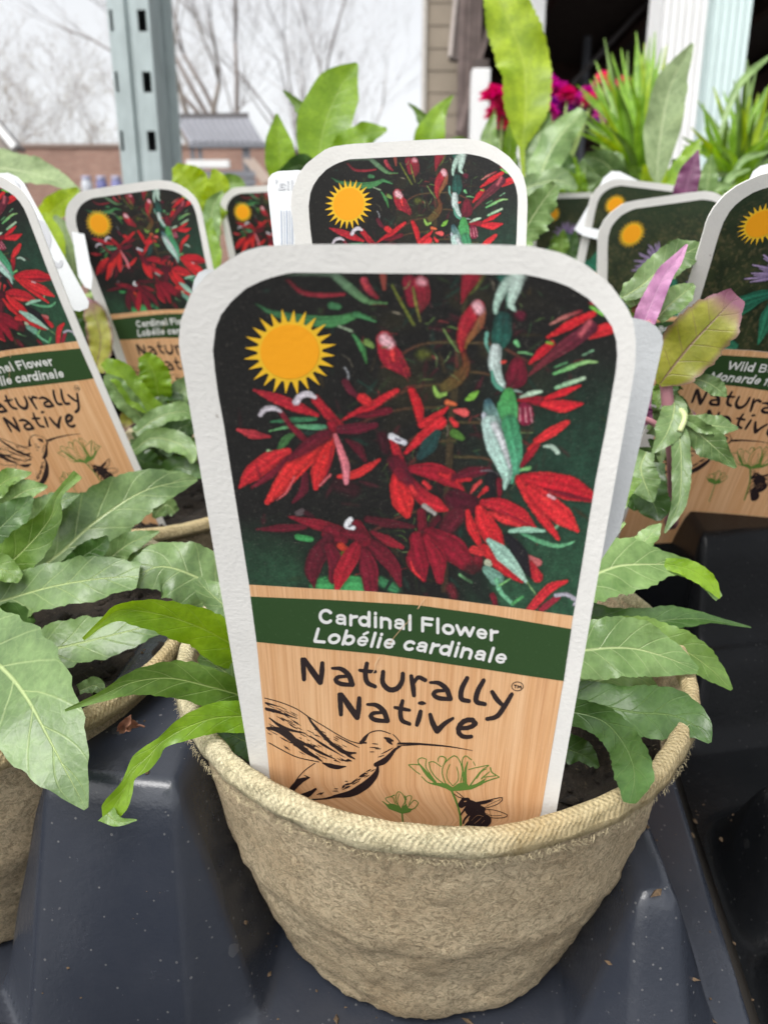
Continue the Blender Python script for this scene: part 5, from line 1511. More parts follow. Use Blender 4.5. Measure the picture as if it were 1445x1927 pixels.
gl('r', .32, [(.09, B_ - .03), (.09, X_ + .03)], [(.09, .30), (.14, .42), (.29, X_)]); gl('d', .49, arc(.22, xm, rx_, ry_, 0, 360, 22), [(.385, B_ - .03), (.385, T_ + .05)]); gl('b', .49, arc(.26, xm, rx_, ry_, 0, 360, 22), [(.095, B_ - .03), (.095, T_ + .05)])
gl('i', .22, [(.11, B_ - .03), (.11, X_ + .03)], [(.11, T_ + .01), (.11, T_ + .035)]); gl('l', .22, [(.11, B_ - .03), (.11, T_ + .05)]); gl('n', .48, [(.09, B_ - .03), (.09, X_ + .03)], [(.09, .32)] + arc(.235, .315, .145, .145, 150, 0) + [(.38, B_ - .03)])
gl('m', .72, [(.09, B_ - .03), (.09, X_ + .03)], [(.09, .32)] + arc(.22, .325, .125, .135, 150, 0) + [(.345, B_ - .03)], [(.345, .32)] + arc(.475, .325, .13, .135, 150, 0) + [(.605, B_ - .03)])
gl('u', .48, [(.09, X_ + .03), (.09, .21)] + arc(.235, .21, .145, .145, 200, 350) + [(.38, .21)], [(.385, X_ + .03), (.385, B_ - .03)]); gl('o', .48, arc(.24, xm, .16, ry_, 0, 360, 22)); gl('w', .66, [(.05, X_ + .03), (.18, B_), (.33, X_), (.48, B_), (.61, X_ + .03)])
gl('e', .46, [(.09, .265), (.37, .265)] + arc(.235, xm, .145, ry_, 5, 320, 22)); gl('c', .44, arc(.24, xm, .155, ry_, 45, 315, 18)); gl('g', .49, arc(.22, xm, rx_, ry_, 0, 360, 22), [(.385, X_ + .03), (.385, -.03)] + arc(.23, -.03, .155, .10, 0, -150, 10)); gl('t', .30, [(.14, T_ - .06), (.14, .14)] + arc(.21, .14, .07, .07, 180, 280, 6), [(.03, X_), (.27, X_)])
gl('f', .30, [(.13, B_ - .03), (.13, .56)] + arc(.22, .56, .09, .09, 180, 80, 6), [(.03, X_), (.27, X_)]); gl('s', .42, arc(.21, .36, .12, .095, 30, 270, 12) + arc(.21, .165, .125, .095, 90, -150, 12)); gl(' ', .22)
GL['\u00e9'] = (GL['e'][0], GL['e'][1] + ([(.20, T_ - .05), (.32, T_ + .06)],))
def bold_text(name, body, x0, x1, base, capx, root, mat, shear=0.0, off=1.6e-4):
    """heavy grotesque capitals and small letters laid along a baseline"""
    if name + body in shared:
        o = bpy.data.objects.new(name, shared[name + body].data); link(o, root); return o
    W = sum(GL[ch][0] for ch in body); k = capx / 0.72; sx_ = (x1 - x0) / W
    fl = Field(x0 - 6, float(min(base(x0), base(x1))) - capx - 10, x1 + 12, float(max(base(x0), base(x1))) + 12, 0.75)
    x = 0
    for ch in body:
        w_, sts = GL[ch]
        for s_ in sts:
            pts_ = []
            for a, b in s_:
                px = x0 + (x + a + b * shear) * sx_
                pts_.append((px, float(base(px)) - b * k))
            fl.stroke(pts_, [(0.060 if ch in 'aesgB\u00e9' else 0.076) * k], n=max(26, len(pts_) * 4), smooth=False)
        x += w_
    p2, fc = fl.mesh2d()
    shared[name + body] = mesh(name, to3(p2[:, 0], p2[:, 1], off), fc, mat, root)
    return shared[name + body]
def line_text(name, body, x0, x1, base, capx, root, mat, shear=0.0, bold=0.034, off=1.6e-4):
    """base: function px -> baseline py; capx: cap height in pixels"""
    V, Fc = text_mesh(body, shear, bold)
    mn, mx = V[:, 0].min(), V[:, 0].max()
    px = x0 + (V[:, 0] - mn) / (mx - mn) * (x1 - x0)
    cap = 0.70
    py = base(px) - V[:, 1] / cap * capx
    return mesh(name, to3(px, py, off), Fc, mat, root, smooth=False)

def make_tag(root, kind, short=False):
    def part(key, *a, **k):
        # alike pieces of the tags share one mesh
        if key in shared:
            o = bpy.data.objects.new(a[0], shared[key].data); link(o, a[4] if len(a) > 4 else None); o['_o'] = root['_o']; return o
        o = mesh(*a, **k); shared[key] = o; return o
    # card: front grid, back grid and cut edge
    rows = np.concatenate([[459.5, 460, 461, 462.5, 464, 467, 470, 474, 479, 485, 492, 500], np.arange(510, 700, 9), np.arange(700, 1460, 24), np.arange(1460, 1640 if short else (1850 if kind == 'cardinal' else 1700), 10)])
    cl_ = interp([(1455, 0), (1475, 1), (1502, 26), (1532, 85), (1570, 160), (1640, 240)]) if short else (lambda y: 0)
    cr_ = interp([(1530, 0), (1548, 4), (1575, 75), (1640, 190)]) if short else (lambda y: 0)
    n = 28
    Vf = []; Vb = []
    for y in rows:
        xl, xr = cardL(y) + cl_(y), cardR(y) - cr_(y)
        xs_ = np.linspace(xl, xr, n)
        Vf.append(to3(xs_, np.full(n, y))); Vb.append(to3(xs_, np.full(n, y), -0.0004))
    Vf = np.concatenate(Vf); Vb = np.concatenate(Vb); m = len(rows)
    f1 = gridfaces(n, m)[:, ::-1]; f2 = gridfaces(n, m, off=len(Vf))
    border = [(0, i) for i in range(n)] + [(j, n - 1) for j in range(1, m)] + [(m - 1, i) for i in range(n - 2, -1, -1)] + [(j, 0) for j in range(m - 2, 0, -1)]
    ids = [j * n + i for j, i in border]
    f3 = np.array([(ids[k], ids[(k + 1) % len(ids)], ids[(k + 1) % len(ids)] + len(Vf), ids[k] + len(Vf)) for k in range(len(ids))])
    Ve = np.vstack([Vf[ids], Vb[ids]]); ne = len(ids); o_ = len(Vf) * 2
    f3 = np.array([(o_ + k, o_ + (k + 1) % ne, o_ + (k + 1) % ne + ne, o_ + k + ne) for k in range(ne)])
    c = mesh('card', np.vstack([Vf, Vb, Ve]), np.vstack([f1, f2, f3]), CARD, root)
    # printed photograph
    q_ = 1 if kind == 'cardinal' else 2
    ph = part(('photo', kind), 'printed_photograph', to3(PX[::q_, ::q_].ravel(), PY[::q_, ::q_].ravel(), 6e-5), gridfaces(len(range(0, NI, q_)), len(range(0, NJ, q_)))[:, ::-1], PHOTO, root, col=photo_cardinal if kind == 'cardinal' else photo_bergamot.reshape(NJ, NI, 3)[::q_, ::q_].reshape(-1, 3))
    ph['label'] = 'printed photograph of red cardinal flowers on black' if kind == 'cardinal' else 'printed photograph of lilac wild bergamot in a meadow'
    # printed wood
    ni, nj = 40, 90; Vw = []; uvw = []
    yend = 1628.0 if short else (1836.0 if kind == 'cardinal' else 1692.0)
    for j in range(nj):
        t = j / (nj - 1)
        for i in range(ni):
            s = i / (ni - 1)
            yl = 1100 + t * (yend - 1100); yr = 1159 + t * (yend - 1159)
            xa, xb = woodL(yl) + cl_(yl), woodR(yr) - cr_(yr)
            px = xa + (xb - xa) * s
            py = phoB(np.clip(px, 469, 1078)) * (1 - t) + yend * t + 0.2
            Vw.append((px, py)); uvw.append((s, (1836.0 - py) / 736.0))
    Vw = np.array(Vw, float)
    wd_ = mesh('printed_wood', to3(Vw[:, 0], Vw[:, 1], 6e-5), gridfaces(ni, nj)[:, ::-1], WOODP, root, uv=uvw)
    # green band
    Vg = []
    for j in range(5):
        t = j / 4
        for i in range(40):
            s = i / 39
            xa = 471.5 + (483 - 471.5) * t; xb = 1074.5 + (1060 - 1074.5) * t
            px = xa + (xb - xa) * s
            Vg.append((px, bandT(px) * (1 - t) + bandB(px) * t))
    Vg = np.array(Vg)
    bd = mesh('title_band', to3(Vg[:, 0], Vg[:, 1], 1.1e-4), gridfaces(40, 5)[:, ::-1], GREENBAND, root)
    b1 = interp([(596, 1173), (700, 1180.5), (790, 1188), (870, 1198), (938, 1207.5)])
    b2 = interp([(586, 1209), (700, 1218), (790, 1227), (870, 1238), (953, 1251)])
    if kind == 'cardinal':
        bold_text('title_lettering', 'Cardinal Flower', 597, 937, b1, 28.5, bd, WHITEINK)
        bold_text('title_lettering', 'Lob\u00e9lie cardinale', 586, 952, b2, 28.0, bd, WHITEINK, shear=0.2)
    else:
        bold_text('title_lettering', 'Wild Bergamot', 640, 960, b1, 28.5, bd, WHITEINK)
        bold_text('title_lettering', 'Monarde fistuleuse', 590, 985, b2, 28.0, bd, WHITEINK, shear=0.2)
    flat('slogan_lettering', LT, BLACKINK, root, 1.2e-4)
    flat('bird_drawing', BI, BLACKINK, root, 1.2e-4)
    flat('flower_drawing', GF, GREENINK, root, 1.2e-4)
    flat('bee_drawing', BE, BLACKINK, root, 1.7e-4)
    s1_ = flat('sun_emblem', SU, SUNY, root, 1.2e-4)
    flat('sun_disc', SD, SUNO, s1_, 1.7e-4)
    if kind == 'cardinal':
        flat('crease', CR, CREASE, root, 2.1e-4)

ft = empty('plant_tag', tuple(to3(760, 1745)))
ft['_o'] = tuple(to3(760, 1745))
make_tag(ft, 'cardinal', short=True)
tag(ft, 'large white plant tag with red cardinal flowers standing in the front pot', 'plant tag', 'plant tags')

def copy_tree(o, parent=None):
    c = o.copy(); COL.objects.link(c); c.parent = parent
    for ch in list(o.children): copy_tree(ch, c)
    return c
def place(root, ref, tgt, d, yaw=0, roll=0, pitch=0):
    """put a tag so that the point seen at pixel ref on the front tag is at pixel tgt, depth d"""
    o0 = Vector(root['_o'])
    loc = Vector(to3(*ref)) - o0
    view = (FWD).normalized()
    R = Matrix.Rotation(math.radians(yaw), 3, 'Z') @ Matrix.Rotation(math.radians(roll), 3, 'Y') @ Matrix.Rotation(math.radians(pitch), 3, 'X')
    root.rotation_euler = R.to_euler()
    root.location = U(tgt[0], tgt[1], d * 0.88) - R @ loc
SUNP = (545.5, 662)
t1 = empty('plant_tag', tuple(ft.location)); t1['_o'] = ft['_o']
make_tag(t1, 'cardinal')
tag(t1, '', 'plant tag', 'plant tags')
t2 = copy_tree(t1); t3 = copy_tree(t1); t4 = copy_tree(t1)
place(t1, (1060, 1281), (177, 712), 0.262, yaw=2, roll=-13, pitch=2)
tag(t1, 'cardinal flower tag cut off by the left edge of the picture')
place(t2, SUNP, (187, 421), 0.335, yaw=-4, roll=-7, pitch=2)
tag(t2, 'cardinal flower tag leaning in front of the steel post')
place(t3, SUNP, (457, 399), 0.462, yaw=-12, roll=-1.5)
tag(t3, 'small far cardinal flower tag half hidden by the centre tag')
place(t4, SUNP, (656, 384), 0.200, yaw=1, roll=-3.0, pitch=-8)
tag(t4, 'cardinal flower tag standing right behind the front tag')
m1 = empty('plant_tag', tuple(ft.location)); m1['_o'] = ft['_o']
make_tag(m1, 'bergamot')
m2 = copy_tree(m1); m3 = copy_tree(m1); m4 = copy_tree(m1)
place(m1, SUNP, (1431, 421), 0.216, yaw=0, roll=1.0, pitch=11)
tag(m1, 'wild bergamot tag cut off by the right edge of the picture', 'plant tag', 'plant tags')
place(m2, SUNP, (1188, 440), 0.342, yaw=4, roll=-8, pitch=0)
tag(m2, 'wild bergamot tag above the pink leaf', 'plant tag', 'plant tags')
place(m3, SUNP, (1157, 385), 0.45, yaw=0, roll=6, pitch=0)
tag(m3, 'wild bergamot tag with a white label corner sticking out behind it', 'plant tag', 'plant tags')
place(m4, SUNP, (1038, 403), 0.56, yaw=0, roll=-2, pitch=0)
tag(m4, 'farthest wild bergamot tag beside the pale jagged leaf', 'plant tag', 'plant tags')

# white price labels stuck behind the tags
GREYINK = ink('grey_ink', lin((168, 170, 174)), 0.2)
BARINK = ink('bar_ink', lin((150, 158, 172)), 0.2)
def label(pts, d0, lab, curve=True, dgrad=(0, 0)):
    """a thin card cut to the given outline (pixels) at depth d0 (+ gradient)"""
    P2 = np.array(pts, float)
    dd = d0 + dgrad[0] * (P2[:, 0] - P2[:, 0].mean()) + dgrad[1] * (P2[:, 1] - P2[:, 1].mean())
    d0 *= 0.88; dd = dd * 0.88; dgrad = (dgrad[0] * 0.88, dgrad[1] * 0.88)
    A_ = Un(P2[:, 0], P2[:, 1], dd); B_ = Un(P2[:, 0], P2[:, 1], dd + 0.0004)
    n = len(P2)
    Fc = [tuple(range(n))[::-1], tuple(range(n, 2 * n))] + [(k, (k + 1) % n, (k + 1) % n + n, k + n) for k in range(n)]
    o = empty('price_label', tuple(A_[P2[:, 1].argmax()]))
    tag(o, lab, 'label', 'price labels')
    mesh('card', np.vstack([A_, B_]), Fc, LABELM, o, smooth=False)
    return o, lambda x, y, off=0.0: Un(x, y, d0 + dgrad[0] * (np.asarray(x, float) - P2[:, 0].mean()) + dgrad[1] * (np.asarray(y, float) - P2[:, 1].mean()) - off)
label([(364, 560), (362, 545), (366, 526), (374, 513), (388, 506), (700, 540), (1185, 597), (1206, 601), (1222, 606), (1236, 616), (1245, 630), (1247, 645), (1244, 660), (1166, 1000), (1100, 1100), (520, 1000), (400, 760)],
      0.1115, 'white price label sticking out behind the front tag', dgrad=(0, 2.9e-5))
def rounded(cx, cy, w_, h_, r, ang):
    out = []
    for sx_, sy_, a0 in ((1, -1, -90), (1, 1, 0), (-1, 1, 90), (-1, -1, 180)):
        for k in range(6):
            a = math.radians(a0 + 18 * k)
            x = sx_ * (w_ / 2 - r) + r * math.cos(a); y = sy_ * (h_ / 2 - r) + r * math.sin(a)
            out.append((cx + x * math.cos(ang) - y * math.sin(ang), cy + x * math.sin(ang) + y * math.cos(ang)))
    return out
lo, lf = label([(-120, 380), (-60, 335), (0, 326), (16, 325), (34, 333), (46, 345), (168, 568), (166, 580), (150, 586), (140, 584), (60, 450), (0, 390), (-100, 470)], 0.2745, 'white price label behind the left tag showing a mirrored number two')
FL = Field(-4, 330, 130, 530, 1.0)
FL.stroke([(66, 432), (68, 420), (80, 422), (90, 445), (90, 460), (86, 475), (96, 492), (112, 500), (116, 492)], [3, 5.5, 6, 6, 6, 6, 6, 5, 3], n=40)
FL.stroke([(28, 338), (34, 348), (40, 358)], [1, 1.6, 1.2]); FL.stroke([(30, 352), (40, 350)], [1, 1]); FL.stroke([(36, 346), (38, 362)], [1.4, 1.4]); FL.stroke([(2, 342), (10, 355), (6, 360)], [1.3, 1.3, 1]); FL.stroke([(17, 338), (18, 341)], [1, 1])
p2, fc = FL.mesh2d(); mesh('printed_number', lf(p2[:, 0], p2[:, 1], 1.5e-4), fc, GREYINK, lo)
lo, lf = label([(503, 352), (505, 336), (512, 327), (524, 322), (560, 320), (700, 330), (690, 560), (540, 560), (522, 520)], 0.208, 'white price label with mirrored lettering beside the centre tag')
V, Fc = text_mesh("slia'", 0, 0.01)
mn, mx = V[:, 0].min(), V[:, 0].max()
mesh('printed_lettering', lf(566 - (V[:, 0] - mn) / (mx - mn) * 48, 357 - V[:, 1] * 27, 1.5e-4), Fc, GREYINK, lo, smooth=False)
for k, (x, w_) in enumerate(((528, 2.5), (534, 1.2), (538, 3), (544, 1.5), (548, 2.5), (554, 3.5))):
    q = np.array([(x, 396), (x + w_, 396), (x + w_ + 2, 500), (x + 2, 500)], float)
    mesh('printed_bar', lf(q[:, 0], q[:, 1], 1.5e-4), [(3, 2, 1, 0)], BARINK, lo, smooth=False)
label([(1080, 432), (1110, 380), (1136, 334), (1150, 322), (1166, 323), (1240, 360), (1200, 470), (1098, 444)], 0.458, 'white price label corner behind the tag left of the purple leaf')
label([(1408, 340), (1416, 322), (1430, 312), (1445, 308), (1500, 306), (1560, 330), (1500, 480), (1430, 420)], 0.2235, 'white price label behind the tag at the right edge')
label([(132, 410), (135, 395), (150, 392), (175, 520), (172, 545), (160, 540), (148, 520)], 0.338, 'white price label edge behind the leaning left tag')
# ------------------------------------------------------------------ plants
def leaf(root, path, widths, mat, roll=0.0, fold=0.18, serr=0.09, wave=0.17, nt_=52, nx=8, seed=0, teeth=15, curl=0.0, name='leaf', droop=0.0):
    """path: (px, py, depth) along the midrib; widths: full widths in pixels along it; roll turns the blade about its midrib"""
    r = random.Random(seed * 77 + int(path[0][0]) * 3 + int(path[-1][1]))
    P3 = np.array([tuple(UP(*p)) for p in path])
    P = catmull(P3, nt_) if len(P3) > 2 else np.stack([np.linspace(P3[0][k], P3[1][k], nt_) for k in range(3)], 1)
    dep = np.array([p[2] for p in path], float)
    tt = np.linspace(0, 1, nt_)
    seg = np.linalg.norm(np.diff(P3, axis=0), axis=1); cum = np.concatenate([[0], np.cumsum(seg)]); cum /= cum[-1]
    dpt = np.interp(tt, cum, dep)
    if len(widths) == len(path):
        W = np.interp(tt, cum, widths)
    else:
        W = np.interp(tt, np.linspace(0, 1, len(widths)), widths)
    # smooth the width profile but keep the point
    Ws = W.copy()
    for _ in range(3): Ws[1:-1] = (Ws[:-2] + 2 * Ws[1:-1] + Ws[2:]) / 4
    hw = Ws / 2 * dpt * PSC / F
    V = []; uv = []
    ph1, ph2 = r.uniform(0, 6.28), r.uniform(0, 6.28); wf = r.uniform(1.6, 2.8)
    cr, sr = math.cos(math.radians(roll)), math.sin(math.radians(roll))
    for k in range(nt_):
        p = Vector(P[k])
        T_ = Vector(P[min(k + 1, nt_ - 1)] - P[max(k - 1, 0)]).normalized()
        vw = (CAM - p).normalized()
        lat = T_.cross(vw)
        if lat.length < 1e-5: lat = Vector((1, 0, 0))
        lat.normalize()
        nrm = lat.cross(T_).normalized()
        lat2 = lat * cr + nrm * sr
        nrm2 = nrm * cr - lat * sr
        t = tt[k]
        sw = (t * teeth) % 1.0
        for i in range(nx + 1):
            u = -1 + 2 * i / nx
            edge = abs(u)
            s = 1.0
            if serr and edge > 0.99:
                s = 1 - serr * (1 - sw) * (0.6 + 0.8 * r.random())
            wv = wave * hw[k] * edge ** 2 * (math.sin(2 * math.pi * wf * t + (ph1 if u > 0 else ph2)) + 0.5 * math.sin(2 * math.pi * wf * 2.3 * t + ph2))
            q = p + lat2 * (u * s * hw[k]) + nrm2 * (fold * edge * hw[k] - curl * edge ** 2 * hw[k] + wv)
            V.append(tuple(q)); uv.append((0.5 + u / 2, t))
    return mesh(name, V, gridfaces(nx + 1, nt_), mat, root, uv=uv)

def stem(root, pts, r0, r1, mat, name='stem', ns=8):
    P = catmull(np.array([tuple(UP(*p)) for p in pts]), 16) if len(pts) > 2 else np.array([tuple(UP(*p)) for p in pts])
    v, f = tubev([tuple(p) for p in P], list(np.linspace(r0, r1, len(P))), ns)
    return mesh(name, v, f, mat, root)

STEMG = plain('green_stem', lin((150, 176, 96)), 0.5, 0.15, 60)
STEMP = plain('pink_stem', lin((172, 120, 128)), 0.6, 0.2, 60)
STEMR = plain('pale_stem', lin((186, 196, 140)), 0.5, 0.15, 60)

PSC = 0.92
# --- plant in the front pot
fpl = empty('lobelia_plant', tuple(UP(800, 1330, 0.18)))
tag(fpl, 'green seedling with toothed leaves growing in the front pot', 'plant', 'seedlings in the tray')
L = lambda *a, **k: leaf(fpl, *a, **k)
# left of the tag
L([(520, 1255, .178), (437, 1212, .168), (380, 1182, .162), (310, 1158, .157), (232, 1148, .153), (192, 1172, .150), (157, 1203, .148)], [60, 92, 88, 74, 44, 14, 8], BRIGHT, roll=25, fold=0.25, seed=1)
L([(520, 1330, .170), (452, 1308, .160), (395, 1292, .155), (320, 1276, .151), (250, 1284, .147), (190, 1310, .144), (123, 1337, .142)], [50, 66, 78, 78, 50, 20, 5], MIDG, roll=20, fold=0.2, seed=2)
L([(520, 1345, .158), (460, 1347, .152), (400, 1352, .149), (345, 1372, .1465), (305, 1397, .145), (285, 1418, .1440), (262, 1440, .143), (246, 1460, .142), (236, 1484, .1415), (222, 1508, .141), (205, 1532, .1405), (196, 1540, .140)], [40, 62, 58, 46, 20, 40, 44, 16, 30, 46, 44, 12], BRIGHT, roll=10, fold=0.15, serr=0.04, seed=3, nt_=64)
L([(200, 1530, .1405), (222, 1546, .1395), (258, 1543, .139)], [40, 20, 3], MIDG, seed=4, nt_=16)
L([(520, 1320, .176), (460, 1290, .172), (415, 1258, .168), (376, 1232, .166)], [60, 84, 76, 24], GREY, roll=-10, seed=5)
L([(530, 1400, .172), (480, 1400, .166), (440, 1385, .163), (410, 1370, .161)], [50, 74, 66, 16], DARKG, roll=-20, seed=6)
L([(540, 1240, .186), (470, 1180, .186), (400, 1120, .188), (370, 1090, .189)], [40, 60, 60, 20], GREY, roll=-20, seed=7)
# right of the tag
L([(1020, 1130, .180), (1105, 1088, .184), (1160, 1066, .186), (1212, 1062, .188), (1262, 1064, .190), (1312, 1080, .190), (1352, 1126, .189)], [80, 116, 124, 96, 40, 34, 18], GREY2, roll=15, fold=0.2, serr=0.12, seed=8, wave=0.14)
L([(1250, 1060, .1895), (1300, 1073, .1885), (1335, 1098, .188), (1353, 1126, .1875)], [22, 38, 32, 4], BRIGHT, roll=10, seed=9, nt_=24)
L([(1150, 1080, .193), (1190, 1040, .196), (1222, 1008, .198), (1243, 985, .199)], [30, 46, 40, 4], GREY2, roll=20, seed=10)
L([(1030, 1180, .182), (1110, 1166, .186), (1200, 1172, .188), (1290, 1164, .189), (1345, 1168, .189), (1412, 1181, .188)], [50, 62, 60, 46, 18, 3], DARKG, roll=35, fold=0.3, seed=11)
L([(1010, 1225, .166), (1090, 1224, .168), (1150, 1219, .169), (1200, 1222, .170), (1255, 1238, .170), (1312, 1262, .1695)], [90, 116, 120, 112, 78, 14], GREY2, roll=12, fold=0.16, seed=12, serr=0.06)
L([(1150, 1185, .180), (1220, 1196, .181), (1290, 1226, .181), (1340, 1262, .180), (1376, 1298, .179)], [50, 72, 70, 50, 6], MIDG, roll=15, seed=13)
L([(1060, 1300, .176), (1130, 1280, .178), (1190, 1272, .179), (1242, 1302, .179)], [50, 64, 56, 5], GREY2, roll=5, seed=14)
L([(1020, 1310, .166), (1100, 1322, .166), (1190, 1340, .163), (1262, 1346, .158), (1310, 1368, .154), (1335, 1398, .151)], [60, 84, 106, 104, 66, 8], DARKG, roll=18, fold=0.14, seed=15, serr=0.06, wave=0.14)
L([(1010, 1330, .160), (1080, 1340, .158), (1133, 1356, .154), (1167, 1390, .148), (1188, 1431, .141), (1193, 1468, .136), (1184, 1512, .1315)], [44, 54, 62, 68, 76, 78, 26], DARKG, roll=-12, fold=0.2, seed=16, wave=0.12)
L([(1000, 1420, .174), (1060, 1410, .172), (1098, 1422, .171), (1126, 1444, .170)], [50, 66, 56, 6], DARKG, roll=-5, seed=17)
L([(1010, 1560, .158), (1060, 1500, .164), (1085, 1530, .163)], [20, 34, 5], DARKG, seed=18, nt_=20)
L([(1070, 1045, .192), (1130, 1010, .196), (1176, 984, .198)], [40, 42, 6], GREY2, roll=20, seed=19, nt_=24)
L([(1080, 1000, .196), (1140, 960, .199), (1176, 916, .200), (1207, 903, .200)], [50, 60, 46, 6], MIDG, roll=20, seed=20)
for k, (a, b) in enumerate((((520, 1255), (760, 1400)), ((520, 1330), (770, 1410)), ((1020, 1130), (800, 1390)), ((1010, 1225), (820, 1400)), ((1020, 1310), (820, 1410)), ((1020, 1180), (810, 1395)))):
    stem(fpl, [(a[0], a[1], .176), ((a[0] + b[0]) / 2, (a[1] + b[1]) / 2, .180), (b[0], b[1], .186)], 0.0012, 0.0016, STEMG, name='leaf_stalk')

# --- plant of the left pot
lp = empty('lobelia_plant', tuple(UP(-60, 1170, 0.205)))
tag(lp, 'grey green seedling with large toothed leaves at the left edge', 'plant', 'seedlings in the tray')
L = lambda *a, **k: leaf(lp, *a, **k)
L([(-130, 1160, .190), (-50, 1215, .172), (10, 1262, .163), (52, 1315, .156), (90, 1385, .151), (124, 1450, .148), (163, 1522, .146)], [90, 170, 204, 196, 160, 104, 10], GREY, roll=-14, fold=0.10, serr=0.10, seed=21, teeth=11, nt_=60, nx=12, wave=0.07)
L([(-70, 1150, .205), (0, 1132, .200), (90, 1106, .196), (180, 1090, .194), (262, 1084, .193)], [60, 92, 100, 90, 60], GREY, roll=22, fold=0.15, seed=22, serr=0.08)
L([(480, 1140, .204), (425, 1120, .201), (370, 1086, .199), (305, 1066, .197), (250, 1086, .195)], [80, 116, 130, 112, 50], GREY, roll=-18, fold=-0.1, seed=23, serr=0.05)
L([(20, 1110, .226), (60, 1080, .225), (115, 1040, .224), (180, 982, .226), (262, 928, .231), (330, 908, .236), (372, 902, .239)], [40, 80, 116, 124, 92, 50, 6], GREY, roll=12, fold=0.16, seed=24, nx=10, nt_=56)
L([(-60, 1120, .206), (-10, 1085, .203), (55, 1025, .200), (95, 975, .199), (110, 932, .199), (148, 892, .199)], [40, 76, 78, 44, 14, 22], MIDG, roll=5, fold=0.25, seed=25)
L([(-20, 1250, .188), (60, 1232, .186), (180, 1203, .187), (290, 1176, .189), (352, 1164, .190)], [70, 110, 96, 60, 6], GREY, roll=25, fold=0.12, seed=26)
L([(120, 1075, .220), (160, 1045, .217), (190, 1025, .216), (202, 1008, .216)], [30, 46, 40, 4], DARKG, roll=0, seed=27, nt_=24)
L([(-80, 1040, .215), (-20, 1010, .213), (30, 965, .214), (62, 935, .216)], [60, 80, 60, 8], DARKG, roll=10, seed=28)
L([(-90, 1100, .196), (-10, 1070, .196), (40, 1090, .196)], [60, 70, 20], MIDG, roll=10, seed=29)
L([(60, 1180, .196), (20, 1160, .194), (-60, 1190, .19)], [30, 60, 40], DARKG, roll=10, seed=30)
L([(150, 1300, .183), (180, 1290, .182), (196, 1305, .182)], [26, 36, 8], GREY, roll=0, seed=32, nt_=20)

for k, (x0, y0, x1, y1, wd_, mt) in enumerate(((-20, 1060, 70, 965, 60, GREY), (0, 1010, 95, 990, 54, MIDG), (60, 1070, 150, 990, 50, DARKG), (100, 1060, 40, 960, 56, GREY), (-40, 1000, 50, 930, 60, DARKG), (120, 1090, 210, 1040, 44, MIDG), (200, 1150, 300, 1120, 50, DARKG), (100, 1160, 20, 1180, 60, DARKG), (0, 1180, 110, 1180, 60, MIDG))):
    L([(x0, y0, .236), ((x0 + x1) / 2, (y0 + y1) / 2 - 12, .232), (x1, y1, .230)], [wd_ * .4, wd_, wd_ * .8, 5], mt, roll=rng.uniform(-15, 30), seed=600 + k, nt_=34)
for k, (x0, y0, x1, y1, wd_, mt) in enumerate(((180, 1075, 300, 1000, 52, GREY), (230, 1090, 340, 1030, 54, GREY2), (40, 1000, 150, 930, 60, GREY), (0, 960, 90, 915, 56, GREY2), (-30, 940, 60, 890, 50, MIDG))):
    L([(x0, y0, .222), ((x0 + x1) / 2, (y0 + y1) / 2 - 12, .219), (x1, y1, .218)], [wd_ * .4, wd_, wd_ * .8, 5], mt, roll=rng.uniform(0, 30), seed=640 + k, nt_=44, serr=0.1)
# --- plant in the pot behind at left
bl = empty('lobelia_plant', tuple(UP(315, 900, 0.31)))
tag(bl, 'small bushy seedling between the left tags and the front tag', 'plant', 'seedlings in the tray')
L = lambda *a, **k: leaf(bl, *a, **k)
L([(300, 760, .305), (296, 728, .302), (288, 695, .300), (270, 668, .299)], [40, 64, 60, 24], BRIGHT, roll=15, seed=33)
L([(300, 775, .300), (262, 748, .296), (228, 705, .294), (196, 680, .293)], [30, 50, 50, 20], BRIGHT, roll=-15, seed=34)
L([(270, 790, .298), (245, 760, .295), (215, 725, .293), (200, 705, .292)], [30, 44, 44, 10], GREY2, roll=10, seed=35)
L([(255, 815, .292), (300, 785, .294), (345, 775, .297), (372, 790, .299)], [24, 40, 40, 8], GREY2, roll=25, seed=36)
L([(250, 850, .286), (285, 825, .287), (330, 832, .288), (356, 850, .287), (362, 872, .286)], [20, 36, 50, 36, 6], GREY2, roll=15, seed=37)
L([(290, 800, .302), (330, 750, .305), (350, 730, .306), (372, 720, .307)], [40, 50, 44, 20], GREY, roll=10, seed=38)
L([(300, 850, .300), (330, 812, .302), (360, 800, .303), (390, 815, .303)], [50, 60, 50, 10], DARKG, roll=15, seed=39)
L([(300, 900, .296), (270, 870, .293), (245, 850, .291), (228, 840, .290)], [50, 56, 40, 8], DARKG, roll=-15, seed=40)
L([(310, 905, .292), (330, 880, .290), (360, 885, .289), (384, 900, .289)], [40, 44, 40, 6], DARKG, roll=15, seed=41)
L([(310, 910, .288), (290, 890, .286), (262, 892, .284), (240, 905, .283)], [40, 44, 36, 6], DARKG, roll=15, seed=42)
L([(280, 800, .300), (255, 780, .298), (240, 790, .297), (230, 815, .296)], [30, 36, 34, 6], OLIVE, roll=0, seed=43)
L([(290, 820, .301), (270, 760, .303), (300, 742, .304), (345, 748, .305)], [30, 50, 44, 10], DARKG, roll=20, seed=44)
L([(330, 965, .275), (315, 950, .274), (300, 960, .274), (290, 975, .274)], [20, 36, 34, 8], GREY, roll=10, seed=45)
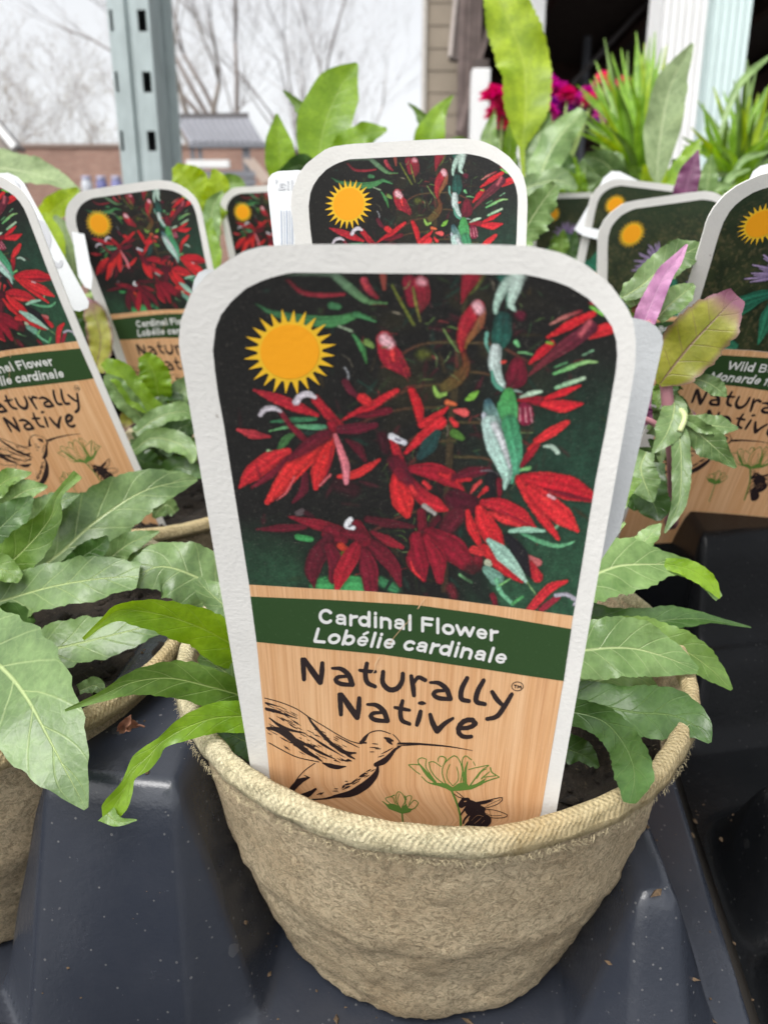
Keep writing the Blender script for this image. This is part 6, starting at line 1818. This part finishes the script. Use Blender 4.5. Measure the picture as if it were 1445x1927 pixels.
for k in range(34):
    a = rng.uniform(0, 6.28)
    x, y = 310 + 66 * math.cos(a), 840 + 70 * math.sin(a)
    L([(310, 880, .306), (310 + 34 * math.cos(a), 850 + 24 * math.sin(a), .304), (x, y, .303)], [24, 36, 6], rng.choice((DARKG, MIDG, GREY, GREY2, BRIGHT)), roll=rng.uniform(-30, 30), seed=200 + k, nt_=22, nx=6)

PSC = 0.86
# --- plant in the black pot at right
rp = empty('bergamot_plant', tuple(UP(1262, 985, 0.29)))
tag(rp, 'purple tinged seedling with drooping leaves in the black pot', 'plant', 'seedlings in the tray')
L = lambda *a, **k: leaf(rp, *a, **k)
L([(1240, 725, .222), (1258, 700, .220), (1298, 650, .217), (1345, 600, .215), (1386, 556, .214)], [14, 84, 118, 104, 40], OLIVE, roll=-8, fold=0.12, serr=0.08, seed=50, teeth=9, nx=10)
L([(1212, 606, .224), (1218, 588, .223), (1238, 542, .221), (1253, 513, .220), (1272, 490, .219), (1292, 460, .218)], [42, 44, 38, 32, 24, 4], PINK, roll=5, fold=0.3, serr=0.04, seed=51)
L([(1170, 560, .232), (1205, 538, .231), (1250, 500, .230), (1290, 476, .230), (1324, 462, .230)], [20, 50, 66, 62, 10], GREY, roll=15, serr=0.1, seed=52)
L([(1235, 600, .226), (1258, 575, .225), (1285, 552, .225), (1306, 536, .225)], [30, 50, 48, 8], GREY2, roll=10, seed=53)
L([(1268, 800, .224), (1277, 820, .222), (1281, 877, .220), (1276, 947, .218), (1250, 1003, .217)], [16, 34, 38, 30, 4], GREY, roll=10, fold=0.2, serr=0.06, seed=54)
L([(1270, 790, .226), (1300, 805, .224), (1340, 838, .223), (1384, 880, .222)], [24, 50, 60, 5], GREY, roll=-12, serr=0.08, seed=55, wave=0.18)
L([(1290, 790, .224), (1320, 798, .223), (1352, 802, .223), (1388, 806, .223)], [20, 40, 44, 5], GREY, roll=20, serr=0.08, seed=56)
L([(1262, 745, .226), (1268, 770, .224), (1254, 815, .222), (1227, 853, .221)], [20, 50, 52, 5], GREY, roll=5, serr=0.08, seed=57)
L([(1215, 850, .228), (1205, 880, .227), (1215, 915, .226), (1228, 945, .225)], [30, 60, 60, 6], GREY, roll=0, serr=0.1, seed=58)
L([(1305, 712, .222), (1330, 720, .221), (1350, 732, .221), (1366, 746, .221)], [16, 34, 34, 5], GREY, roll=10, seed=59)
L([(1230, 870, .238), (1220, 920, .236), (1235, 960, .235), (1240, 980, .234)], [40, 70, 60, 10], DARKG, roll=0, seed=60)
L([(1200, 890, .240), (1190, 930, .238), (1200, 960, .237)], [40, 60, 16], DARKG, roll=10, seed=61)
L([(1215, 800, .236), (1205, 770, .235), (1222, 735, .234)], [30, 50, 10], PURPLE, roll=10, seed=62)
L([(1195, 575, .234), (1185, 552, .234), (1180, 530, .235)], [20, 40, 14], GREY2, roll=10, seed=63)
L([(1195, 590, .236), (1203, 572, .235), (1212, 552, .235)], [16, 30, 10], plain('brown_leaf', lin((120, 72, 36)), 0.6), roll=10, seed=64)
for k in range(30):
    a = rng.uniform(0, 6.28); x0 = 1250 + rng.uniform(-30, 30); y0 = rng.uniform(640, 960); l_ = rng.uniform(34, 62)
    L([(x0, y0, .246), (x0 + l_ * .5 * math.cos(a), y0 + l_ * .5 * math.sin(a), .243), (x0 + l_ * math.cos(a), y0 + l_ * math.sin(a) + 8, .242)], [10, rng.uniform(26, 44), rng.uniform(20, 34), 4], rng.choice((GREY, GREY, DARKG, MIDG, OLIVE)), roll=rng.uniform(-30, 30), serr=0.12, seed=700 + k, nt_=30, nx=6, teeth=9)
stem(rp, [(1262, 985, .29), (1268, 900, .25), (1258, 780, .228), (1248, 705, .224), (1215, 605, .224)], 0.0022, 0.0014, STEMP)
stem(rp, [(1258, 780, .228), (1275, 770, .225), (1288, 785, .222), (1278, 812, .221)], 0.0009, 0.0007, STEMR, name='leaf_stalk')
stem(rp, [(1262, 830, .230), (1235, 800, .228), (1205, 785, .227)], 0.001, 0.0008, STEMP, name='leaf_stalk')

PSC = 0.95
# --- plants standing behind the tags
def plant(name, lab, base, leaves, cat='plant', grp='plants behind the tags', stems=True, stm=STEMG):
    r_ = empty(name, tuple(UP(*base))); tag(r_, lab, cat, grp)
    for k, (path, wd, mt, kw) in enumerate(leaves):
        leaf(r_, path, wd, mt, seed=300 + k + int(base[0]), **kw)
        if stems:
            a = path[0]
            stem(r_, [base, ((a[0] + base[0]) / 2, (a[1] + base[1]) / 2 , (a[2] + base[2]) / 2), a], 0.0018, 0.0011, stm, name='leaf_stalk', ns=6)
    return r_
d = 0.42
plant('broad_leaf_plant', 'plant with broad upright pointed leaves above the centre tag', (612, 480, d + .02), [
    ([(598, 330, d), (600, 292, d), (612, 230, d - .003), (640, 165, d - .006), (672, 119, d - .008)], [26, 78, 104, 84, 6], BRIGHT, dict(roll=10, fold=0.2, serr=0, wave=0.05)),
    ([(535, 345, d), (528, 310, d - .003), (524, 265, d - .006), (521, 214, d - .008)], [44, 62, 52, 4], BRIGHT, dict(roll=-15, fold=0.2, serr=0, wave=0.04)),
    ([(620, 300, d - .006), (650, 270, d - .012), (690, 252, d - .016), (728, 244, d - .018)], [20, 40, 44, 8], BRIGHT, dict(roll=20, fold=0.1, serr=0)),
    ([(590, 240, d + .01), (572, 210, d + .012), (552, 186, d + .014), (533, 170, d + .015)], [14, 26, 18, 3], MIDG, dict(roll=40, fold=0.3, serr=0)),
    ([(600, 330, d - .01), (570, 312, d - .014), (545, 318, d - .016), (520, 330, d - .018)], [30, 44, 30, 5], DARKG, dict(roll=10, serr=0))])
d = 0.5
plant('toothed_leaf_plant', 'plant with one tall toothed lime leaf in front of the shed', (985, 480, d + .01), [
    ([(985, 380, d), (984, 330, d), (982, 278, d), (988, 210, d - .002), (985, 120, d - .004), (958, 40, d - .006), (930, -30, d - .006)], [4, 7, 12, 88, 104, 96, 50], LIME, dict(roll=-12, fold=0.2, serr=0.07, teeth=26, nt_=90)),
    ([(1010, 360, d - .01), (1020, 320, d - .012), (1050, 260, d - .014), (1098, 208, d - .016)], [24, 60, 64, 26], GREY2, dict(roll=10, fold=-0.25, serr=0.04)),
    ([(1005, 350, d + .0), (1010, 300, d), (1015, 250, d), (1022, 212, d)], [30, 50, 54, 30], GREY, dict(roll=20, fold=0.2)),
    ([(945, 360, d + .02), (930, 310, d + .02), (920, 260, d + .02), (930, 215, d + .02)], [30, 40, 36, 8], MIDG, dict(roll=10)),
    ([(960, 340, d + .03), (958, 300, d + .03), (962, 250, d + .03), (975, 210, d + .03)], [20, 30, 30, 6], BRIGHT, dict(roll=-20)),
    ([(960, 370, d - .02), (1000, 350, d - .022), (1050, 340, d - .024), (1085, 356, d - .026)], [30, 44, 50, 10], GREY, dict(roll=25))], stm=STEMR)
d = 0.30
plant('jagged_leaf_plant', 'plant with a pale jagged silver leaf beside the centre tag', (985, 520, d), [
    ([(978, 480, d), (985, 440, d), (1010, 395, d - .003), (1046, 346, d - .006)], [24, 62, 84, 20], GREY2, dict(roll=-15, fold=0.15, serr=0.22, teeth=6)),
    ([(985, 450, d + .006), (1000, 430, d + .006), (1016, 425, d + .006), (1028, 428, d + .006)], [16, 30, 30, 10], GREY2, dict(roll=10, serr=0.2, teeth=5))])
d = 0.55
plant('small_leaf_plant', 'pointed bright leaf right of the broad leaf plant', (810, 420, d), [
    ([(812, 330, d), (808, 288, d), (812, 250, d - .002), (826, 212, d - .004), (852, 180, d - .006)], [40, 64, 56, 30, 3], BRIGHT, dict(roll=12, fold=0.2, serr=0)),
    ([(830, 320, d - .01), (850, 285, d - .01), (870, 275, d - .012), (884, 290, d - .012)], [30, 44, 30, 5], MIDG, dict(roll=10, serr=0)),
    ([(806, 270, d + .01), (795, 225, d + .01), (784, 208, d + .01), (768, 194, d + .01)], [20, 24, 12, 3], MIDG, dict(roll=30, serr=0))])
d = 0.40
plant('woolly_plant', 'plant with large woolly grey leaves behind the left tag', (30, 480, d), [
    ([(-80, 350, d), (-20, 318, d - .003), (40, 322, d - .006), (100, 338, d - .01), (152, 360, d - .012)], [60, 76, 66, 50, 6], WOOLLY, dict(roll=35, fold=0.25)),
    ([(-90, 330, d + .02), (-30, 302, d + .02), (30, 310, d + .018), (76, 332, d + .016)], [50, 60, 44, 6], WOOLLY, dict(roll=40, fold=0.2)),
    ([(70, 420, d - .02), (100, 395, d - .025), (124, 375, d - .028), (148, 356, d - .03)], [30, 46, 40, 10], LIME, dict(roll=15)),
    ([(110, 600, d - .05), (95, 520, d - .05), (100, 450, d - .052), (84, 400, d - .054)], [40, 60, 50, 10], LIME, dict(roll=15)),
    ([(130, 560, d - .04), (138, 500, d - .042), (120, 440, d - .044), (104, 405, d - .045)], [30, 44, 44, 8], WOOLLY, dict(roll=-15)),
    ([(180, 700, d - .07), (190, 640, d - .07), (178, 590, d - .07), (160, 560, d - .07)], [40, 50, 44, 8], OLIVE, dict(roll=10))])
d = 0.44
plant('lime_leaf_plant', 'lime leaved plant between the two far left tags', (365, 480, d), [
    ([(380, 400, d), (372, 372, d - .002), (352, 340, d - .004), (330, 312, d - .006)], [40, 76, 76, 16], LIME, dict(roll=10, serr=0.05)),
    ([(395, 420, d - .01), (405, 380, d - .012), (410, 345, d - .014), (402, 318, d - .016)], [40, 56, 44, 8], LIME, dict(roll=-10)),
    ([(400, 460, d - .03), (398, 420, d - .032), (402, 385, d - .034), (420, 360, d - .036)], [30, 40, 30, 6], GREY2, dict(roll=10)),
    ([(380, 400, d + .02), (420, 350, d + .02), (445, 345, d + .02), (462, 352, d + .02)], [20, 34, 30, 6], MIDG, dict(roll=10)),
    ([(395, 520, d - .05), (400, 480, d - .05), (392, 440, d - .05), (398, 410, d - .05)], [30, 40, 34, 6], BRIGHT, dict(roll=10))])
d = 0.52
plant('silver_leaf_plant', 'plant with a tall silvery leaf in front of the white column', (1240, 440, d + .02), [
    ([(1238, 345, d), (1236, 318, d), (1243, 250, d - .002), (1262, 160, d - .004), (1302, 82, d - .006)], [10, 38, 68, 64, 6], WOOLLY, dict(roll=-8, fold=0.3, serr=0.02)),
    ([(1200, 370, d - .01), (1160, 330, d - .012), (1135, 305, d - .014), (1100, 292, d - .016)], [20, 44, 50, 14], GREY, dict(roll=10)),
    ([(1130, 370, d - .0), (1135, 325, d - .002), (1155, 305, d - .004), (1166, 288, d - .006)], [40, 70, 56, 14], GREY, dict(roll=20)),
    ([(1210, 400, d - .02), (1180, 360, d - .02), (1140, 352, d - .02), (1112, 362, d - .02)], [30, 40, 36, 8], MIDG, dict(roll=20)),
    ([(1260, 380, d - .01), (1275, 330, d - .012), (1300, 290, d - .014), (1316, 262, d - .016)], [20, 40, 36, 6], BRIGHT, dict(roll=15))])
d = 0.36
pp = plant('purple_leaf_plant', 'narrow purple leaf rising behind the right hand tags', (1295, 440, d), [
    ([(1290, 392, d), (1288, 368, d), (1298, 325, d - .002), (1313, 282, d - .004)], [30, 44, 40, 3], PURPLE, dict(roll=5, fold=0.25, serr=0))], stm=STEMP)

# --- spiky plants with narrow leaves
BLADE = leaf_mat('blade_green', lin((110, 158, 34)), lin((148, 190, 70)), lin((196, 220, 140)), rough=0.4, transl=0.35, vstr=0.35, nveins=1)
def spiky(base, tips, lab, wdt=15):
    rt = empty('spiky_plant', tuple(UP(*base))); tag(rt, lab, 'plant', 'spiky plants by the shed')
    bx, by, bd = base
    for k, (tx, ty, dd) in enumerate(tips):
        q = rng.uniform(-16, 16)
        mx_, my_ = (bx * 0.55 + tx * 0.45) + q, (by * 0.5 + ty * 0.5) - abs(tx - bx) * 0.12
        leaf(rt, [(bx + (tx - bx) * 0.06, by, bd), (mx_, my_, bd + dd * 0.5), (tx, ty, bd + dd)], [wdt * 0.7, wdt * rng.uniform(.7, 1.1), wdt * 0.9, wdt * 0.6, 2], rng.choice((BLADE, BLADE, MIDG, LIME)), roll=rng.uniform(-35, 35), fold=0.35, serr=0, wave=0.03, nt_=16, nx=4, seed=k)
    return rt
tips1 = [(1137, 72, .02), (1150, 100, -.01), (1168, 92, 0), (1180, 96, .02), (1196, 60, .01), (1204, 100, -.02), (1212, 80, .03), (1225, 110, .02), (1232, 60, .04), (1246, 90, .02), (1254, 120, .0), (1110, 150, .0), (1096, 178, .02), (1085, 160, -.02), (1120, 115, .03), (1128, 190, -.04), (1105, 215, -.03), (1090, 250, -.04), (1262, 150, -.03), (1185, 140, -.05), (1160, 160, -.05), (1142, 130, -.03), (1215, 150, -.05), (1240, 170, -.04), (1112, 275, -.05), (1270, 210, -.05)]
tips1 += [(t[0] + rng.uniform(-24, 24), t[1] + rng.uniform(-10, 70), t[2] + rng.uniform(-.05, .05)) for t in tips1]
spiky((1200, 345, 0.80), tips1, 'spiky green plant left of the silvery leaf')
tips2 = [(1405, 112, .03), (1408, 125, 0), (1380, 150, -.02), (1360, 172, .0), (1440, 165, .0), (1435, 190, -.02), (1470, 130, 0), (1488, 170, 0), (1330, 215, -.02), (1312, 190, .02), (1300, 240, -.03), (1420, 215, -.05), (1398, 205, -.05), (1368, 225, -.06), (1450, 235, -.06), (1480, 250, -.05), (1340, 265, -.05), (1315, 285, -.05), (1390, 165, .02), (1460, 200, .01), (1350, 200, .01), (1500, 215, 0), (1325, 240, .02), (1290, 262, -.02), (1410, 180, -.03)]
tips2 += [(t[0] + rng.uniform(-24, 24), t[1] + rng.uniform(-10, 70), t[2] + rng.uniform(-.05, .05)) for t in tips2]
spiky((1382, 350, 0.72), tips2, 'spiky green plant at the right edge of the shed front')
# arching pale blades far right
rt = empty('arching_grass', tuple(UP(1350, 380, .62))); tag(rt, 'pale arching grass blades low at the right', 'plant', 'plants behind the tags')
for k, (pts, wd) in enumerate((([(1355, 250, .62), (1390, 160, .62), (1460, 95, .63)], 14), ([(1375, 340, .60), (1400, 300, .6), (1450, 285, .6)], 12), ([(1365, 380, .58), (1372, 335, .58), (1410, 318, .58)], 14), ([(1350, 390, .58), (1330, 360, .57), (1322, 330, .57)], 14), ([(1330, 400, .57), (1345, 360, .56), (1380, 345, .56)], 14), ([(1320, 400, .58), (1300, 380, .57), (1318, 345, .57)], 12))):
    leaf(rt, pts, [wd * .6, wd, wd, 3], GREY2, roll=15, fold=0.3, serr=0, nt_=22, nx=4, seed=400 + k)
# water drops hang on the spiky leaves
# --- low filler foliage on the bench behind the tags
def bushy(base, n, sx_, sy_, mats, lab, wd=(26, 44), name='leafy_seedling', ln=(40, 80), cat='plant'):
    rt = empty(name, tuple(UP(*base))); tag(rt, lab, cat, 'plants behind the tags')
    for k in range(n):
        a = rng.uniform(math.pi * 0.95, math.pi * 2.05); rr = math.sqrt(rng.random())
        x0 = base[0] + sx_ * rr * math.cos(a) * 0.5; y0 = base[1] + sy_ * rr * math.sin(a) * 0.6
        l_ = rng.uniform(*ln); a2_ = a + rng.gauss(0, 0.5); dd = base[2] + rng.uniform(-.05, .05)
        leaf(rt, [(x0, y0, dd), (x0 + l_ * .5 * math.cos(a2_), y0 + l_ * .5 * math.sin(a2_) - 6, dd - .004), (x0 + l_ * math.cos(a2_), y0 + l_ * math.sin(a2_), dd - .008)], [8, rng.uniform(*wd), rng.uniform(*wd) * 0.8, 4], rng.choice(mats), roll=rng.uniform(-30, 40), fold=0.2, serr=0.08, nt_=26, nx=6, seed=500 + k)
    return rt
bushy((1090, 430, .66), 40, 190, 130, (MIDG, BRIGHT, GREY, DARKG), 'low leafy plant under the magenta flowers')
bushy((1330, 430, .60), 40, 200, 110, (MIDG, GREY2, DARKG, BRIGHT), 'low leafy plant under the right spiky plant')
bushy((1240, 410, .66), 30, 160, 90, (LIME, BRIGHT, MIDG), 'low leafy plant under the left spiky plant')
bushy((920, 400, .70), 14, 120, 110, (MIDG, BRIGHT, DARKG), 'low leafy plant left of the tall toothed leaf')
bushy((440, 460, .62), 16, 240, 110, (MIDG, LIME, DARKG), 'low leafy plant between the far left tags')
bushy((200, 650, .40), 22, 200, 170, (MIDG, GREY, BRIGHT, DARKG), 'low leafy plant right of the left tag')
bushy((120, 560, .46), 16, 200, 190, (MIDG, LIME, GREY, DARKG), 'low leafy plant between the two left tags')
bushy((250, 470, .60), 14, 200, 90, (MIDG, DARKG, GREY), 'low leafy plant at the foot of the steel post')
bushy((1230, 600, .36), 22, 150, 170, (GREY, MIDG, DARKG, GREY2), 'low leafy plant behind the pink leaf')
bushy((1070, 560, .48), 16, 160, 130, (DARKG, MIDG, GREY), 'low leafy plant behind the front tag at right')

# --- magenta flowers
def petal_mat(name, c):
    return leaf_mat(name, lin(c), lin(tuple(min(255, x + 26) for x in c)), lin(tuple(min(255, x + 40) for x in c)), rough=0.6, transl=0.5, vstr=0.2, nveins=3)
FM = [petal_mat('petal_crimson', (196, 30, 84)), petal_mat('petal_magenta', (196, 62, 146)), petal_mat('petal_purple', (156, 62, 158)), petal_mat('petal_rose', (226, 92, 130))]
def flowers(base, heads, lab):
    rt = empty('flowering_plant', tuple(UP(*base))); tag(rt, lab, 'flowers', 'flowering plants by the shed')
    for k, (x, y, rad, mi) in enumerate(heads):
        dd = base[2] + rng.uniform(-.04, .04)
        c = UP(x, y, dd); R = rad / F * dd * PSC
        V = []; Fc = []; uv = []
        for q in range(22):
            th = rng.uniform(0, 6.28); ph = rng.uniform(-0.5, 1.4)
            out = Vector((math.cos(th) * math.cos(ph), -abs(math.sin(th)) * math.cos(ph), math.sin(ph))).normalized()
            s = out.cross(Vector((0.2, 0.3, 1))).normalized(); t_ = out.cross(s)
            pr = R * rng.uniform(0.45, 0.75)
            o = len(V)
            for iy in range(4):
                for ix in range(5):
                    u = (ix - 2) / 2; v = iy / 3
                    wv = 0.22 * math.sin(u * 5 + q) * v
                    p = c + out * (R * (0.15 + 0.75 * v)) + s * u * pr * (0.35 + 0.65 * math.sqrt(v + .05)) + t_ * pr * (wv + 0.5 * v * v)
                    V.append(tuple(p)); uv.append((ix / 4, v))
            for iy in range(3):
                for ix in range(4):
                    a = o + iy * 5 + ix; Fc.append((a, a + 1, a + 6, a + 5))
        mesh('flower_head', V, Fc, FM[mi], rt, uv=uv)
        stem(rt, [(x, y + rad * 0.5, dd), ((x * 2 + base[0]) / 3, (y * 2 + base[1]) / 3, dd), base], 0.002, 0.002, STEMG, name='flower_stem', ns=5)
flowers((935, 370, 1.25), [(930, 190, 28, 0), (945, 205, 26, 0), (925, 215, 14, 0), (945, 235, 14, 3)], 'crimson flowers left of the tall toothed leaf')
flowers((1050, 370, 1.30), [(1025, 150, 18, 1), (1030, 168, 26, 1), (1048, 180, 26, 1), (1110, 190, 18, 0), (1122, 172, 16, 1), (1030, 215, 20, 1), (1070, 215, 18, 2), (1015, 170, 22, 3), (1066, 180, 18, 0), (1080, 190, 16, 1), (1092, 185, 14, 2), (1050, 205, 16, 1), (1035, 200, 18, 2), (1100, 175, 12, 1), (1020, 195, 14, 3)], 'magenta and purple flowers right of the tall toothed leaf')
flowers((1150, 370, 1.22), [(1135, 150, 16, 3), (1130, 215, 16, 1), (1125, 235, 14, 2), (1145, 225, 12, 1), (1170, 158, 14, 3), (1207, 162, 10, 2), (1150, 165, 14, 0)], 'pink flowers among the spiky leaves')

PSC = 0.862
# --- dry petal fallen on the tray
dpm = leaf_mat('dry_petal', lin((112, 74, 56)), lin((158, 114, 90)), lin((196, 140, 110)), rough=0.8, transl=0.15, vstr=0.2)
dr = empty('dried_petal', tuple(UP(243, 1376, .176))); tag(dr, 'small shrivelled brown petal lying on the grey tray', 'petal')
leaf(dr, [(224, 1376, .1772), (240, 1362, .1745), (262, 1366, .1765)], [8, 26, 6], dpm, roll=-20, fold=0.6, wave=0.5, nt_=20, name='petal')
leaf(dr, [(236, 1372, .1755), (243, 1358, .1738), (248, 1345, .1730)], [16, 20, 3], dpm, roll=35, fold=0.7, wave=0.5, nt_=16, name='petal')
stem(dr, [(255, 1366, .1765), (265, 1365, .1755), (273, 1368, .1755)], 0.0003, 0.0002, dpm, name='stalk', ns=5)

# --- sloping board and the black nursery pots of everything farther back
BOARD = plain('board', lin((70, 66, 62)), 0.8, 0.3, 8.0)
db = empty('display_board', (0, 0.03, 0.825)); tag(db, 'sloping board on the bench under the pots and trays', 'board')
def slab(x0, x1, y0, y1, zoff, th):
    V = [(x, y, RIMZ + zoff - q + sh(y)) for q in (th, 0) for y in (y0, y1) for x in (x0, x1)]
    mesh('board', V, [(0, 2, 3, 1), (4, 5, 7, 6), (0, 1, 5, 4), (2, 6, 7, 3), (0, 4, 6, 2), (1, 3, 7, 5)], BOARD, db, smooth=False)
slab(-0.62, 0.62, 0.03, 1.0, -0.0735, 0.012); slab(-0.22, 0.62, 1.001, 1.45, -0.0735, 0.012)
for x, y in ((-0.55, 0.95), (0.55, 0.95), (-0.15, 1.4), (0.55, 1.4)):
    box('strut', x - 0.015, x + 0.015, y - 0.015, y + 0.015, 0.8253, RIMZ - 0.0865 + sh(y - 0.015), BOARD, db)
PR = 0.043
proto = {}
def nursery_pot(x, y, lab):
    z = RIMZ + sh(y)
    o = empty('nursery_pot', (x, y, z - 0.0725)); tag(o, lab, 'pot', 'black nursery pots on the sloping board')
    if not proto:
        prof = [(0.0, -0.0725), (0.031, -0.0725), (0.0405, -0.010), (0.0422, -0.0095), (0.0428, -0.002), (0.0415, 0.0), (0.0395, -0.002), (0.037, -0.02)]
        V = [(x + r * math.cos(i * math.pi / 24), y + r * math.sin(i * math.pi / 24), z + q) for r, q in prof for i in range(48)]
        proto['body'] = mesh('body', V, gridfaces(48, len(prof), True), BLACKP, o)
        V = []
        for k in range(14):
            for i in range(48):
                r = 0.0386 * k / 13; xx, yy = x + r * math.cos(i * math.pi / 24), y + r * math.sin(i * math.pi / 24)
                V.append((xx, yy, z - 0.009 + 0.002 * fbm(xx, yy, 3, 120) + 0.0014 * fbm(xx, yy, 4, 420)))
        proto['soil'] = mesh('soil', V, gridfaces(48, 14, True), SOILM, o)
    else:
        for k in ('body', 'soil'):
            c = proto[k].copy(); COL.objects.link(c); c.parent = o
    return o
placed = [(PC.x, PC.y, .055)] + [(cellc(i, j).x, cellc(i, j).y, .055) for i, j in ((-1, 0), (-1, 1), (0, 1))] + [(BPC.x, BPC.y, .054)]
spots = []
for t in (t2, t3, m2, m3, m4):
    x, y = t.location.x, t.location.y + 0.022
    placed.append((x, y, PR)); spots.append((x, y)); nursery_pot(x, y, 'black pot holding the ' + t['label'])
for o in [q for q in bpy.data.objects if q.parent is None and q.name.split('.')[0] in ('arching_grass', 'broad_leaf_plant', 'flowering_plant', 'jagged_leaf_plant', 'leafy_seedling', 'lime_leaf_plant', 'purple_leaf_plant', 'silver_leaf_plant', 'small_leaf_plant', 'spiky_plant', 'toothed_leaf_plant', 'woolly_plant')]:
    b = o.location
    near = [s for s in spots if math.hypot(s[0] - b.x, s[1] - b.y) < 0.048]
    if near: tx, ty = near[0]
    else:
        best = None
        for k in range(900):
            rr = 0.012 * math.sqrt(k); aa = k * 2.39996
            x, y = b.x + rr * math.cos(aa), b.y + rr * math.sin(aa)
            if y > 0.31 and all(math.hypot(x - q[0], y - q[1]) > q[2] + PR for q in placed):
                best = (x, y); break
        tx, ty = best
        placed.append((tx, ty, PR)); spots.append((tx, ty)); nursery_pot(tx, ty, 'black pot holding the ' + o['label'])
    gx, gy = tx + max(-.02, min(.02, b.x - tx)), ty + max(-.02, min(.02, b.y - ty))
    g0 = Vector((gx, gy, RIMZ + sh(ty) - 0.012)); md = (g0 + b) / 2 + Vector((0, 0, 0.006))
    v, f = tubev([tuple(g0), tuple(md), tuple(b)], [0.0028, 0.0025, 0.002], 7)
    mesh('stem', v, f, STEMG, o)

for o in bpy.data.objects:
    if '_o' in o: del o['_o']
